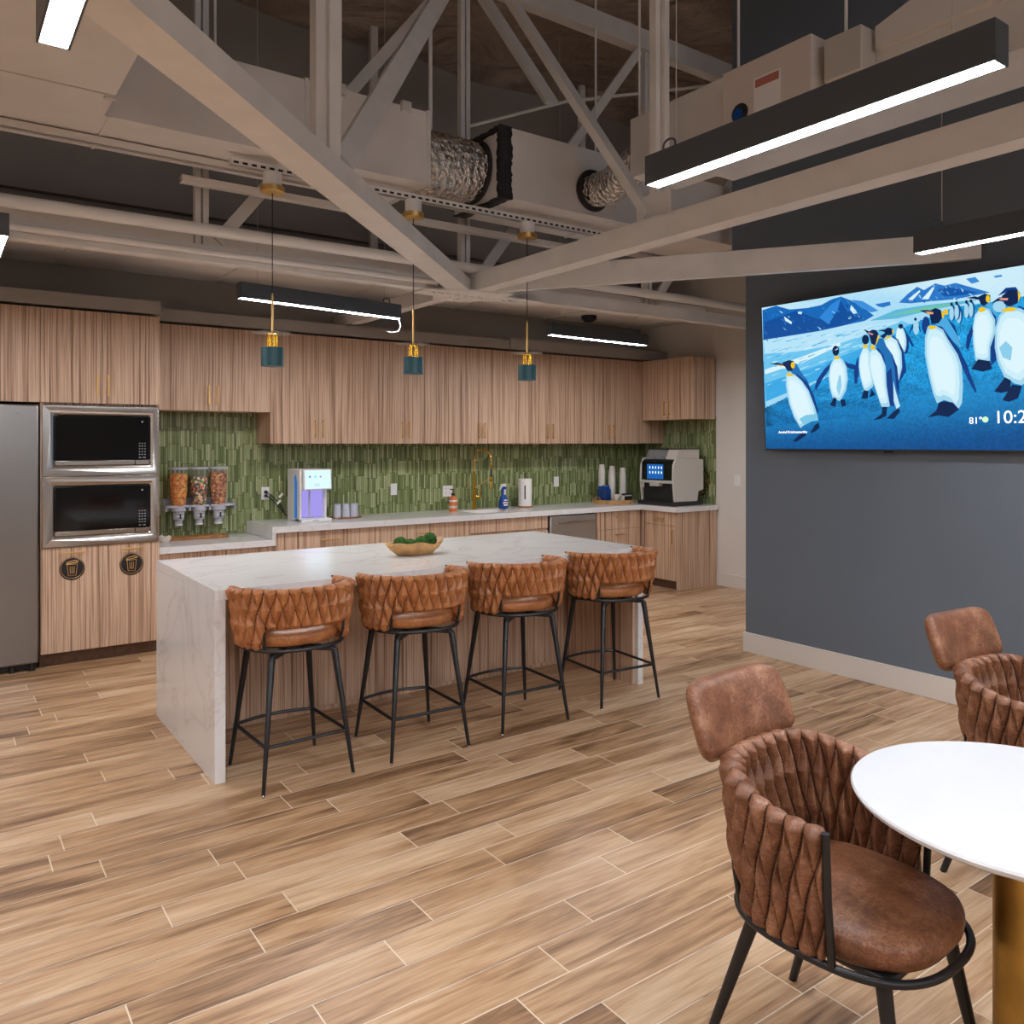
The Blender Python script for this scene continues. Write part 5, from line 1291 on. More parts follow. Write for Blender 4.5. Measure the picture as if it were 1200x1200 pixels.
('06234f',[(0.6138,0.7819),(0.6132,0.7779),(0.6119,0.7749),(0.6101,0.7734),(0.608,0.7739),(0.6062,0.7761),(0.605,0.7797),(0.6046,0.7839),(0.6051,0.788),(0.6064,0.791),(0.6083,0.7924),(0.6103,0.7919),(0.6121,0.7897),(0.6134,0.7861)]),
('0a3c86',[(0.5996,0.7551),(0.5858,0.71),(0.5896,0.7065),(0.6024,0.7381)]),
('0a3c86',[(0.6209,0.7505),(0.6264,0.7087),(0.6233,0.7026),(0.6192,0.7346)]),
('0a3c86',[(0.6568,0.7361),(0.6552,0.7132),(0.6512,0.6953),(0.6457,0.686),(0.6397,0.6871),(0.6344,0.6986),(0.6309,0.7181),(0.6299,0.7418),(0.6316,0.7649),(0.6356,0.7828),(0.6411,0.7919),(0.6471,0.7906),(0.6523,0.779),(0.6558,0.7596)]),
('0a3c86',[(0.5841,0.6665),(0.585,0.63),(0.5825,0.6003),(0.5769,0.5834),(0.5695,0.5826),(0.5616,0.5982),(0.5549,0.6272),(0.5506,0.6639),(0.5497,0.7008),(0.5523,0.7306),(0.5579,0.7474),(0.5654,0.7478),(0.5733,0.7319),(0.5799,0.7029)]),
('a3d5ec',[(0.577,0.6696),(0.5767,0.6334),(0.573,0.6044),(0.5665,0.5882),(0.5585,0.5881),(0.5505,0.6042),(0.5442,0.6334),(0.5409,0.6699),(0.5412,0.7064),(0.545,0.7356),(0.5516,0.7515),(0.5596,0.7513),(0.5675,0.7349),(0.5737,0.7057)]),
('cbedf9',[(0.5725,0.6756),(0.5722,0.643),(0.569,0.6169),(0.5634,0.6024),(0.5566,0.6023),(0.5497,0.6168),(0.5443,0.643),(0.5414,0.6759),(0.5417,0.7087),(0.545,0.735),(0.5506,0.7493),(0.5575,0.7491),(0.5643,0.7344),(0.5696,0.7081)]),
('dcf4fc',[(0.5672,0.6756),(0.567,0.6496),(0.5645,0.6287),(0.5601,0.617),(0.5547,0.617),(0.5492,0.6286),(0.5449,0.6496),(0.5427,0.6759),(0.5429,0.7021),(0.5455,0.7232),(0.55,0.7346),(0.5554,0.7345),(0.5608,0.7227),(0.565,0.7016)]),
('06234f',[(0.567,0.7495),(0.5661,0.7433),(0.5637,0.7386),(0.5602,0.7364),(0.5564,0.7372),(0.5531,0.7408),(0.5508,0.7464),(0.55,0.7531),(0.551,0.7594),(0.5534,0.764),(0.5569,0.7662),(0.5606,0.7654),(0.564,0.7618),(0.5663,0.7561)]),
('0a3c86',[(0.5776,0.7078),(0.59,0.6758),(0.6021,0.6264),(0.5964,0.6195),(0.5847,0.6571),(0.5772,0.6782)]),
('0a3c86',[(0.5253,0.7081),(0.5477,0.6739),(0.5665,0.6009),(0.5743,0.4808),(0.5614,0.4426),(0.5484,0.4092),(0.5449,0.4846),(0.5575,0.5626)]),
('a3d5ec',[(0.4956,0.6735),(0.5194,0.7013),(0.5448,0.6694),(0.559,0.5922),(0.56,0.5025),(0.5475,0.4243),(0.5329,0.446),(0.5113,0.5496)]),
('cbedf9',[(0.4989,0.6691),(0.5194,0.6942),(0.5413,0.6654),(0.5535,0.596),(0.5543,0.5152),(0.5436,0.4449),(0.531,0.4644),(0.5125,0.5576)]),
('dcf4fc',[(0.5038,0.6505),(0.52,0.6705),(0.5373,0.6475),(0.5469,0.5919),(0.5476,0.5274),(0.5391,0.4711),(0.5292,0.4867),(0.5145,0.5613)]),
('06234f',[(0.533,0.7246),(0.5313,0.7146),(0.5267,0.7071),(0.5201,0.7037),(0.5129,0.7051),(0.5064,0.7111),(0.502,0.7204),(0.5006,0.7312),(0.5023,0.7413),(0.507,0.7488),(0.5136,0.7521),(0.5208,0.7506),(0.5272,0.7446),(0.5316,0.7354)]),
('06234f',[(0.4777,0.7429),(0.5084,0.7437),(0.514,0.7285),(0.5052,0.7262)]),
('f0c414',[(0.5006,0.6928),(0.5252,0.7031),(0.5221,0.6887),(0.5016,0.6825)]),
('f0c414',[(0.528,0.7377),(0.5326,0.7367),(0.5335,0.7166),(0.5288,0.7135)]),
('06234f',[(0.4843,0.706),(0.5022,0.7207),(0.5102,0.7111),(0.5017,0.6926),(0.4958,0.6886)]),
('0a3c86',[(0.4028,0.5938),(0.3924,0.5546),(0.3835,0.4904),(0.3853,0.4229),(0.3941,0.4195),(0.4024,0.4798)]),
('a3d5ec',[(0.4076,0.5931),(0.422,0.6475),(0.4387,0.6446),(0.4589,0.577),(0.4618,0.4644),(0.4537,0.393),(0.427,0.3633),(0.4178,0.3885),(0.4083,0.4547),(0.4032,0.5286)]),
('cbedf9',[(0.4087,0.5903),(0.4211,0.6393),(0.4355,0.6367),(0.4528,0.5758),(0.4553,0.4745),(0.4484,0.4102),(0.4254,0.3835),(0.4175,0.4062),(0.4093,0.4658),(0.4049,0.5323)]),
('dcf4fc',[(0.4107,0.5746),(0.4205,0.6137),(0.4319,0.6116),(0.4456,0.563),(0.4476,0.4819),(0.4421,0.4305),(0.4239,0.4091),(0.4177,0.4273),(0.4112,0.4749),(0.4077,0.5281)]),
('06234f',[(0.4442,0.6919),(0.4427,0.6789),(0.4388,0.669),(0.4334,0.664),(0.4274,0.6651),(0.4222,0.672),(0.4186,0.6833),(0.4175,0.6969),(0.419,0.7099),(0.4229,0.7199),(0.4284,0.7248),(0.4343,0.7236),(0.4396,0.7167),(0.4431,0.7054)]),
('f0c414',[(0.4213,0.6638),(0.4389,0.6607),(0.4372,0.6408),(0.421,0.6428)]),
('06234f',[(0.4081,0.3227),(0.42,0.3761),(0.4367,0.3689),(0.434,0.3222)]),
('06234f',[(0.4384,0.3259),(0.4488,0.3814),(0.4623,0.344)]),
('1c6fb4',[(0.4671,0.6477),(0.4794,0.6933),(0.4956,0.6902),(0.5063,0.6408),(0.5281,0.582),(0.5427,0.5015),(0.5478,0.3913),(0.5464,0.2975),(0.5256,0.2596),(0.5122,0.2763),(0.5016,0.3961),(0.502,0.507),(0.4917,0.5878)]),
('0a3c86',[(0.5047,0.475),(0.5224,0.5042),(0.5254,0.4015),(0.5279,0.2673),(0.5144,0.2722),(0.5046,0.3482)]),
('0a3c86',[(0.5236,0.5828),(0.5428,0.5093),(0.5484,0.3756),(0.5459,0.3288),(0.5366,0.3925),(0.5337,0.5027)]),
('bfe7f6',[(0.528,0.4248),(0.5348,0.3612),(0.5495,0.2659),(0.5367,0.2495),(0.5275,0.2989)]),
('a3d5ec',[(0.4429,0.6117),(0.4551,0.6338),(0.4715,0.631),(0.4917,0.5878),(0.5021,0.5149),(0.5035,0.3959),(0.5134,0.2683),(0.5014,0.2612),(0.483,0.2663),(0.4671,0.3516),(0.4498,0.4498),(0.4395,0.5478)]),
('cbedf9',[(0.4456,0.6025),(0.4561,0.6224),(0.4702,0.6199),(0.4876,0.581),(0.4966,0.5154),(0.4978,0.4083),(0.5063,0.2935),(0.4959,0.2871),(0.4801,0.2917),(0.4665,0.3684),(0.4516,0.4568),(0.4427,0.545)]),
('dcf4fc',[(0.4497,0.5752),(0.458,0.5911),(0.4692,0.5891),(0.4829,0.558),(0.49,0.5055),(0.4909,0.4199),(0.4977,0.328),(0.4895,0.3229),(0.477,0.3265),(0.4662,0.388),(0.4544,0.4587),(0.4474,0.5292)]),
('0a3c86',[(0.4668,0.6334),(0.4784,0.6298),(0.4962,0.5832),(0.5035,0.5147),(0.4979,0.5393),(0.4862,0.5927)]),
('06234f',[(0.4416,0.739),(0.4569,0.752),(0.4709,0.7467),(0.4799,0.7211),(0.4784,0.6895),(0.4648,0.6521),(0.4518,0.6664),(0.4468,0.7075)]),
('06234f',[(0.4239,0.7636),(0.445,0.744),(0.4612,0.7223),(0.454,0.7157),(0.4377,0.7334)]),
('d99a94',[(0.4402,0.7409),(0.4612,0.7239),(0.4564,0.7169),(0.4448,0.728)]),
('f0c414',[(0.4775,0.7175),(0.4823,0.7007),(0.472,0.6628),(0.4671,0.6517),(0.4723,0.6867)]),
('f0c414',[(0.4532,0.6622),(0.4647,0.6497),(0.4644,0.6258),(0.4479,0.6302)]),
('06234f',[(0.4518,0.1854),(0.4838,0.2224),(0.4867,0.2661),(0.5042,0.265),(0.4997,0.2096),(0.4763,0.1891)]),
('06234f',[(0.5004,0.1913),(0.5219,0.2283),(0.5435,0.2545),(0.5499,0.2345),(0.5268,0.1885)]),
('0a3c86',[(0.2963,0.5686),(0.2671,0.5305),(0.2341,0.4581),(0.224,0.4035),(0.233,0.3983),(0.258,0.4638),(0.2878,0.5261)]),
('0a3c86',[(0.3497,0.5732),(0.3619,0.5549),(0.3863,0.5432),(0.4044,0.5162),(0.4003,0.5029),(0.3712,0.5182),(0.3541,0.5354)]),
('a3d5ec',[(0.307,0.5921),(0.325,0.6019),(0.3399,0.5871),(0.3565,0.5351),(0.3601,0.4521),(0.3514,0.3786),(0.3304,0.3222),(0.3252,0.3143),(0.2974,0.3374),(0.2872,0.4015),(0.2835,0.4862),(0.2919,0.5524)]),
('cbedf9',[(0.307,0.5852),(0.3225,0.5941),(0.3353,0.5807),(0.3496,0.5339),(0.3527,0.4592),(0.3452,0.3931),(0.3271,0.3423),(0.3227,0.3352),(0.2987,0.356),(0.29,0.4137),(0.2868,0.4899),(0.294,0.5495)]),
('dcf4fc',[(0.3076,0.5621),(0.3198,0.5691),(0.3299,0.5585),(0.3412,0.521),(0.3437,0.4613),(0.3378,0.4083),(0.3235,0.3677),(0.3199,0.3621),(0.301,0.3787),(0.2941,0.4248),(0.2916,0.4858),(0.2973,0.5335)]),
('8fd0ea',[(0.3255,0.4811),(0.333,0.4801),(0.3354,0.4133),(0.3232,0.3479),(0.3139,0.3989)]),
('06234f',[(0.3292,0.6411),(0.3276,0.6269),(0.3236,0.616),(0.318,0.6105),(0.3119,0.6114),(0.3065,0.6187),(0.3029,0.631),(0.3017,0.6457),(0.3034,0.6599),(0.3074,0.6709),(0.313,0.6763),(0.3191,0.6753),(0.3245,0.6679),(0.3281,0.6557)]),
('cfeefb',[(0.3105,0.6459),(0.3245,0.6602),(0.3233,0.6504)]),
('f0c414',[(0.3098,0.6101),(0.3276,0.6056),(0.3298,0.5886),(0.312,0.5847)]),
('06234f',[(0.2873,0.2902),(0.3016,0.3396),(0.3138,0.3319),(0.3093,0.2778)]),
('06234f',[(0.3278,0.3224),(0.3455,0.3252),(0.3513,0.2833),(0.3331,0.2762)]),
('1c6fb4',[(0.1257,0.5318),(0.1381,0.5916),(0.1518,0.5808),(0.1754,0.5081),(0.1939,0.4712),(0.219,0.3653),(0.2393,0.2439),(0.2328,0.2357),(0.187,0.3941)]),
('0a3c86',[(0.1339,0.5176),(0.156,0.5061),(0.1936,0.454),(0.2215,0.3565),(0.2398,0.2439),(0.2354,0.2373),(0.2027,0.3581),(0.1714,0.4391)]),
('a3d5ec',[(0.1025,0.5083),(0.1171,0.5259),(0.1421,0.5105),(0.1718,0.4651),(0.2006,0.3928),(0.223,0.2878),(0.2373,0.1927),(0.205,0.1854),(0.1745,0.1605),(0.1603,0.1417),(0.1338,0.2146),(0.113,0.3128),(0.1011,0.4377)]),
('cbedf9',[(0.1086,0.4968),(0.1211,0.5127),(0.1426,0.4988),(0.1682,0.4579),(0.1929,0.3929),(0.2122,0.2984),(0.2245,0.2128),(0.1967,0.2062),(0.1705,0.1838),(0.1583,0.1669),(0.1355,0.2325),(0.1176,0.3209),(0.1074,0.4333)]),
('dcf4fc',[(0.117,0.4654),(0.1269,0.478),(0.1439,0.4669),(0.1641,0.4343),(0.1837,0.3822),(0.1989,0.3066),(0.2086,0.2381),(0.1867,0.2329),(0.1659,0.2149),(0.1563,0.2014),(0.1382,0.2539),(0.1241,0.3246),(0.116,0.4145)]),
('7cc6e6',[(0.1559,0.2048),(0.184,0.2296),(0.2328,0.2357),(0.2363,0.197),(0.2049,0.1837),(0.1772,0.1604)]),
('06234f',[(0.087,0.599),(0.1187,0.612),(0.1383,0.6029),(0.1432,0.5646),(0.1297,0.5357),(0.1116,0.5363),(0.1007,0.566)]),
('06234f',[(0.0303,0.6),(0.0639,0.6023),(0.0966,0.587),(0.098,0.5726),(0.0636,0.5863)]),
('f0c414',[(0.0607,0.5885),(0.0941,0.5785),(0.0836,0.5728)]),
('f0c414',[(0.1439,0.5732),(0.1428,0.5635),(0.1402,0.556),(0.1365,0.5521),(0.1325,0.5526),(0.129,0.5575),(0.1266,0.5657),(0.1259,0.5757),(0.127,0.5855),(0.1297,0.5931),(0.1334,0.5969),(0.1373,0.5963),(0.1408,0.5914),(0.1432,0.5832)]),
('f0c414',[(0.1074,0.5271),(0.1254,0.5187),(0.1402,0.4993),(0.1081,0.5032)]),
('06234f',[(0.2008,0.1077),(0.2207,0.159),(0.2371,0.1798),(0.2417,0.1412),(0.2199,0.116)]),
('06234f',[(0.1239,0.0517),(0.1596,0.1041),(0.1829,0.108),(0.187,0.0975),(0.1419,0.049)]),
('4aa8e0',[(0.8271,0.8135),(0.8463,0.8269),(0.8643,0.7502),(0.8615,0.7147),(0.8411,0.7828)]),
('0a3c86',[(0.8434,0.7822),(0.8595,0.7422),(0.8621,0.6422),(0.8566,0.4982),(0.8421,0.473),(0.8409,0.5735),(0.8539,0.662),(0.8569,0.7247)]),
('a3d5ec',[(0.7974,0.7656),(0.8174,0.8068),(0.8411,0.7873),(0.8569,0.7247),(0.8561,0.6525),(0.8409,0.5735),(0.8387,0.5009),(0.8232,0.4894),(0.7967,0.5071),(0.7905,0.6007),(0.7901,0.6933)]),
('cbedf9',[(0.7989,0.7596),(0.8161,0.7967),(0.8365,0.7791),(0.8501,0.7228),(0.8494,0.6578),(0.8363,0.5867),(0.8345,0.5214),(0.8211,0.511),(0.7983,0.527),(0.793,0.6112),(0.7927,0.6945)]),
('dcf4fc',[(0.8015,0.738),(0.8151,0.7677),(0.8312,0.7536),(0.8419,0.7086),(0.8414,0.6566),(0.8311,0.5997),(0.8296,0.5474),(0.819,0.5391),(0.801,0.5519),(0.7968,0.6193),(0.7965,0.6859)]),
('06234f',[(0.8084,0.8641),(0.8278,0.8772),(0.8444,0.8637),(0.844,0.832),(0.827,0.809),(0.8165,0.8162)]),
('06234f',[(0.7715,0.8673),(0.7987,0.8703),(0.8156,0.8576),(0.813,0.8445),(0.7936,0.8569)]),
('f0c414',[(0.8432,0.844),(0.8425,0.8352),(0.8407,0.8283),(0.8382,0.825),(0.8354,0.8256),(0.833,0.8303),(0.8314,0.838),(0.8308,0.8472),(0.8316,0.8561),(0.8334,0.863),(0.8359,0.8663),(0.8387,0.8656),(0.8411,0.8609),(0.8427,0.8532)]),
('f0c414',[(0.81,0.8013),(0.8222,0.8038),(0.8325,0.7867),(0.8218,0.7764),(0.8083,0.7796)]),
('0a3c86',[(0.7878,0.7031),(0.7723,0.6505),(0.768,0.5861),(0.7752,0.5662),(0.7833,0.6205),(0.7914,0.6746)]),
('06234f',[(0.7828,0.4609),(0.8041,0.5134),(0.8386,0.4991),(0.8457,0.4543),(0.8178,0.4415)]),
('bfe7f6',[(0.704,0.7539),(0.7268,0.7253),(0.7487,0.6457),(0.7505,0.5891),(0.7261,0.6688)]),
('0a3c86',[(0.7119,0.7664),(0.7369,0.7138),(0.7522,0.6075),(0.7456,0.604),(0.7291,0.706)]),
('f0c414',[(0.7023,0.8208),(0.7151,0.813),(0.7163,0.7891),(0.7044,0.7852)]),
('4aa8e0',[(0.6749,0.7364),(0.6886,0.7764),(0.7119,0.7664),(0.7413,0.6659),(0.7555,0.5882),(0.7256,0.6312),(0.6956,0.7129)]),
('0a3c86',[(0.6722,0.7322),(0.6957,0.7205),(0.7207,0.651),(0.7478,0.5801),(0.7693,0.4925),(0.798,0.3357),(0.793,0.3259),(0.7731,0.3987),(0.758,0.466),(0.7447,0.5337),(0.7151,0.6141)]),
('a3d5ec',[(0.6392,0.6664),(0.6493,0.7303),(0.6749,0.7316),(0.6981,0.7029),(0.7154,0.6378),(0.7424,0.5528),(0.7542,0.4853),(0.7568,0.3724),(0.7524,0.2694),(0.7409,0.2372),(0.721,0.2812),(0.6954,0.3004),(0.674,0.2732),(0.6615,0.334),(0.6485,0.4419),(0.6379,0.5696)]),
('cbedf9',[(0.6454,0.6532),(0.6541,0.7107),(0.6761,0.7119),(0.696,0.686),(0.7109,0.6274),(0.7341,0.5509),(0.7443,0.4902),(0.7465,0.3886),(0.7427,0.2959),(0.7328,0.2669),(0.7157,0.3065),(0.6937,0.3238),(0.6753,0.2993),(0.6646,0.354),(0.6534,0.4511),(0.6443,0.5661)]),
('dcf4fc',[(0.6539,0.6186),(0.6608,0.6646),(0.6782,0.6655),(0.6939,0.6449),(0.7057,0.598),(0.7241,0.5368),(0.7321,0.4882),(0.7339,0.4069),(0.7309,0.3327),(0.723,0.3095),(0.7095,0.3412),(0.6921,0.355),(0.6776,0.3355),(0.6691,0.3792),(0.6602,0.4569),(0.653,0.5489)]),
('9ad4ec',[(0.672,0.3235),(0.6954,0.3023),(0.7211,0.2859),(0.7409,0.2419),(0.7286,0.2711),(0.6953,0.2927),(0.6766,0.2749)]),
('06234f',[(0.6537,0.82),(0.6763,0.8338),(0.6929,0.8183),(0.6996,0.7768),(0.6856,0.7437),(0.6617,0.7411),(0.6585,0.7784)]),
('06234f',[(0.6236,0.832),(0.6496,0.8287),(0.6759,0.8109),(0.6677,0.7907),(0.6439,0.8107)]),
('e8a070',[(0.6414,0.821),(0.668,0.8128),(0.6694,0.7999),(0.6545,0.8005)]),
('f0c414',[(0.6944,0.8132),(0.7031,0.8016),(0.7016,0.7668),(0.6964,0.7718)]),
('f0c414',[(0.6526,0.7363),(0.6748,0.7287),(0.6799,0.7162),(0.6613,0.7123),(0.6524,0.72)]),
('06234f',[(0.6408,0.1918),(0.6708,0.2319),(0.6793,0.2795),(0.6978,0.2849),(0.7235,0.2763),(0.7434,0.2342),(0.7095,0.1914),(0.6783,0.2025)]),
('0a3c86',[(0.8655,0.8536),(0.8892,0.892),(0.9166,0.8888),(0.9297,0.8498),(0.8982,0.8717)]),
('a3d5ec',[(0.888,0.7895),(0.886,0.7763),(0.8808,0.7667),(0.8733,0.7624),(0.865,0.7643),(0.8575,0.7722),(0.8524,0.7844),(0.8507,0.7986),(0.8528,0.8119),(0.8581,0.8215),(0.8657,0.8257),(0.874,0.8236),(0.8813,0.8156),(0.8863,0.8035)]),
('0a3c86',[(0.92,0.7905),(0.9597,0.7456),(0.9934,0.6425),(0.998,0.477),(0.9825,0.4272),(0.98,0.6017)]),
('a3d5ec',[(0.8564,0.6796),(0.869,0.7491),(0.8879,0.7761),(0.9288,0.7706),(0.9595,0.7282),(0.9823,0.6187),(0.9809,0.4797),(0.9559,0.3955),(0.9287,0.3544),(0.9084,0.3655),(0.879,0.4047),(0.8612,0.4885),(0.8537,0.5713)]),
('cbedf9',[(0.8621,0.6744),(0.873,0.737),(0.8892,0.7613),(0.9244,0.7563),(0.9508,0.7182),(0.9704,0.6196),(0.9692,0.4945),(0.9477,0.4187),(0.9243,0.3817),(0.9069,0.3917),(0.8816,0.427),(0.8663,0.5024),(0.8598,0.577)]),
('dcf4fc',[(0.8701,0.6543),(0.8787,0.7043),(0.8915,0.7238),(0.9193,0.7198),(0.9402,0.6893),(0.9557,0.6105),(0.9547,0.5104),(0.9377,0.4498),(0.9193,0.4202),(0.9054,0.4282),(0.8855,0.4564),(0.8734,0.5167),(0.8683,0.5763)]),
('8accea',[(0.8669,0.569),(0.8859,0.6017),(0.9038,0.5627),(0.8984,0.492),(0.8756,0.5134)]),
('06234f',[(0.8771,0.8505),(0.8982,0.8779),(0.9209,0.8699),(0.9286,0.8369),(0.9201,0.7993),(0.8972,0.7872),(0.8836,0.8067)]),
('06234f',[(0.8462,0.8197),(0.8701,0.8461),(0.8955,0.8367),(0.8998,0.8178),(0.8699,0.8254)]),
('e59a90',[(0.8677,0.8413),(0.8954,0.8341),(0.893,0.8222),(0.8746,0.8287)]),
('f0c414',[(0.9218,0.8714),(0.9305,0.8408),(0.9229,0.8057),(0.9228,0.8428)]),
('f0c414',[(0.8777,0.7758),(0.8972,0.7854),(0.9198,0.7746),(0.9106,0.7617),(0.8794,0.7628)]),
('06234f',[(0.849,0.3281),(0.8813,0.4027),(0.8981,0.3845),(0.8943,0.3266),(0.8686,0.3172)]),
('06234f',[(0.8719,0.2771),(0.9016,0.3617),(0.9287,0.35),(0.9166,0.2843),(0.8913,0.2666)])]
SAND = "1f8fcf"
for k, (c, pts) in enumerate(TV):
    d = -.0009+k*.00001
    if c == SAND:
        # speckled wet sand inside the beach outline
        import mathutils.geometry as mg
        P2 = [Vector(p) for p in pts]
        def inside(x, y):
            r = False; n_ = len(P2); j_ = n_-1
            for i_ in range(n_):
                a, b = P2[i_], P2[j_]
                if (a.y > y) != (b.y > y) and x < (b.x-a.x)*(y-a.y)/(b.y-a.y)+a.x: r = not r
                j_ = i_
            return r
        gu, gv = 220, 120
        for i in range(gu):
            for j in range(gv):
                u, v = (i+.5)/gu, (j+.5)/gv
                if inside(u, v):
                    b_ = len(vs); vs.extend([SP(i/gu, j/gv, d), SP((i+1)/gu, j/gv, d), SP((i+1)/gu, (j+1)/gv, d), SP(i/gu, (j+1)/gv, d)]); fs.append((b_, b_+1, b_+2, b_+3))
                    k_ = smooth(.0, .62, v); n = rr.random(); cc = mixc(lin('065a9c'), lin('1f9ad8'), k_)
                    st_ = .12*SIN(60*v+22*u+3*SIN(11*u))
                    edge_ = smooth(0, .10, v)*smooth(0, .05, u)
                    cols.append(tuple(x*(.68+.64*n+st_)*(.55+.45*edge_) for x in cc[:3]))
        continue
    b_ = len(vs); vs.extend([SP(p[0], p[1], d) for p in pts]); fs.append(tuple(range(b_, b_+len(pts)))); cols.append(lin(c)[:3])
me = D.meshes.new('screen'); me.from_pydata([v-Vector(t.location) for v in vs], [], fs); me.materials.append(M['tvimg'])
cad = me.color_attributes.new('pic', 'FLOAT_COLOR', 'CORNER')
for p in me.polygons:
    c = cols[p.index]
    for li in p.loop_indices: cad.data[li].color = (c[0], c[1], c[2], 1)
ob = D.objects.new('screen', me); COL.objects.link(ob); ob.parent = t; ob['label'] = 'lit screen with penguins, snowy mountains and blue beach'
def tvtext(txt, u, v, size, m_, bold=0):
    text_mesh('screen_text', txt, size, m_, t, SP(u, v, .0035), (0, -1, 0), (-kx, 0, 1), .0003, bold=bold)
tvtext('10:24', .846, .150, .104, M['white_t'], 0)
tvtext('81°', .772, .150, .056, M['white_t'], 0)
tvtext('Arvind Krishnamurthy', .062, .108, .0265, M['white_t'], .0002)
m = MB(); c_ = SP(.8215, .1725, .0035); m.lathe([(.017, 0), (.017, .0004)], (0, 0, 0), 20); m.v = [(c_.x-v[2], c_.y+v[0], c_.z+v[1]) for v in m.v]; m.build('weather_icon', M['sun_t'], t)

# ================================================================ CEILING: STEEL FRAME
ZB = 2.70
SW = M['steelw']
t = thing('roof_truss_frame', (3.23, 5.14, ZB), 'pale painted steel space frame truss with crossing chords overhead', 'roof truss')
Nn = Vector((3.23, 5.14)); G = 1.88
def chan(name, pts, w, h, z0=ZB, fl=.009):
    m = MB()
    for a, b in zip(pts[:-1], pts[1:]):
        a = Vector(a); b = Vector(b); d = (b-a).normalized(); r = Vector((-d.y, d.x))*(w/2)
        m.beam((a.x, a.y, z0+fl/2), (b.x, b.y, z0+fl/2), w, fl)
        # two webs (channel toe to toe) slightly inset
        for s_ in (-1, 1):
            o = r*s_*.93
            m.beam((a.x+o.x, a.y+o.y, z0+h/2+fl), (b.x+o.x, b.y+o.y, z0+h/2+fl), .008, h)
        m.beam((a.x, a.y, z0+h+fl), (b.x, b.y, z0+h+fl), w*.9, .006)
    return m.build(name, SW, t)
chan('bottom_chord', [(3.23, 5.14), (-.95, .96)], .15, .085)          # diagonal towards upper left
chan('bottom_chord', [(3.27, 5.06), (3.27, -2.2)], .12, .12)         # towards the camera
chan('bottom_chord', [(3.30, 5.02), (5.125, 2.36)], .05, .15)         # to the grey wall
chan('bottom_chord', [(-3.1, 5.17), (3.23, 5.14), (7.24, 5.07)], .10, .088)
chan('bottom_chord', [(3.21, 5.20), (3.21, 7.36)], .10, .10)
m = MB()
pl = [(2.98, 5.01), (3.12, 4.97), (3.16, 4.92), (3.36, 4.92), (3.42, 4.86), (3.50, 4.86), (3.50, 5.00), (3.86, 5.00), (3.86, 5.16), (3.42, 5.24), (3.36, 5.38), (3.10, 5.38), (3.04, 5.26), (2.86, 5.24), (2.86, 5.08)]
m.prism(pl, 'z', ZB-.012, ZB-.0005)
for k in range(26):
    x = 2.93+.034*k; m.cyl((x, 5.10+.018*(k % 2), ZB-.020), .010, .009, 8)
for k in range(6): m.cyl((3.16+.03*(k % 2)*3, 5.22+.03*k, ZB-.020), .010, .009, 8)
m.build('gusset_plate', SW, t)
# top chord and web members of the line truss over the gusset
ZTOP = 5.0
m = MB(); m.beam((-2.4, 5.14, ZTOP+.09), (7.2, 5.14, ZTOP+.09), .10, .17); m.build('top_chord', SW, t)
def dbl(name, a, b, w=.034, g=.046, dp=.05, side=(1, 0, 0)):
    a = Vector(a); b = Vector(b); s_ = Vector(side)*g/2
    m = MB(); m.beam(a-s_, b-s_, w, dp, (0, 1, 0.01)); m.beam(a+s_, b+s_, w, dp, (0, 1, 0.01)); return m.build(name, SW, t)
for x in (-.53, 1.35, 3.23, 5.11): dbl('post', (x, 5.14, ZB+.1), (x, 5.14, ZTOP))
m = lambda a, b, w=.075, h=.03: MB().beam(a, b, w, h, (0, 1, .01)).build('brace', SW, t)
m((3.36, 5.14, ZB+.14), (5.02, 5.14, ZTOP)); m((1.45, 5.14, ZB+.14), (3.12, 5.14, ZTOP)); m((-.43, 5.14, ZB+.14), (1.24, 5.14, ZTOP))
m((5.2, 5.14, ZB+.14), (6.95, 5.14, ZTOP))
# node over the diagonal, post and 3-D brace
dbl('post', (1.37, 3.28, ZB+.09), (1.37, 3.28, 5.3), .05, .058, .07, (.8, -.58, 0))
m((1.47, 3.34, ZB+.12), (3.10, 5.05, ZTOP), .105, .06)
# node over the chord running to the camera
dbl('post', (3.30, 3.22, ZB+.12), (3.30, 3.22, 5.4), .034, .05, .05, (.8, -.58, 0))
m((3.27, 3.26, ZB+.16), (3.27, 4.86, ZTOP), .075, .05)
bx('post_plate', SW, t, 3.262, 3.268, 3.10, 3.36, ZB+.1, ZB+.28)
m((3.32, 5.10, ZTOP-.02), (3.55, 4.50, 3.98), .11, .03)
m = MB(); m.beam((3.25, -2.5, ZTOP+.09), (3.25, 5.1, ZTOP+.09), .1, .17); m.build('top_chord', SW, t)
m = MB(); m.beam((3.2, 5.12, ZTOP+.09), (-1.2, .72, ZTOP+.09), .1, .17); m.build('top_chord', SW, t)
# second, farther truss over the back wall zone
for x, l in ((3.40, 'thin vertical steel post far behind the large foil sleeve'), (5.95, 'thin vertical steel post far behind the right duct')):
    tag(MB().beam((x, 7.0, 3.17), (x, 7.0, ZR), .07, .05, (0, 1, .01)).build('ceiling_post', SW, None), l, 'steel post')

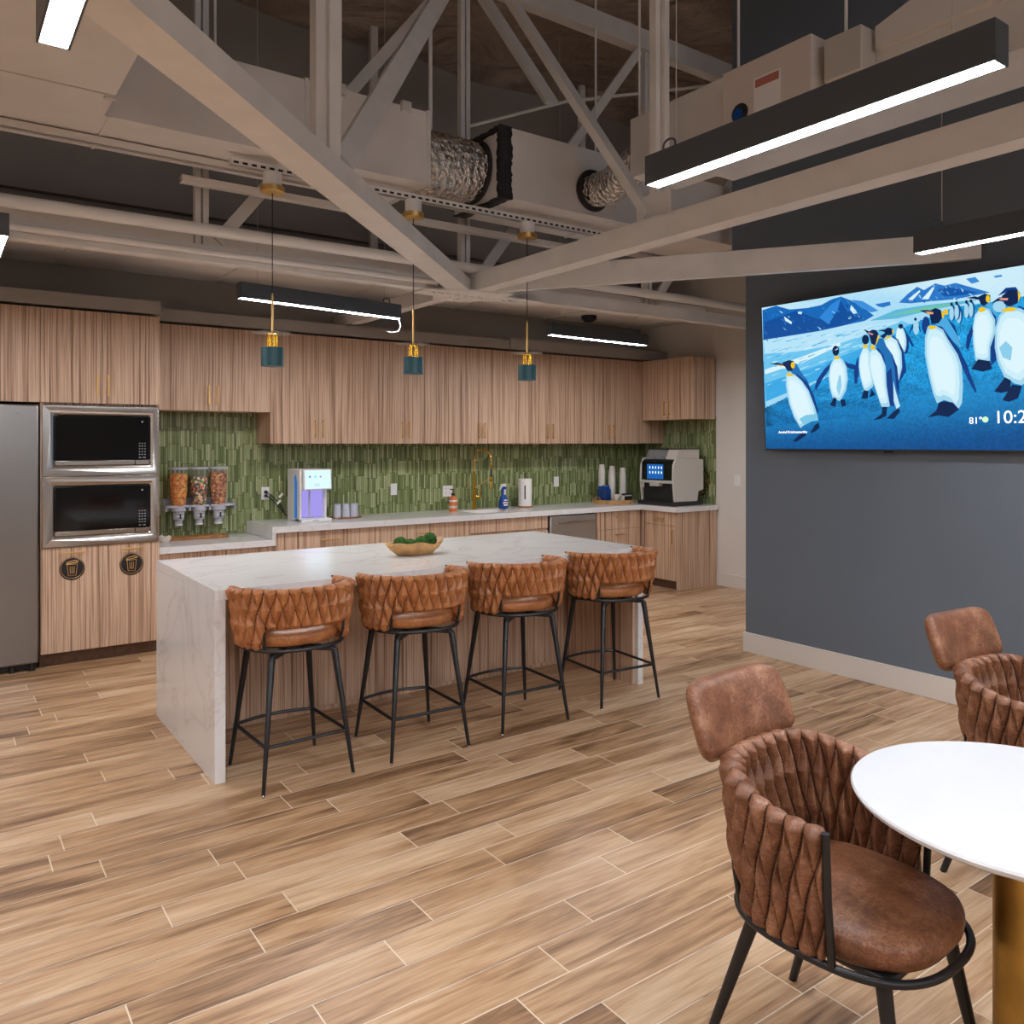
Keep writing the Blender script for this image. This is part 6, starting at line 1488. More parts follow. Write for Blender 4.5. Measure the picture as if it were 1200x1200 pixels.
# ================================================================ PIPES
def pipe(name, label, pts, r, m_=None, cat='pipe', grp=None):
    o = MB().tube(pts, r, 14).build(name, m_ or M['pipe'], None)
    return tag(o, label, cat, grp)
pipe('sprinkler_pipe', 'thick pale pipe running above the steel chord near the kitchen wall, upper of the two', [(-3.1, 5.03, 2.865), (7.2, 4.96, 2.865)], .036)
pipe('sprinkler_pipe', 'thin pale pipe running along the side of the steel chord, lower of the two', [(-3.1, 5.075, 2.748), (2.95, 5.06, 2.748)], .020)
pipe('wall_conduit', 'slim conduit high above the ducts sloping up to the right', [(3.7, 5.9, 4.28), (4.6, 5.6, 4.62), (6.4, 5.2, 5.1)], .014, cat='conduit')
pipe('curved_conduit', 'conduit with a hooked end beside the tall steel post', [(4.72, 5.15, 3.78), (4.70, 5.15, 3.90), (4.78, 5.15, 4.0), (4.95, 5.12, 4.05), (5.6, 4.9, 4.35), (6.6, 4.6, 4.8)], .018, cat='conduit')
pipe('drooping_cable', 'thin pale cable drooping at the left edge above the lamp', [(.02, 4.48, 3.14), (.06, 4.48, 3.05), (.09, 4.46, 2.95), (.10, 4.45, 2.85), (.07, 4.44, 2.70), (.065, 4.43, 2.652)], .007, cat='cable')

# ================================================================ DUCTS
DW = M['ductw']
t = thing('supply_duct', (.8, 4.7, 3.42), 'long rectangular painted duct on the left, ending at the first foil sleeve', 'duct')
bx('duct_body', DW, t, -3.1, 2.53, 4.41, 4.93, 3.2, 3.64)
for x in (-1.7, -.5, 1.72, 2.50): bx('duct_flange', DW, t, x, x+.02, 4.402, 4.938, 3.192, 3.648)
bx('access_panel', DW, t, .72, .735, 4.405, 4.935, 3.195, 3.2)
for x in (1.90, 2.32): bx('hanger_bracket', M['silver'], t, x, x+.06, 4.38, 4.41, 3.60, 3.66)
t = thing('plenum_duct', (-1.2, 2.6, 3.3), 'broad flat duct underside in the upper left corner', 'duct')
bx('duct_body', DW, t, -3.1, .70, .6, 4.395, 3.19, 3.60)
m = MB(); m.box(-3.1, .705, 4.10, 4.11, 3.186, 3.191); m.box(.66, .71, 4.12, 4.16, 3.182, 3.19); m.build('duct_seam', M['silver'], t)
t = thing('supply_duct', (4.2, 4.6, 3.42), 'rectangular painted duct on the right with a black sealed corner joint', 'duct')
bx('duct_body', DW, t, 3.02, 5.40, 4.36, 4.93, 3.2, 3.66)
m = MB(); m.box(4.02, 4.035, 4.352, 4.938, 3.192, 3.668); m.build('duct_flange', DW, t)
m = MB(); rj = random.Random(5)
def jag(pts0, pts1, n):  # wavy strip between two edges
    vs_, fs_ = [], []
    for i in range(n+1):
        k = i/n
        a = Vector(pts0[0]).lerp(Vector(pts0[1]), k); b = Vector(pts1[0]).lerp(Vector(pts1[1]), k)
        d = (b-a).normalized(); vs_ += [a-d*rj.random()*.016, b+d*rj.random()*.016]
    for i in range(n): fs_.append((2*i, 2*i+1, 2*i+3, 2*i+2))
    m.add(vs_, fs_)
jag([(3.015, 4.355, 3.19), (3.015, 4.355, 3.665)], [(3.10, 4.355, 3.19), (3.10, 4.355, 3.665)], 26)
jag([(3.016, 4.355, 3.19), (3.016, 4.355, 3.665)], [(3.016, 4.39, 3.19), (3.016, 4.39, 3.665)], 26)
jag([(3.016, 4.35, 3.194), (3.016, 4.93, 3.194)], [(3.10, 4.35, 3.194), (3.10, 4.93, 3.194)], 20)
jag([(3.015, 4.36, 3.66), (3.015, 4.93, 3.66)], [(3.015, 4.36, 3.635), (3.015, 4.93, 3.635)], 20)
mj = m.build('mastic_joint', M['mastic'], t); mj['label'] = 'rough black sealant strip'
sm = mj.modifiers.new('thick', 'SOLIDIFY'); sm.thickness = .004
bx('diffuser_panel', DW, t, 4.30, 5.38, 4.98, 5.0, 3.16, 3.2)
# foil sleeves
def sleeve(name, label, pts, rads, cat='foil duct', n=40, noise=.012, sz=1):
    pts = [Vector(p) for p in pts]; P_ = []; R_ = []
    K = 40
    for i in range(K+1):
        s_ = i/K*(len(pts)-1); k = min(int(s_), len(pts)-2); f = s_-k
        p0 = pts[max(k-1, 0)]; p1 = pts[k]; p2 = pts[k+1]; p3 = pts[min(k+2, len(pts)-1)]
        P_.append(.5*((2*p1)+(-p0+p2)*f+(2*p0-5*p1+4*p2-p3)*f*f+(-p0+3*p1-3*p2+p3)*f**3)); R_.append(rads[k]*(1-f)+rads[k+1]*f)
    m = MB(); m.tube(P_, R_, n, caps=False); rj = random.Random(9)
    m.v = [Vector(v)+Vector((rj.uniform(-1, 1), rj.uniform(-1, 1), rj.uniform(-1, 1)))*noise*.5 for v in m.v]
    return tag(m.build(name, M['foil'], None, sharp=25), label, cat)
sleeve('foil_sleeve', 'shiny crinkled foil sleeve joining the two rectangular ducts', [(2.532, 4.66, 3.42), (2.68, 4.66, 3.41), (2.85, 4.66, 3.42), (3.012, 4.66, 3.43)], [.20, .215, .21, .19])
m = MB(); m.tube([(3.006, 4.66+.20*COS(2*PI*k/40), 3.43+.20*SIN(2*PI*k/40)) for k in range(40)], .016, 8, closed=True)
tag(m.build('duct_collar_seal', M['mastic'], None), 'black sealant ring around the large foil sleeve', 'sealant ring')
sleeve('foil_sleeve', 'slim foil flex duct running from the right duct towards the air unit', [(3.80, 4.352, 3.37), (3.80, 4.16, 3.36), (3.74, 3.95, 3.38), (3.68, 3.72, 3.40), (3.66, 3.665, 3.41)], [.115, .12, .115, .115, .115], noise=.006)
m = MB(); m.tube([(3.80+.125*COS(2*PI*k/40), 4.345, 3.37+.125*SIN(2*PI*k/40)) for k in range(40)], .022, 8, closed=True)
tag(m.build('duct_collar_seal', M['mastic'], None), 'black sealant ring around the slim foil duct', 'sealant ring')
# air handling unit above the near lamp
t = thing('air_terminal_unit', (3.7, 2.7, 3.35), 'pale boxy air unit with control panel hanging above the long lamp', 'air unit')
bx('casing', DW, t, 3.56, 3.95, .2, 3.24, 3.18, 3.50)
bx('outlet_box', DW, t, 3.50, 3.90, 2.90, 3.66, 3.22, 3.58, bevel=.004)
bx('control_box', M['stick'], t, 3.40, 3.555, 2.33, 2.86, 3.17, 3.54, bevel=.005)
bx('label_sheet', M['white'], t, 3.398, 3.3995, 2.50, 2.66, 3.24, 3.44)
bx('label_header', M['red'], t, 3.3965, 3.398, 2.51, 2.65, 3.39, 3.43)
m = MB(); m.lathe([(.05, 0), (.05, .004)], (0, 0, 0), 28); m.v = [(3.397-v[2], 2.745+v[0], 3.295+v[1]) for v in m.v]; m.build('round_badge', M['blackp'], t)
m = MB(); m.lathe([(.03, 0), (.03, .002)], (0, 0, 0), 20); m.v = [(3.392-v[2], 2.755+v[0], 3.292+v[1]) for v in m.v]; m.build('badge_mark', M['blue'], t)
bx('conduit_box', M['silver'], t, 3.44, 3.56, 2.10, 2.29, 3.30, 3.50, bevel=.004)
m = MB(); m.prism([(2.08, 3.40), (2.08, 3.50), (1.70, 3.62), (.2, 3.62), (.2, 3.40)], 'x', 3.52, 3.95); m.build('transition_duct', DW, t)
m = MB(); m.tube([(3.60, 2.80, 3.545), (3.60, 2.80, 3.60)], .05, 14); m.build('knob', M['silver'], t)
# hanging rods
rods = [(.90, 4.66, 3.64), (1.30, 4.66, 3.64), (1.93, 4.40, 3.66), (2.66, 4.64, 3.62), (4.10, 4.66, 3.66), (3.70, 3.0, 3.58), (3.52, 3.6, 3.58), (3.48, 2.2, 3.50), (3.85, 1.75, 3.62)]
wl = ['far left duct', 'left duct beside the wide steel post', 'bracket at the left duct end', 'large foil sleeve', 'right duct', 'outlet box of the air unit', 'far end of the air unit', 'conduit box of the air unit', 'sloped part of the air unit']
for (x, y, z), w in zip(rods, wl):
    tag(MB().tube([(x, y, z), (x, y, ZR-.08)], .008 if 'foil' not in w else .013, 8).build('hanger_rod', M['pipe'], None), 'thin threaded hanger rod above the '+w, 'hanger rod', 'duct hanger rods')

# pendant rail: slotted struts
def strut(label, x0, x1, y, z, slots=True):
    m = MB(); m.box(x0, x1, y-.021, y-.018, z, z+.041); m.box(x0, x1, y+.018, y+.021, z, z+.041); m.box(x0, x1, y-.018, y+.018, z+.036, z+.041)
    m.box(x0, x1, y-.021, y-.010, z, z+.003); m.box(x0, x1, y+.010, y+.021, z, z+.003)
    s_ = m.mat(1); k = int((x1-x0)/.05)
    for i in range(k if slots else 0): s_.box(x0+.015+i*.05, x0+.043+i*.05, y-.0222, y-.0208, z+.013, z+.026)
    tag(m.build('slotted_strut', [SW, M['seam']], None), label, 'strut rail')
strut('slotted steel strut carrying the three pendant canopies', 1.35, 4.2, 4.56, 3.125)
strut('plain steel strut left of the pendants under the left duct', -3.0, 1.9, 4.72, 3.150, False)
tag(MB().box(1.2, 4.3, 4.97, 5.03, 3.12, 3.16).build('strut_rail', SW, None), 'flat pale steel rail behind the pendant canopies', 'strut rail')

# ================================================================ LIGHT FIXTURES
def linear(x0, y0, x1, y1, label, wz=(5.2, 5.2), z=2.55, w=.072, h=.105):
    a = Vector((x0, y0, 0)); b = Vector((x1, y1, 0)); c = (a+b)/2; L_ = (b-a).length; ang = math.atan2(y1-y0, x1-x0)
    t = thing('linear_pendant_light', (0, 0, 0), label, 'ceiling light', 'black linear pendant lights')
    m = MB(); m.box(-L_/2, L_/2, -w/2, -w/2+.006, 0, h); m.box(-L_/2, L_/2, w/2-.006, w/2, 0, h); m.box(-L_/2, L_/2, -w/2+.006, w/2-.006, h-.006, h)
    m.box(-L_/2, -L_/2+.005, -w/2+.006, w/2-.006, 0, h-.006); m.box(L_/2-.005, L_/2, -w/2+.006, w/2-.006, 0, h-.006)
    m.build('housing', M['lamp_black'], t)
    MB().box(-L_/2+.006, L_/2-.006, -w/2+.0065, w/2-.0065, .001, .012).build('diffuser', M['led'], t)
    for sx, wt in zip((-1, 1), wz): MB().tube([(sx*L_*.40, 0, h), (sx*L_*.40, 0, wt-z)], .0018, 6).build('suspension_wire', M['silver'], t)
    m = MB(); m.tube([(L_*.42+.03*COS(k*.5), .01, h+.02+.022*SIN(k*.5)) for k in range(22)], .004, 6); m.build('cable_coil', M['lamp_black'], t)
    t.location = (c.x, c.y, z); t.rotation_euler.z = ang
    return t
linear(2.185, .955, 2.185, 2.17, 'large black linear light nearest the camera at upper right')
linear(1.66, 5.40, 2.93, 5.60, 'black linear light over the left wall cabinets, behind the first pendant')
linear(4.44, 5.66, 5.69, 5.74, 'black linear light over the right wall cabinets, right of the last pendant')
linear(4.05, .93, 4.05, 2.17, 'black linear light in front of the grey wall above the television')
linear(.245, 1.0, .245, 2.235, 'bright linear light end in the top left corner', (3.188, 3.188))
linear(.27, 4.40, .27, 5.63, 'linear light cut by the left edge beside the wall cabinets', (3.198, 5.2))
m = MB(); m.tube([(2.925, 5.60, 2.57), (2.95, 5.60, 2.50), (2.93, 5.60, 2.455), (2.87, 5.59, 2.44), (2.83, 5.59, 2.445)], .004, 8)
tag(m.build('hanging_cable', M['white'], None), 'short white cable curling down at the right end of the left back lamp', 'cable')
linear(6.2, 3.3, 6.2, 4.55, 'linear light added unseen in the passage behind the grey wall')  # out-of-view lamp added to brighten the right wall
# unseen fixtures added for ambient light, behind and beside the camera
for i, (x, y) in enumerate([(.245, -1.2), (2.185, -1.2), (4.05, -1.2), (-1.7, 1.0), (-1.7, 3.6), (.245, -3.6), (2.185, -3.6), (4.05, -3.6)]):
    linear(x, y, x, y+1.25, 'added black linear light elsewhere in the room, unseen, for ambient light', (3.188, 3.188) if x < -1 else (5.2, 5.2))

# island pendants
for i, (x, l) in enumerate(((1.585, 'left'), (2.485, 'middle'), (3.375, 'right'))):
    y = 4.55
    t = thing('pendant_lamp', (x, y, 2.04), l+' of the three teal and brass pendant lamps over the island', 'pendant lamp', 'teal pendant lamps over the island')
    m = MB(); m.lathe([(.058, .0), (.063, .0), (.063, .105), (.0, .105), (.0, .100), (.058, .100), (.058, .0)], (x, y, 2.035), 40); m.build('lamp_shade', M['teal'], t, sharp=30)
    MB().lathe([(.0, .012), (.056, .012), (.056, .016), (0, .016)], (x, y, 2.035), 32).build('bulb_lens', M['bulb'], t)
    m = MB(); m.lathe([(.0, 0), (.034, 0), (.034, .004), (0, .004)], (x, y, 2.141), 24)
    for k in range(6): a = PI/6+PI*k/3; m.tube([(x+.024*COS(a), y+.024*SIN(a), 2.143), (x+.024*COS(a), y+.024*SIN(a), 2.21)], .006, 10)
    m.lathe([(.0, 0), (.032, 0), (.032, .006), (.012, .012), (0, .012)], (x, y, 2.208), 24); m.build('brass_cage', M['gold'], t)
    MB().lathe([(.028, .0), (.105, .0), (.105, .003), (.028, .003)], (x, y, 2.2205), 40).build('glass_disc', M['glassd'], t)
    m = MB(); m.tube([(x, y, 2.22), (x, y, 2.43)], .0065, 10); m.tube([(x, y, 2.43), (x, y, 2.445)], .004, 10); m.build('stem', M['brass'], t)
    MB().tube([(x, y, 2.44), (x, y, 3.02)], .0028, 8).build('cord', M['black'], t)
    MB().lathe([(.0, 0), (.060, 0), (.066, .004), (.066, .034), (.0, .034)], (x, y, 3.012), 36).build('canopy', M['brass'], t, sharp=30)
    MB().cyl((x, y, 3.046), .052, .079, 28).build('junction_box', M['white'], t)
    ld = D.lights.new('pendant_spot', 'SPOT'); ld.energy = 9; ld.color = (1, .93, .84); ld.spot_size = math.radians(110); ld.spot_blend = .8; ld.shadow_soft_size = .05
    lo = D.objects.new('pendant_spot', ld); COL.objects.link(lo); lo.location = (x, y, 2.03)

# smoke detector on the low ceiling strip
t = thing('smoke_detector', (5.99, 6.92, 3.0), 'round dark smoke detector under the low ceiling strip', 'smoke detector')
MB().lathe([(.0, -.05), (.045, -.05), (.07, -.03), (.085, -.02), (.085, .018)], (5.99, 6.92, 3.0), 28).build('body', M['blackp'], t)

# ================================================================ SMALL THINGS ON THE COUNTER
CT = .9055; YW = YB-.012
# bowl with moss balls
bc = (2.455, 4.47, .9125)
t = thing('wooden_bowl', bc, 'long carved wooden dough bowl in the middle of the island', 'bowl')
m = MB(); n = 48; vs = []; fs = []
prof = [(.0, .0), (.45, .0), (.62, .006), (.86, .045), (1.0, .085), (.97, .093), (.90, .088), (.78, .05), (.55, .018), (0, .014)]
for k, (r, z) in enumerate(prof):
    for j in range(n):
        a = 2*PI*j/n; w = 1+.03*SIN(5*a+.4)+.02*SIN(9*a)
        rx = .198*w; ry = .088*w
        vs.append((bc[0]+rx*r*COS(a), bc[1]+ry*r*SIN(a), bc[2]+.80*z*(1+.10*SIN(3*a+1)+.07*SIN(7*a)+.16*COS(a)**2)))
for i in range(len(prof)-1):
    for j in range(n): fs.append((i*n+j, i*n+(j+1) % n, (i+1)*n+(j+1) % n, (i+1)*n+j))
m.add(vs, fs, True); t2 = m.build('bowl_body', M['woodb'], t, sharp=60); t2.rotation_euler.z = 0
rm = random.Random(4)
for k, (dx, dz, r, l) in enumerate(((-.105, .068, .044, 'leftmost of the four green moss balls in the wooden bowl'), (-.03, .058, .036, 'smaller low moss ball second from the left in the bowl'), (.04, .066, .042, 'green moss ball second from the right in the bowl'), (.108, .080, .043, 'rightmost and highest of the moss balls in the bowl'))):
    m = MB(); c = (bc[0]+dx, bc[1]+(.008 if k % 2 else -.006), bc[2]+dz+.004); m.ball(c, r, 36, 24)
    m.v = [Vector(c)+(Vector(v)-Vector(c))*(1+rm.uniform(-.07, .07)) for v in m.v]
    tag(m.build('moss_ball', M['moss'], None, sharp=180), l, 'moss ball', 'moss balls in the wooden bowl')

# snack dispenser on the wall
dc = [1.71, 1.875, 2.037]; dy = 7.20
t = thing('snack_dispenser', (1.875, YB, 1.1), 'wall-mounted triple dispenser of snacks with grey valves on green tile', 'food dispenser')
m = MB(); m.box(1.62, 2.15, YW-.02, YW-.001, 1.040, 1.130); m.box(1.60, 2.17, dy-.05, YW-.02, 1.065, 1.082)
for x in (1.605, 1.79, 1.955, 2.165): m.box(x-.006, x+.006, dy-.05, YW-.02, 1.035, 1.082)
m.build('bracket', M['lgrey'], t)
for x, mt, top, nm in zip(dc, ('cer1', 'cer2', 'cer3'), (1.345, 1.315, 1.355), ('canister filled with bright orange snacks', 'canister filled with mixed coloured candies', 'canister filled with roasted brown nuts')):
    dcan = MB().lathe([(.058, 0), (.071, .12), (.075, .30), (.0755, .305), (.0735, .305), (.069, .12), (.056, 0)], (x, dy, 1.075), 36).build('canister', M['glass'], t); dcan['label'] = nm
    MB().lathe([(.0, 0), (.054, 0), (.0665, .12), (.070, top-1.078-.02), (.066, top-1.078), (0, top-1.078+.006)], (x, dy, 1.078), 36).build('contents', M[mt], dcan)
    MB().lathe([(.0, 0), (.079, 0), (.079, .014), (.074, .018), (0, .018)], (x, dy, 1.381), 36).build('lid', M['lgrey'], dcan)
    m = MB(); m.lathe([(.062, .0), (.062, -.04), (.045, -.05), (.043, -.11), (.030, -.125), (.030, -.15), (.0, -.15)][::-1], (x, dy, 1.074), 30); v_ = m.build('valve', M['lgrey'], t, sharp=30)
    m = MB(); m.box(x-.03, x+.03, dy-.062, dy-.054, 0.988, 0.996); m.box(x-.004, x+.004, dy-.060, dy-.05, 0.960, 1.025); m.tube([(x, dy-.044, 0.992), (x, dy-.062, 0.992)], .009, 10); m.build('dial', M['white'], v_)
    MB().cyl((x, dy, 0.912), .033, .014, 20).build('outlet_ring', M['white'], v_)
    m = MB(); m.box(x-.006, x+.006, dy-.0635, dy-.0622, 0.970, 1.015); m.build('dial_mark', M['blackp'], v_)
tray = MB()
pts = []; X0, X1, Y0, Y1 = 1.60, 2.09, 7.08, 7.24
tray.box(X0, X1, Y0, Y1, .7985, .806)
for b in ((X0, X1, Y0, Y0+.012), (X0, X1, Y1-.012, Y1), (X0, X0+.012, Y0+.012, Y1-.012), (X1-.012, X1, Y0+.012, Y1-.012)): tray.box(*b, .806, .822)
tag(tray.build('wooden_tray', M['woodt'], None, bevel=.004), 'narrow wooden drip tray under the snack dispenser', 'tray')
m = MB(); m.lathe([(.0, 0), (.028, 0), (.045, .02), (.050, .045), (.046, .05), (.041, .047), (.036, .02), (0, .010)], (1.56, 7.02, .7985), 28)
m.v = [Vector(v)+Vector((0, 0, .006*SIN(4*math.atan2(v[1]-7.02, v[0]-1.56)) if v[2] > .83 else 0)) for v in m.v]
tag(m.build('ceramic_bowl', M['cream'], None), 'small cream ceramic bowl left of the wooden tray', 'bowl')

# outlets and switches
def outlet(name, label, x, z, w=.072, h=.115, kind='outlet'):
    t = thing(name, (x, YW, z), label, 'wall outlet' if kind == 'outlet' else 'wall switch')
    bx('cover_plate', M['white'], t, x-w/2, x+w/2, YW-.006, YW-.0005, z-h/2, z+h/2, bevel=.002)
    m = MB()
    if kind == 'outlet':
        k = 2 if w > .1 else 1
        for q in range(k):
            xx = x if k == 1 else x-.023+.046*q
            for dz in (-.025, .022): m.box(xx-.010, xx-.007, YW-.0066, YW-.006, z+dz, z+dz+.010); m.box(xx+.006, xx+.009, YW-.0066, YW-.006, z+dz, z+dz+.010)
        m.build('socket', M['blackp'], t)
    else:
        m.box(x-.017, x+.017, YW-.009, YW-.006, z-.034, z+.034); m.build('rocker', M['white'], t, bevel=.001)
    return t
outlet('wall_outlet', 'white outlet with two black plugs left of the water dispenser', 2.50, 1.145)
outlet('wall_switch', 'white wall switch on the tile between the cups and the sink', 3.80, 1.14, kind='switch')
outlet('wall_outlet', 'double white outlet behind the orange soap bottle', 4.43, 1.10, .12)
outlet('wall_switch', 'white wall switch on the tile right of the paper towels', 5.88, 1.16, kind='switch')
t = thing('wall_switch', (XR, 5.92, 1.20), 'white wall switch on the pale wall right of the kitchen', 'wall switch')
bx('cover_plate', M['white'], t, XR-.008, XR-.0005, 5.86, 5.94, 1.13, 1.25, bevel=.002); bx('rocker', M['white'], t, XR-.013, XR-.008, 5.885, 5.915, 1.155, 1.225, bevel=.001)
for k, (dz, l, e) in enumerate(((.012, 'upper black power cord with white tag', (2.62, 1.12)), (-.022, 'lower black power cord with white tag', (2.60, 1.06)))):
    t = thing('power_cord', (2.5, YW, 1.145), l, 'power cord', 'cords of the water dispenser')
    m = MB(); z = 1.145+dz; m.tube([(2.50, YW-.007, z), (2.50, YW-.035, z)], .014, 10); m.build('plug', M['blackp'], t)
    m = MB(); m.tube([(2.505, YW-.03, z), (2.56, YW-.04, z-.045), (2.63, YW-.045, z-.12), (2.67, YW-.045, .95), (2.72, YW-.05, .913), (2.76, YW-.05, .912)], .0045, 8); m.build('cable', M['black'], t)
    MB().beam((e[0]-.012, YW-.062, e[1]-.012), (e[0]+.022, YW-.062, e[1]+.022), .012, .018).build('tag', M['white'], t)

# water dispenser
t = thing('water_dispenser', (2.83, 7.1, CT), 'white countertop water dispenser glowing violet', 'water dispenser')
wx0, wx1, wy0, wy1 = 2.66, 2.93, 6.94, 7.24
m = MB(); m.box(wx0, wx0+.02, wy0, wy1, CT, 1.37); m.box(wx1-.02, wx1, wy0+.04, wy1, CT, 1.37); m.box(wx0+.02, wx1-.02, wy0+.10, wy1, CT+.03, 1.37)
m.build('cabinet', M['white'], t, bevel=.006)
bx('drip_base', M['white'], t, wx0, wx1+.01, wy0-.05, wy0+.099, CT, CT+.028, bevel=.004)
m = MB(); m.prism([(wy0-.05, 1.19), (wy0-.035, 1.37), (wy0+.10, 1.37), (wy0+.10, 1.18)], 'x', wx0+.021, wx1+.012)
m.build('head', M['white'], t, bevel=.006)
m = MB(); m.prism([(wy0-.0525, 1.20), (wy0-.0385, 1.36), (wy0-.036, 1.36), (wy0-.05, 1.20)], 'x', wx0+.035, wx1); p = m.build('control_panel', M['iced'], t); p['label'] = 'pale blue lit control panel'
m = MB()
for k in range(4):
    mm = MB(); mm.lathe([(.009, 0), (.009, .002)], (0, 0, 0), 14); cx = wx0+.075+k*.05; mm.v = [(cx+v[0], wy0-.0495-v[2]+.002, 1.305+v[1]) for v in mm.v]
    mm.build('touch_icon', M[('bluei', 'green', 'violet', 'iced')[k]], t)
m = MB(); m.tube([(wx0+.14+.022*COS(2*PI*k/20), wy0-.0535, 1.232+.010*SIN(2*PI*k/20)) for k in range(20)], .002, 6, closed=True); m.build('logo_ring', M['violet'], t)
bx('lit_recess', M['violet'], t, wx0+.0215, wx1-.0215, wy0+.0965, wy0+.0995, CT+.031, 1.178)
bx('nozzle_rail', M['lgrey'], t, wx0+.118, wx0+.132, wy0+.088, wy0+.096, CT+.031, 1.178)
m = MB(); m.prism([(wy0+.06, CT+.03), (wy0+.06, 1.24), (wy0+.09, 1.33), (wy0+.12, 1.30), (wy0+.12, CT+.03)], 'x', wx0-.002, wx0-.0002); p = m.build('side_strip', M['bluepanel'], t); p['label'] = 'blue side window strip'
bx('badge', M['lgrey'], t, wx0+.10, wx0+.16, wy0-.052, wy0-.0505, CT+.009, CT+.018)

# tumblers on tray
t = MB(); t.lathe([(.0, 0), (.155, 0), (.165, .012), (.157, .014), (.150, .006), (0, .006)], (3.175, 7.13, CT), 48)
t.v = [Vector((v[0], 7.13+(v[1]-7.13)*.7, v[2])) for v in map(Vector, t.v)]
tag(t.build('round_tray', M['woodt'], None), 'flat oval reddish wood tray under the clear tumblers', 'tray')
tum = None
for k, (x, y) in enumerate(((3.075, 7.08), (3.155, 7.065), (3.235, 7.075), (3.28, 7.15), (3.115, 7.165), (3.2, 7.175))):
    if tum is None:
        m = MB(); m.lathe([(.036, 0), (.029, .125), (.0, .125), (0, .121), (.026, .121), (.034, 0), (.036, 0)], (0, 0, 0), 24); tum = m.build('tumbler', M['cupglass'], None); o = tum
    else: o = tum.copy(); COL.objects.link(o)
    o.location = (x, y, CT+.0065)
    tag(o, 'upturned clear plastic tumbler on the oval tray beside the water dispenser', 'tumbler', 'clear tumblers on the oval tray')

# faucet
fx, fy = 4.68, 7.24
t = thing('kitchen_faucet', (fx, fy, CT), 'tall gold spring-neck kitchen faucet behind the sink', 'faucet')
m = MB(); m.lathe([(.026, 0), (.026, .006), (.020, .010), (.020, .22), (.013, .225), (.013, .40)], (fx, fy, CT), 24); m.build('column', M['gold'], t)
arc = [(fx+.085-.085*COS(PI*k/16), fy-.06*k/16, 1.43+.105*SIN(PI*k/16)) for k in range(17)]
hose = [(fx, fy, 1.30), (fx, fy, 1.38)]+arc+[(fx+.172, fy-.06, 1.36)]
m = MB(); m.tube(hose, .007, 10); m.build('hose', M['brass'], t)
hp = []; dense = []
for a, b in zip(hose[:-1], hose[1:]):
    for k in range(10): dense.append(Vector(a).lerp(Vector(b), k/10))
for i, p in enumerate(dense):
    a = i*.95; hp.append(p+Vector((.013*COS(a)*.8, .013*SIN(a), .013*COS(a)*.6)))
MB().tube(hp, .0025, 5).build('spring', M['gold'], t)
MB().tube([(fx+.172, fy-.06, 1.37), (fx+.172, fy-.06, 1.335)], .014, 14).build('hose_collar', M['gold'], t)
MB().tube([(fx+.172, fy-.06, 1.335), (fx+.172, fy-.06, 1.245), (fx+.170, fy-.062, 1.20)], [.010, .012, .013], 14).build('hose_sleeve', M['blackp'], t)
MB().tube([(fx+.172, fy-.06, 1.245), (fx+.172, fy-.06, 1.215)], .0145, 14).build('hose_collar', M['gold'], t)
MB().tube([(fx+.170, fy-.062, 1.20), (fx+.160, fy-.064, 1.12)], .0135, 14).build('spray_head', M['gold'], t)
MB().tube([(fx, fy, 1.13), (fx+.165, fy-.06, 1.235)], .004, 8).build('support_arm', M['brass'], t)
m = MB(); m.tube([(fx, fy, 1.04), (fx+.07, fy-.02, 1.04)], .013, 12); m.tube([(fx+.06, fy-.02, 1.04), (fx+.06, fy-.03, 1.13)], .004, 8); m.build('lever', M['gold'], t)
# soap
sx, sy = 4.37, 7.16
t = thing('soap_bottle', (sx, sy, CT), 'orange labelled soap pump bottle left of the faucet', 'soap bottle')
MB().lathe([(.0, 0), (.040, 0), (.043, .01), (.043, .12), (.034, .145), (.014, .155), (.014, .165), (0, .165)], (sx, sy, CT), 28).build('bottle', M['orange'], t)
MB().lathe([(.0435, .035), (.0435, .058)], (sx, sy, CT), 28).build('label_band', M['stick'], t)
MB().lathe([(.0436, .100), (.0436, .116)], (sx, sy, CT), 28).build('label_band', M['paper'], t)
m = MB(); m.lathe([(.0, 0), (.019, 0), (.019, .022), (.006, .024), (.006, .055), (.012, .057), (.012, .067), (0, .067)], (sx, sy, CT+.163), 20); m.box(sx-.035, sx, sy-.005, sy+.005, CT+.219, CT+.229); m.build('pump', M['amber'], t)
# spray bottle
sx, sy = 4.99, 7.15
t = thing('spray_bottle', (sx, sy, CT), 'blue dish spray bottle with white trigger right of the faucet', 'spray bottle')
MB().lathe([(.0, 0), (.048, 0), (.052, .012), (.052, .07), (.044, .105), (.026, .14), (.022, .18), (.027, .22), (.027, .232), (0, .232)], (sx, sy, CT), 28).build('bottle', M['blue'], t)
MB().prism([(sx-.040, CT+.205), (sx-.052, CT+.19), (sx-.034, CT+.232), (sx-.02, CT+.262), (sx+.026, CT+.265), (sx+.03, CT+.235), (sx-.018, CT+.235)], 'y', sy-.014, sy+.014).build('trigger', M['white'], t, bevel=.003)
for z, w in ((.085, .028), (.058, .040), (.034, .032)):
    MB().box(sx-w, sx+w*.5, sy-.0545, sy-.0515, CT+z, CT+z+.013).build('label_mark', M['white'], t)
MB().box(sx-.01, sx+.012, sy-.0285, sy-.0262, CT+.15, CT+.205).build('label_mark', M['white'], t)
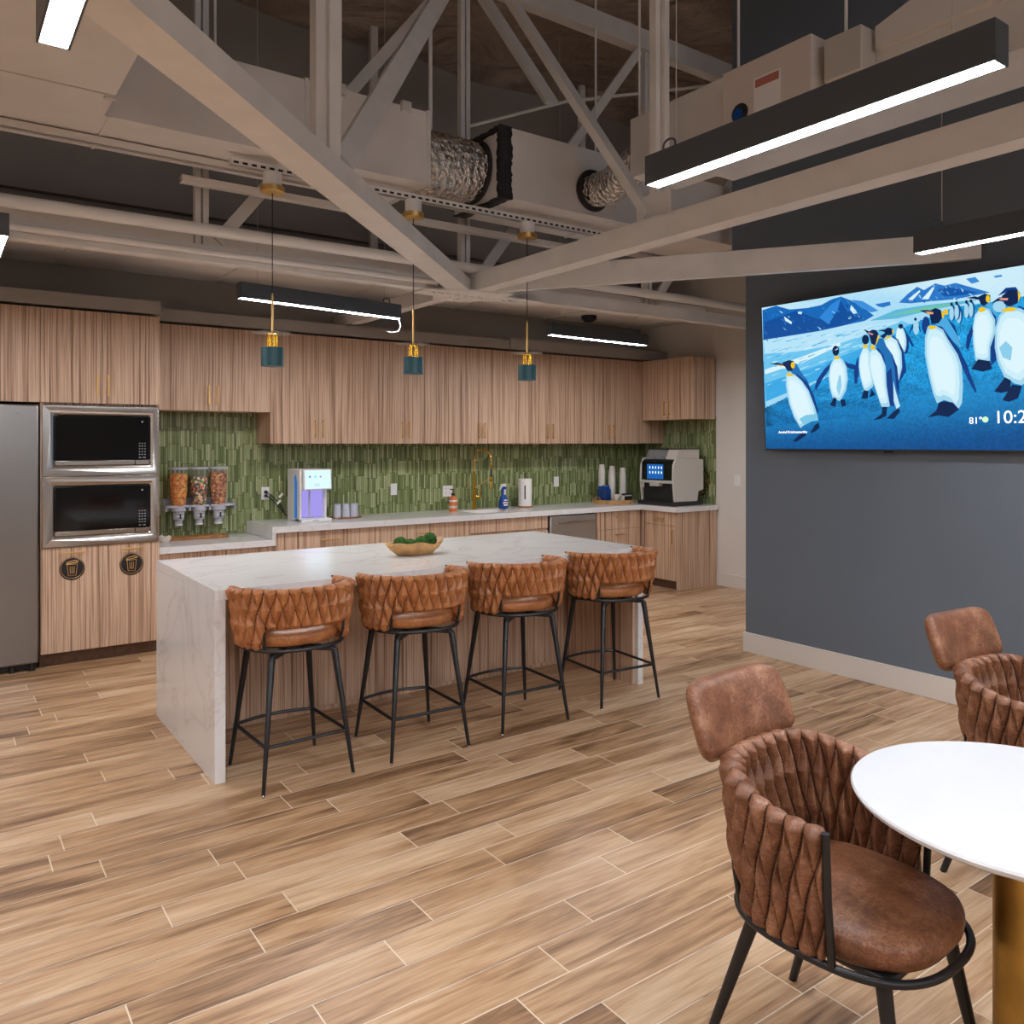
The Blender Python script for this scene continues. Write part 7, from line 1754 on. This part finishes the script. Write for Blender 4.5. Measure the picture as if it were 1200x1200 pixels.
# paper towel
sx, sy = 5.29, 7.17
t = thing('paper_towel_holder', (sx, sy, CT), 'roll of white paper towels on a wooden stand', 'paper towels')
MB().lathe([(.0, 0), (.085, 0), (.085, .014), (0, .014)], (sx, sy, CT), 36).build('stand_base', M['woodt'], t, bevel=.003)
m = MB(); m.tube([(sx, sy, CT+.014), (sx, sy, CT+.355)], .006, 10); m.ball((sx, sy, CT+.362), .012, 14, 8); m.build('stand_rod', M['amber'], t)
MB().lathe([(.021, 0), (.071, 0), (.072, .003), (.072, .292), (.071, .295), (.021, .295), (.021, 0)], (sx, sy, CT+.015), 40).build('paper_roll', M['paper'], t)
MB().box(sx-.050, sx-.035, sy-.062, sy-.055, CT+.09, CT+.24).build('tear_bar', M['amber'], t, bevel=.002)

# tray with cups and condiments
cx, cy = 6.50, 7.08
t = thing('serving_tray', (cx, cy, CT), 'round light wood tray holding cups and coffee supplies', 'tray')
MB().lathe([(.0, 0), (.235, 0), (.24, .004), (.24, .045), (.23, .045), (.228, .010), (0, .010)], (cx, cy, CT), 56).build('tray_body', M['woodb'], t)
for s_ in (-1, 1):
    m = MB(); m.tube([(cx+s_*.233, cy-.04, CT+.04), (cx+s_*.241, cy-.03, CT+.075), (cx+s_*.241, cy+.03, CT+.075), (cx+s_*.233, cy+.04, CT+.04)], .005, 8); m.build('handle', M['brass'], t)
cz = CT+.0105
# extruded cup stacks: (x, y, number of cups)
stacks = [(6.43, 7.20, 18, 'tallest stack at the back left'), (6.475, 7.075, 14, 'front middle stack'), (6.59, 7.20, 17, 'back right stack'), (6.64, 7.07, 16, 'front right stack')]
cup = None
for (x, y, n_, l) in stacks:
    for k in range(n_):
        if cup is None:
            cup = MB().lathe([(.0415, 0), (.0425, .003), (.041, .006), (.030, .105), (.0, .105), (.0, .102), (.0285, .102), (.039, .006), (.0415, 0)], (0, 0, 0), 22).build('paper_cup', M['cup'], None); o = cup
        else: o = cup.copy(); COL.objects.link(o)
        o.location = (x, y, cz+k*.0195)
        hi = 'topmost' if k == n_-1 else ('lowest' if k == 0 else 'nested')
        if hi == 'nested': tag(o, 'upturned paper cup nested inside the '+l+' on the round tray', 'paper cup', 'cups in the '+l)
        else: tag(o, 'upturned white paper cup, '+hi+' of the '+l+' on the tray', 'paper cup', 'paper cup stacks on the tray')
t = thing('blue_pouch_box', (6.35, 7.07, cz), 'dark blue box of packets on the left of the round tray', 'packet box')
bx('box_body', M['blued'], t, 6.31, 6.40, 7.01, 7.14, cz, cz+.16, bevel=.003)
m = MB(); m.prism([(6.315, cz+.161), (6.32, cz+.19), (6.35, cz+.182), (6.38, cz+.20), (6.395, cz+.161)], 'y', 7.02, 7.13); p = m.build('blue_packets', M['bluepanel'], t); p.data.materials.clear(); p.data.materials.append(M['blue'])
t = MB(); t.lathe([(.0, 0), (.024, 0), (.022, .03), (.045, .085), (.048, .10), (.042, .10), (.018, .035), (0, .03)], (6.41, 6.935, cz), 24)
tag(t.build('stirrer_cup', M['cream'], None), 'flared cream cup standing in front of the cup stacks', 'cup')
t = thing('black_packet_box', (6.57, 6.93, cz), 'small black box of tea packets at the tray front', 'packet box')
bx('box_body', M['blackp'], t, 6.525, 6.645, 6.915, 6.965, cz, cz+.105, bevel=.002)
for k in range(5): bx('packet', M['stick'], t, 6.532+.022*k, 6.548+.022*k, 6.9135, 6.9149, cz+.075, cz+.09)
t = MB(); t.box(6.475, 6.51, 6.90, 6.925, cz, cz+.085); t.box(6.465, 6.52, 6.897, 6.92, cz, cz+.02)
tag(t.build('sugar_packets', M['cream'], None, bevel=.002), 'little cream sugar packet bundle beside the black box', 'sugar packets')

# coffee machine
t = thing('coffee_machine', (6.85, 6.5, CT), 'grey and black automatic coffee machine with blue touch screen', 'coffee machine')
X0, X1, Y0, Y1 = 6.66, 7.12, 6.28, 6.80
m = MB(); m.box(X0-.02, X1-.02, Y0-.01, Y1+.02, CT, CT+.045); m.build('drip_base', M['blackp'], t, bevel=.006)
m = MB(); m.box(X0+.03, X1-.01, Y0+.025, Y1-.025, CT+.046, 1.42); m.build('core', M['blackp'], t)
sp = [(X0+.015, CT+.046), (X0-.012, 1.18), (X0-.005, 1.36), (X0+.04, 1.44), (X1+.02, 1.42), (X1+.02, 1.08), (X1-.06, 1.06), (X1-.08, CT+.046)]
for a, b in ((Y0, Y0+.023), (Y1-.023, Y1)):
    m = MB(); m.prism(sp, 'y', a, b); p = m.build('side_panel', M['silver'], t, bevel=.005)
bx('front_panel', M['blackg'], t, X0+.002, X0+.029, Y0+.025, Y1-.025, 1.19, 1.40, bevel=.003)
s_ = bx('screen', M['screenblue'], t, X0-.0005, X0+.0015, Y0+.16, Y1-.11, 1.20, 1.365)
m = MB()
for r in range(2):
    for q in range(5):
        y = Y0+.178+.045*q; z = 1.315-.055*r
        m.box(X0-.0018, X0-.0006, y, y+.014, z, z+.026)
m.build('screen_icon', M['ico'], s_)
m = MB(); m.box(X0-.03, X0+.029, Y0+.03, Y1-.03, 1.155, 1.185); m.box(X0-.045, X0+.029, Y0+.19, Y1-.19, 1.12, 1.155); m.build('spout_bar', M['silver'], t, bevel=.006)
m = MB(); m.tube([(X0-.02, Y1-.07, 1.155), (X0-.02, Y1-.07, 1.10)], .012, 12); m.build('milk_spout', M['silver'], t)
for k, (a, b) in enumerate(((Y0+.03, Y0+.18), (Y0+.185, Y0+.335), (Y0+.34, Y1-.03))):
    m = MB(); m.prism([(X0+.06, 1.421), (X0+.11, 1.53), (X1-.02, 1.53), (X1-.02, 1.421)], 'y', a, b); hpz = m.build('bean_hopper', M['hopper'] if k else M['silver'], t)
    bx('hopper_lid', M['blackp'], hpz, X0+.105, X1-.015, a-.001, b+.001, 1.531, 1.54)
    if k: bx('beans', M['amber'], hpz, X0+.14, X1-.04, a+.015, b-.015, 1.423, 1.45)
# gold leaf wreath leaning against the side tile
t = thing('gold_wreath', (XR-.035, 6.42, 1.17), 'small gold leaf wreath on the tile behind the coffee machine', 'wreath')
m = MB(); m.tube([(XR-.03, 6.42+.13*COS(2*PI*k/40), 1.17+.155*SIN(2*PI*k/40)) for k in range(40)], .006, 8, closed=True); m.build('ring', M['brass'], t)
m = MB(); rw = random.Random(8)
for k in range(70):
    a = 2*PI*k/70; c = Vector((XR-.03+rw.uniform(-.012, .012), 6.42+.13*COS(a), 1.17+.155*SIN(a))); d = Vector((rw.uniform(-.5, .2), COS(a+1.2*(-1)**k), SIN(a+1.2*(-1)**k))).normalized()
    s__ = d.cross(Vector((1, 0, 0))).normalized()*.008
    m.add([c, c+d*.018+s__, c+d*.042, c+d*.018-s__], [(0, 1, 2, 3)])
m.build('leaves', M['gold'], t)

# ================================================================ WORLD
w = D.worlds.new('world'); bpy.context.scene.world = w; w.use_nodes = True
w.node_tree.nodes['Background'].inputs[0].default_value = (.9, .93, 1, 1); w.node_tree.nodes['Background'].inputs[1].default_value = 1.5
sc = bpy.context.scene
sc.view_settings.view_transform = 'Standard'; sc.view_settings.look = 'None'; sc.view_settings.gamma = 1; sc.view_settings.use_curve_mapping = False
sc.view_settings.exposure = .33
sc.cycles.max_bounces = 8; sc.cycles.diffuse_bounces = 4; sc.cycles.use_denoising = True
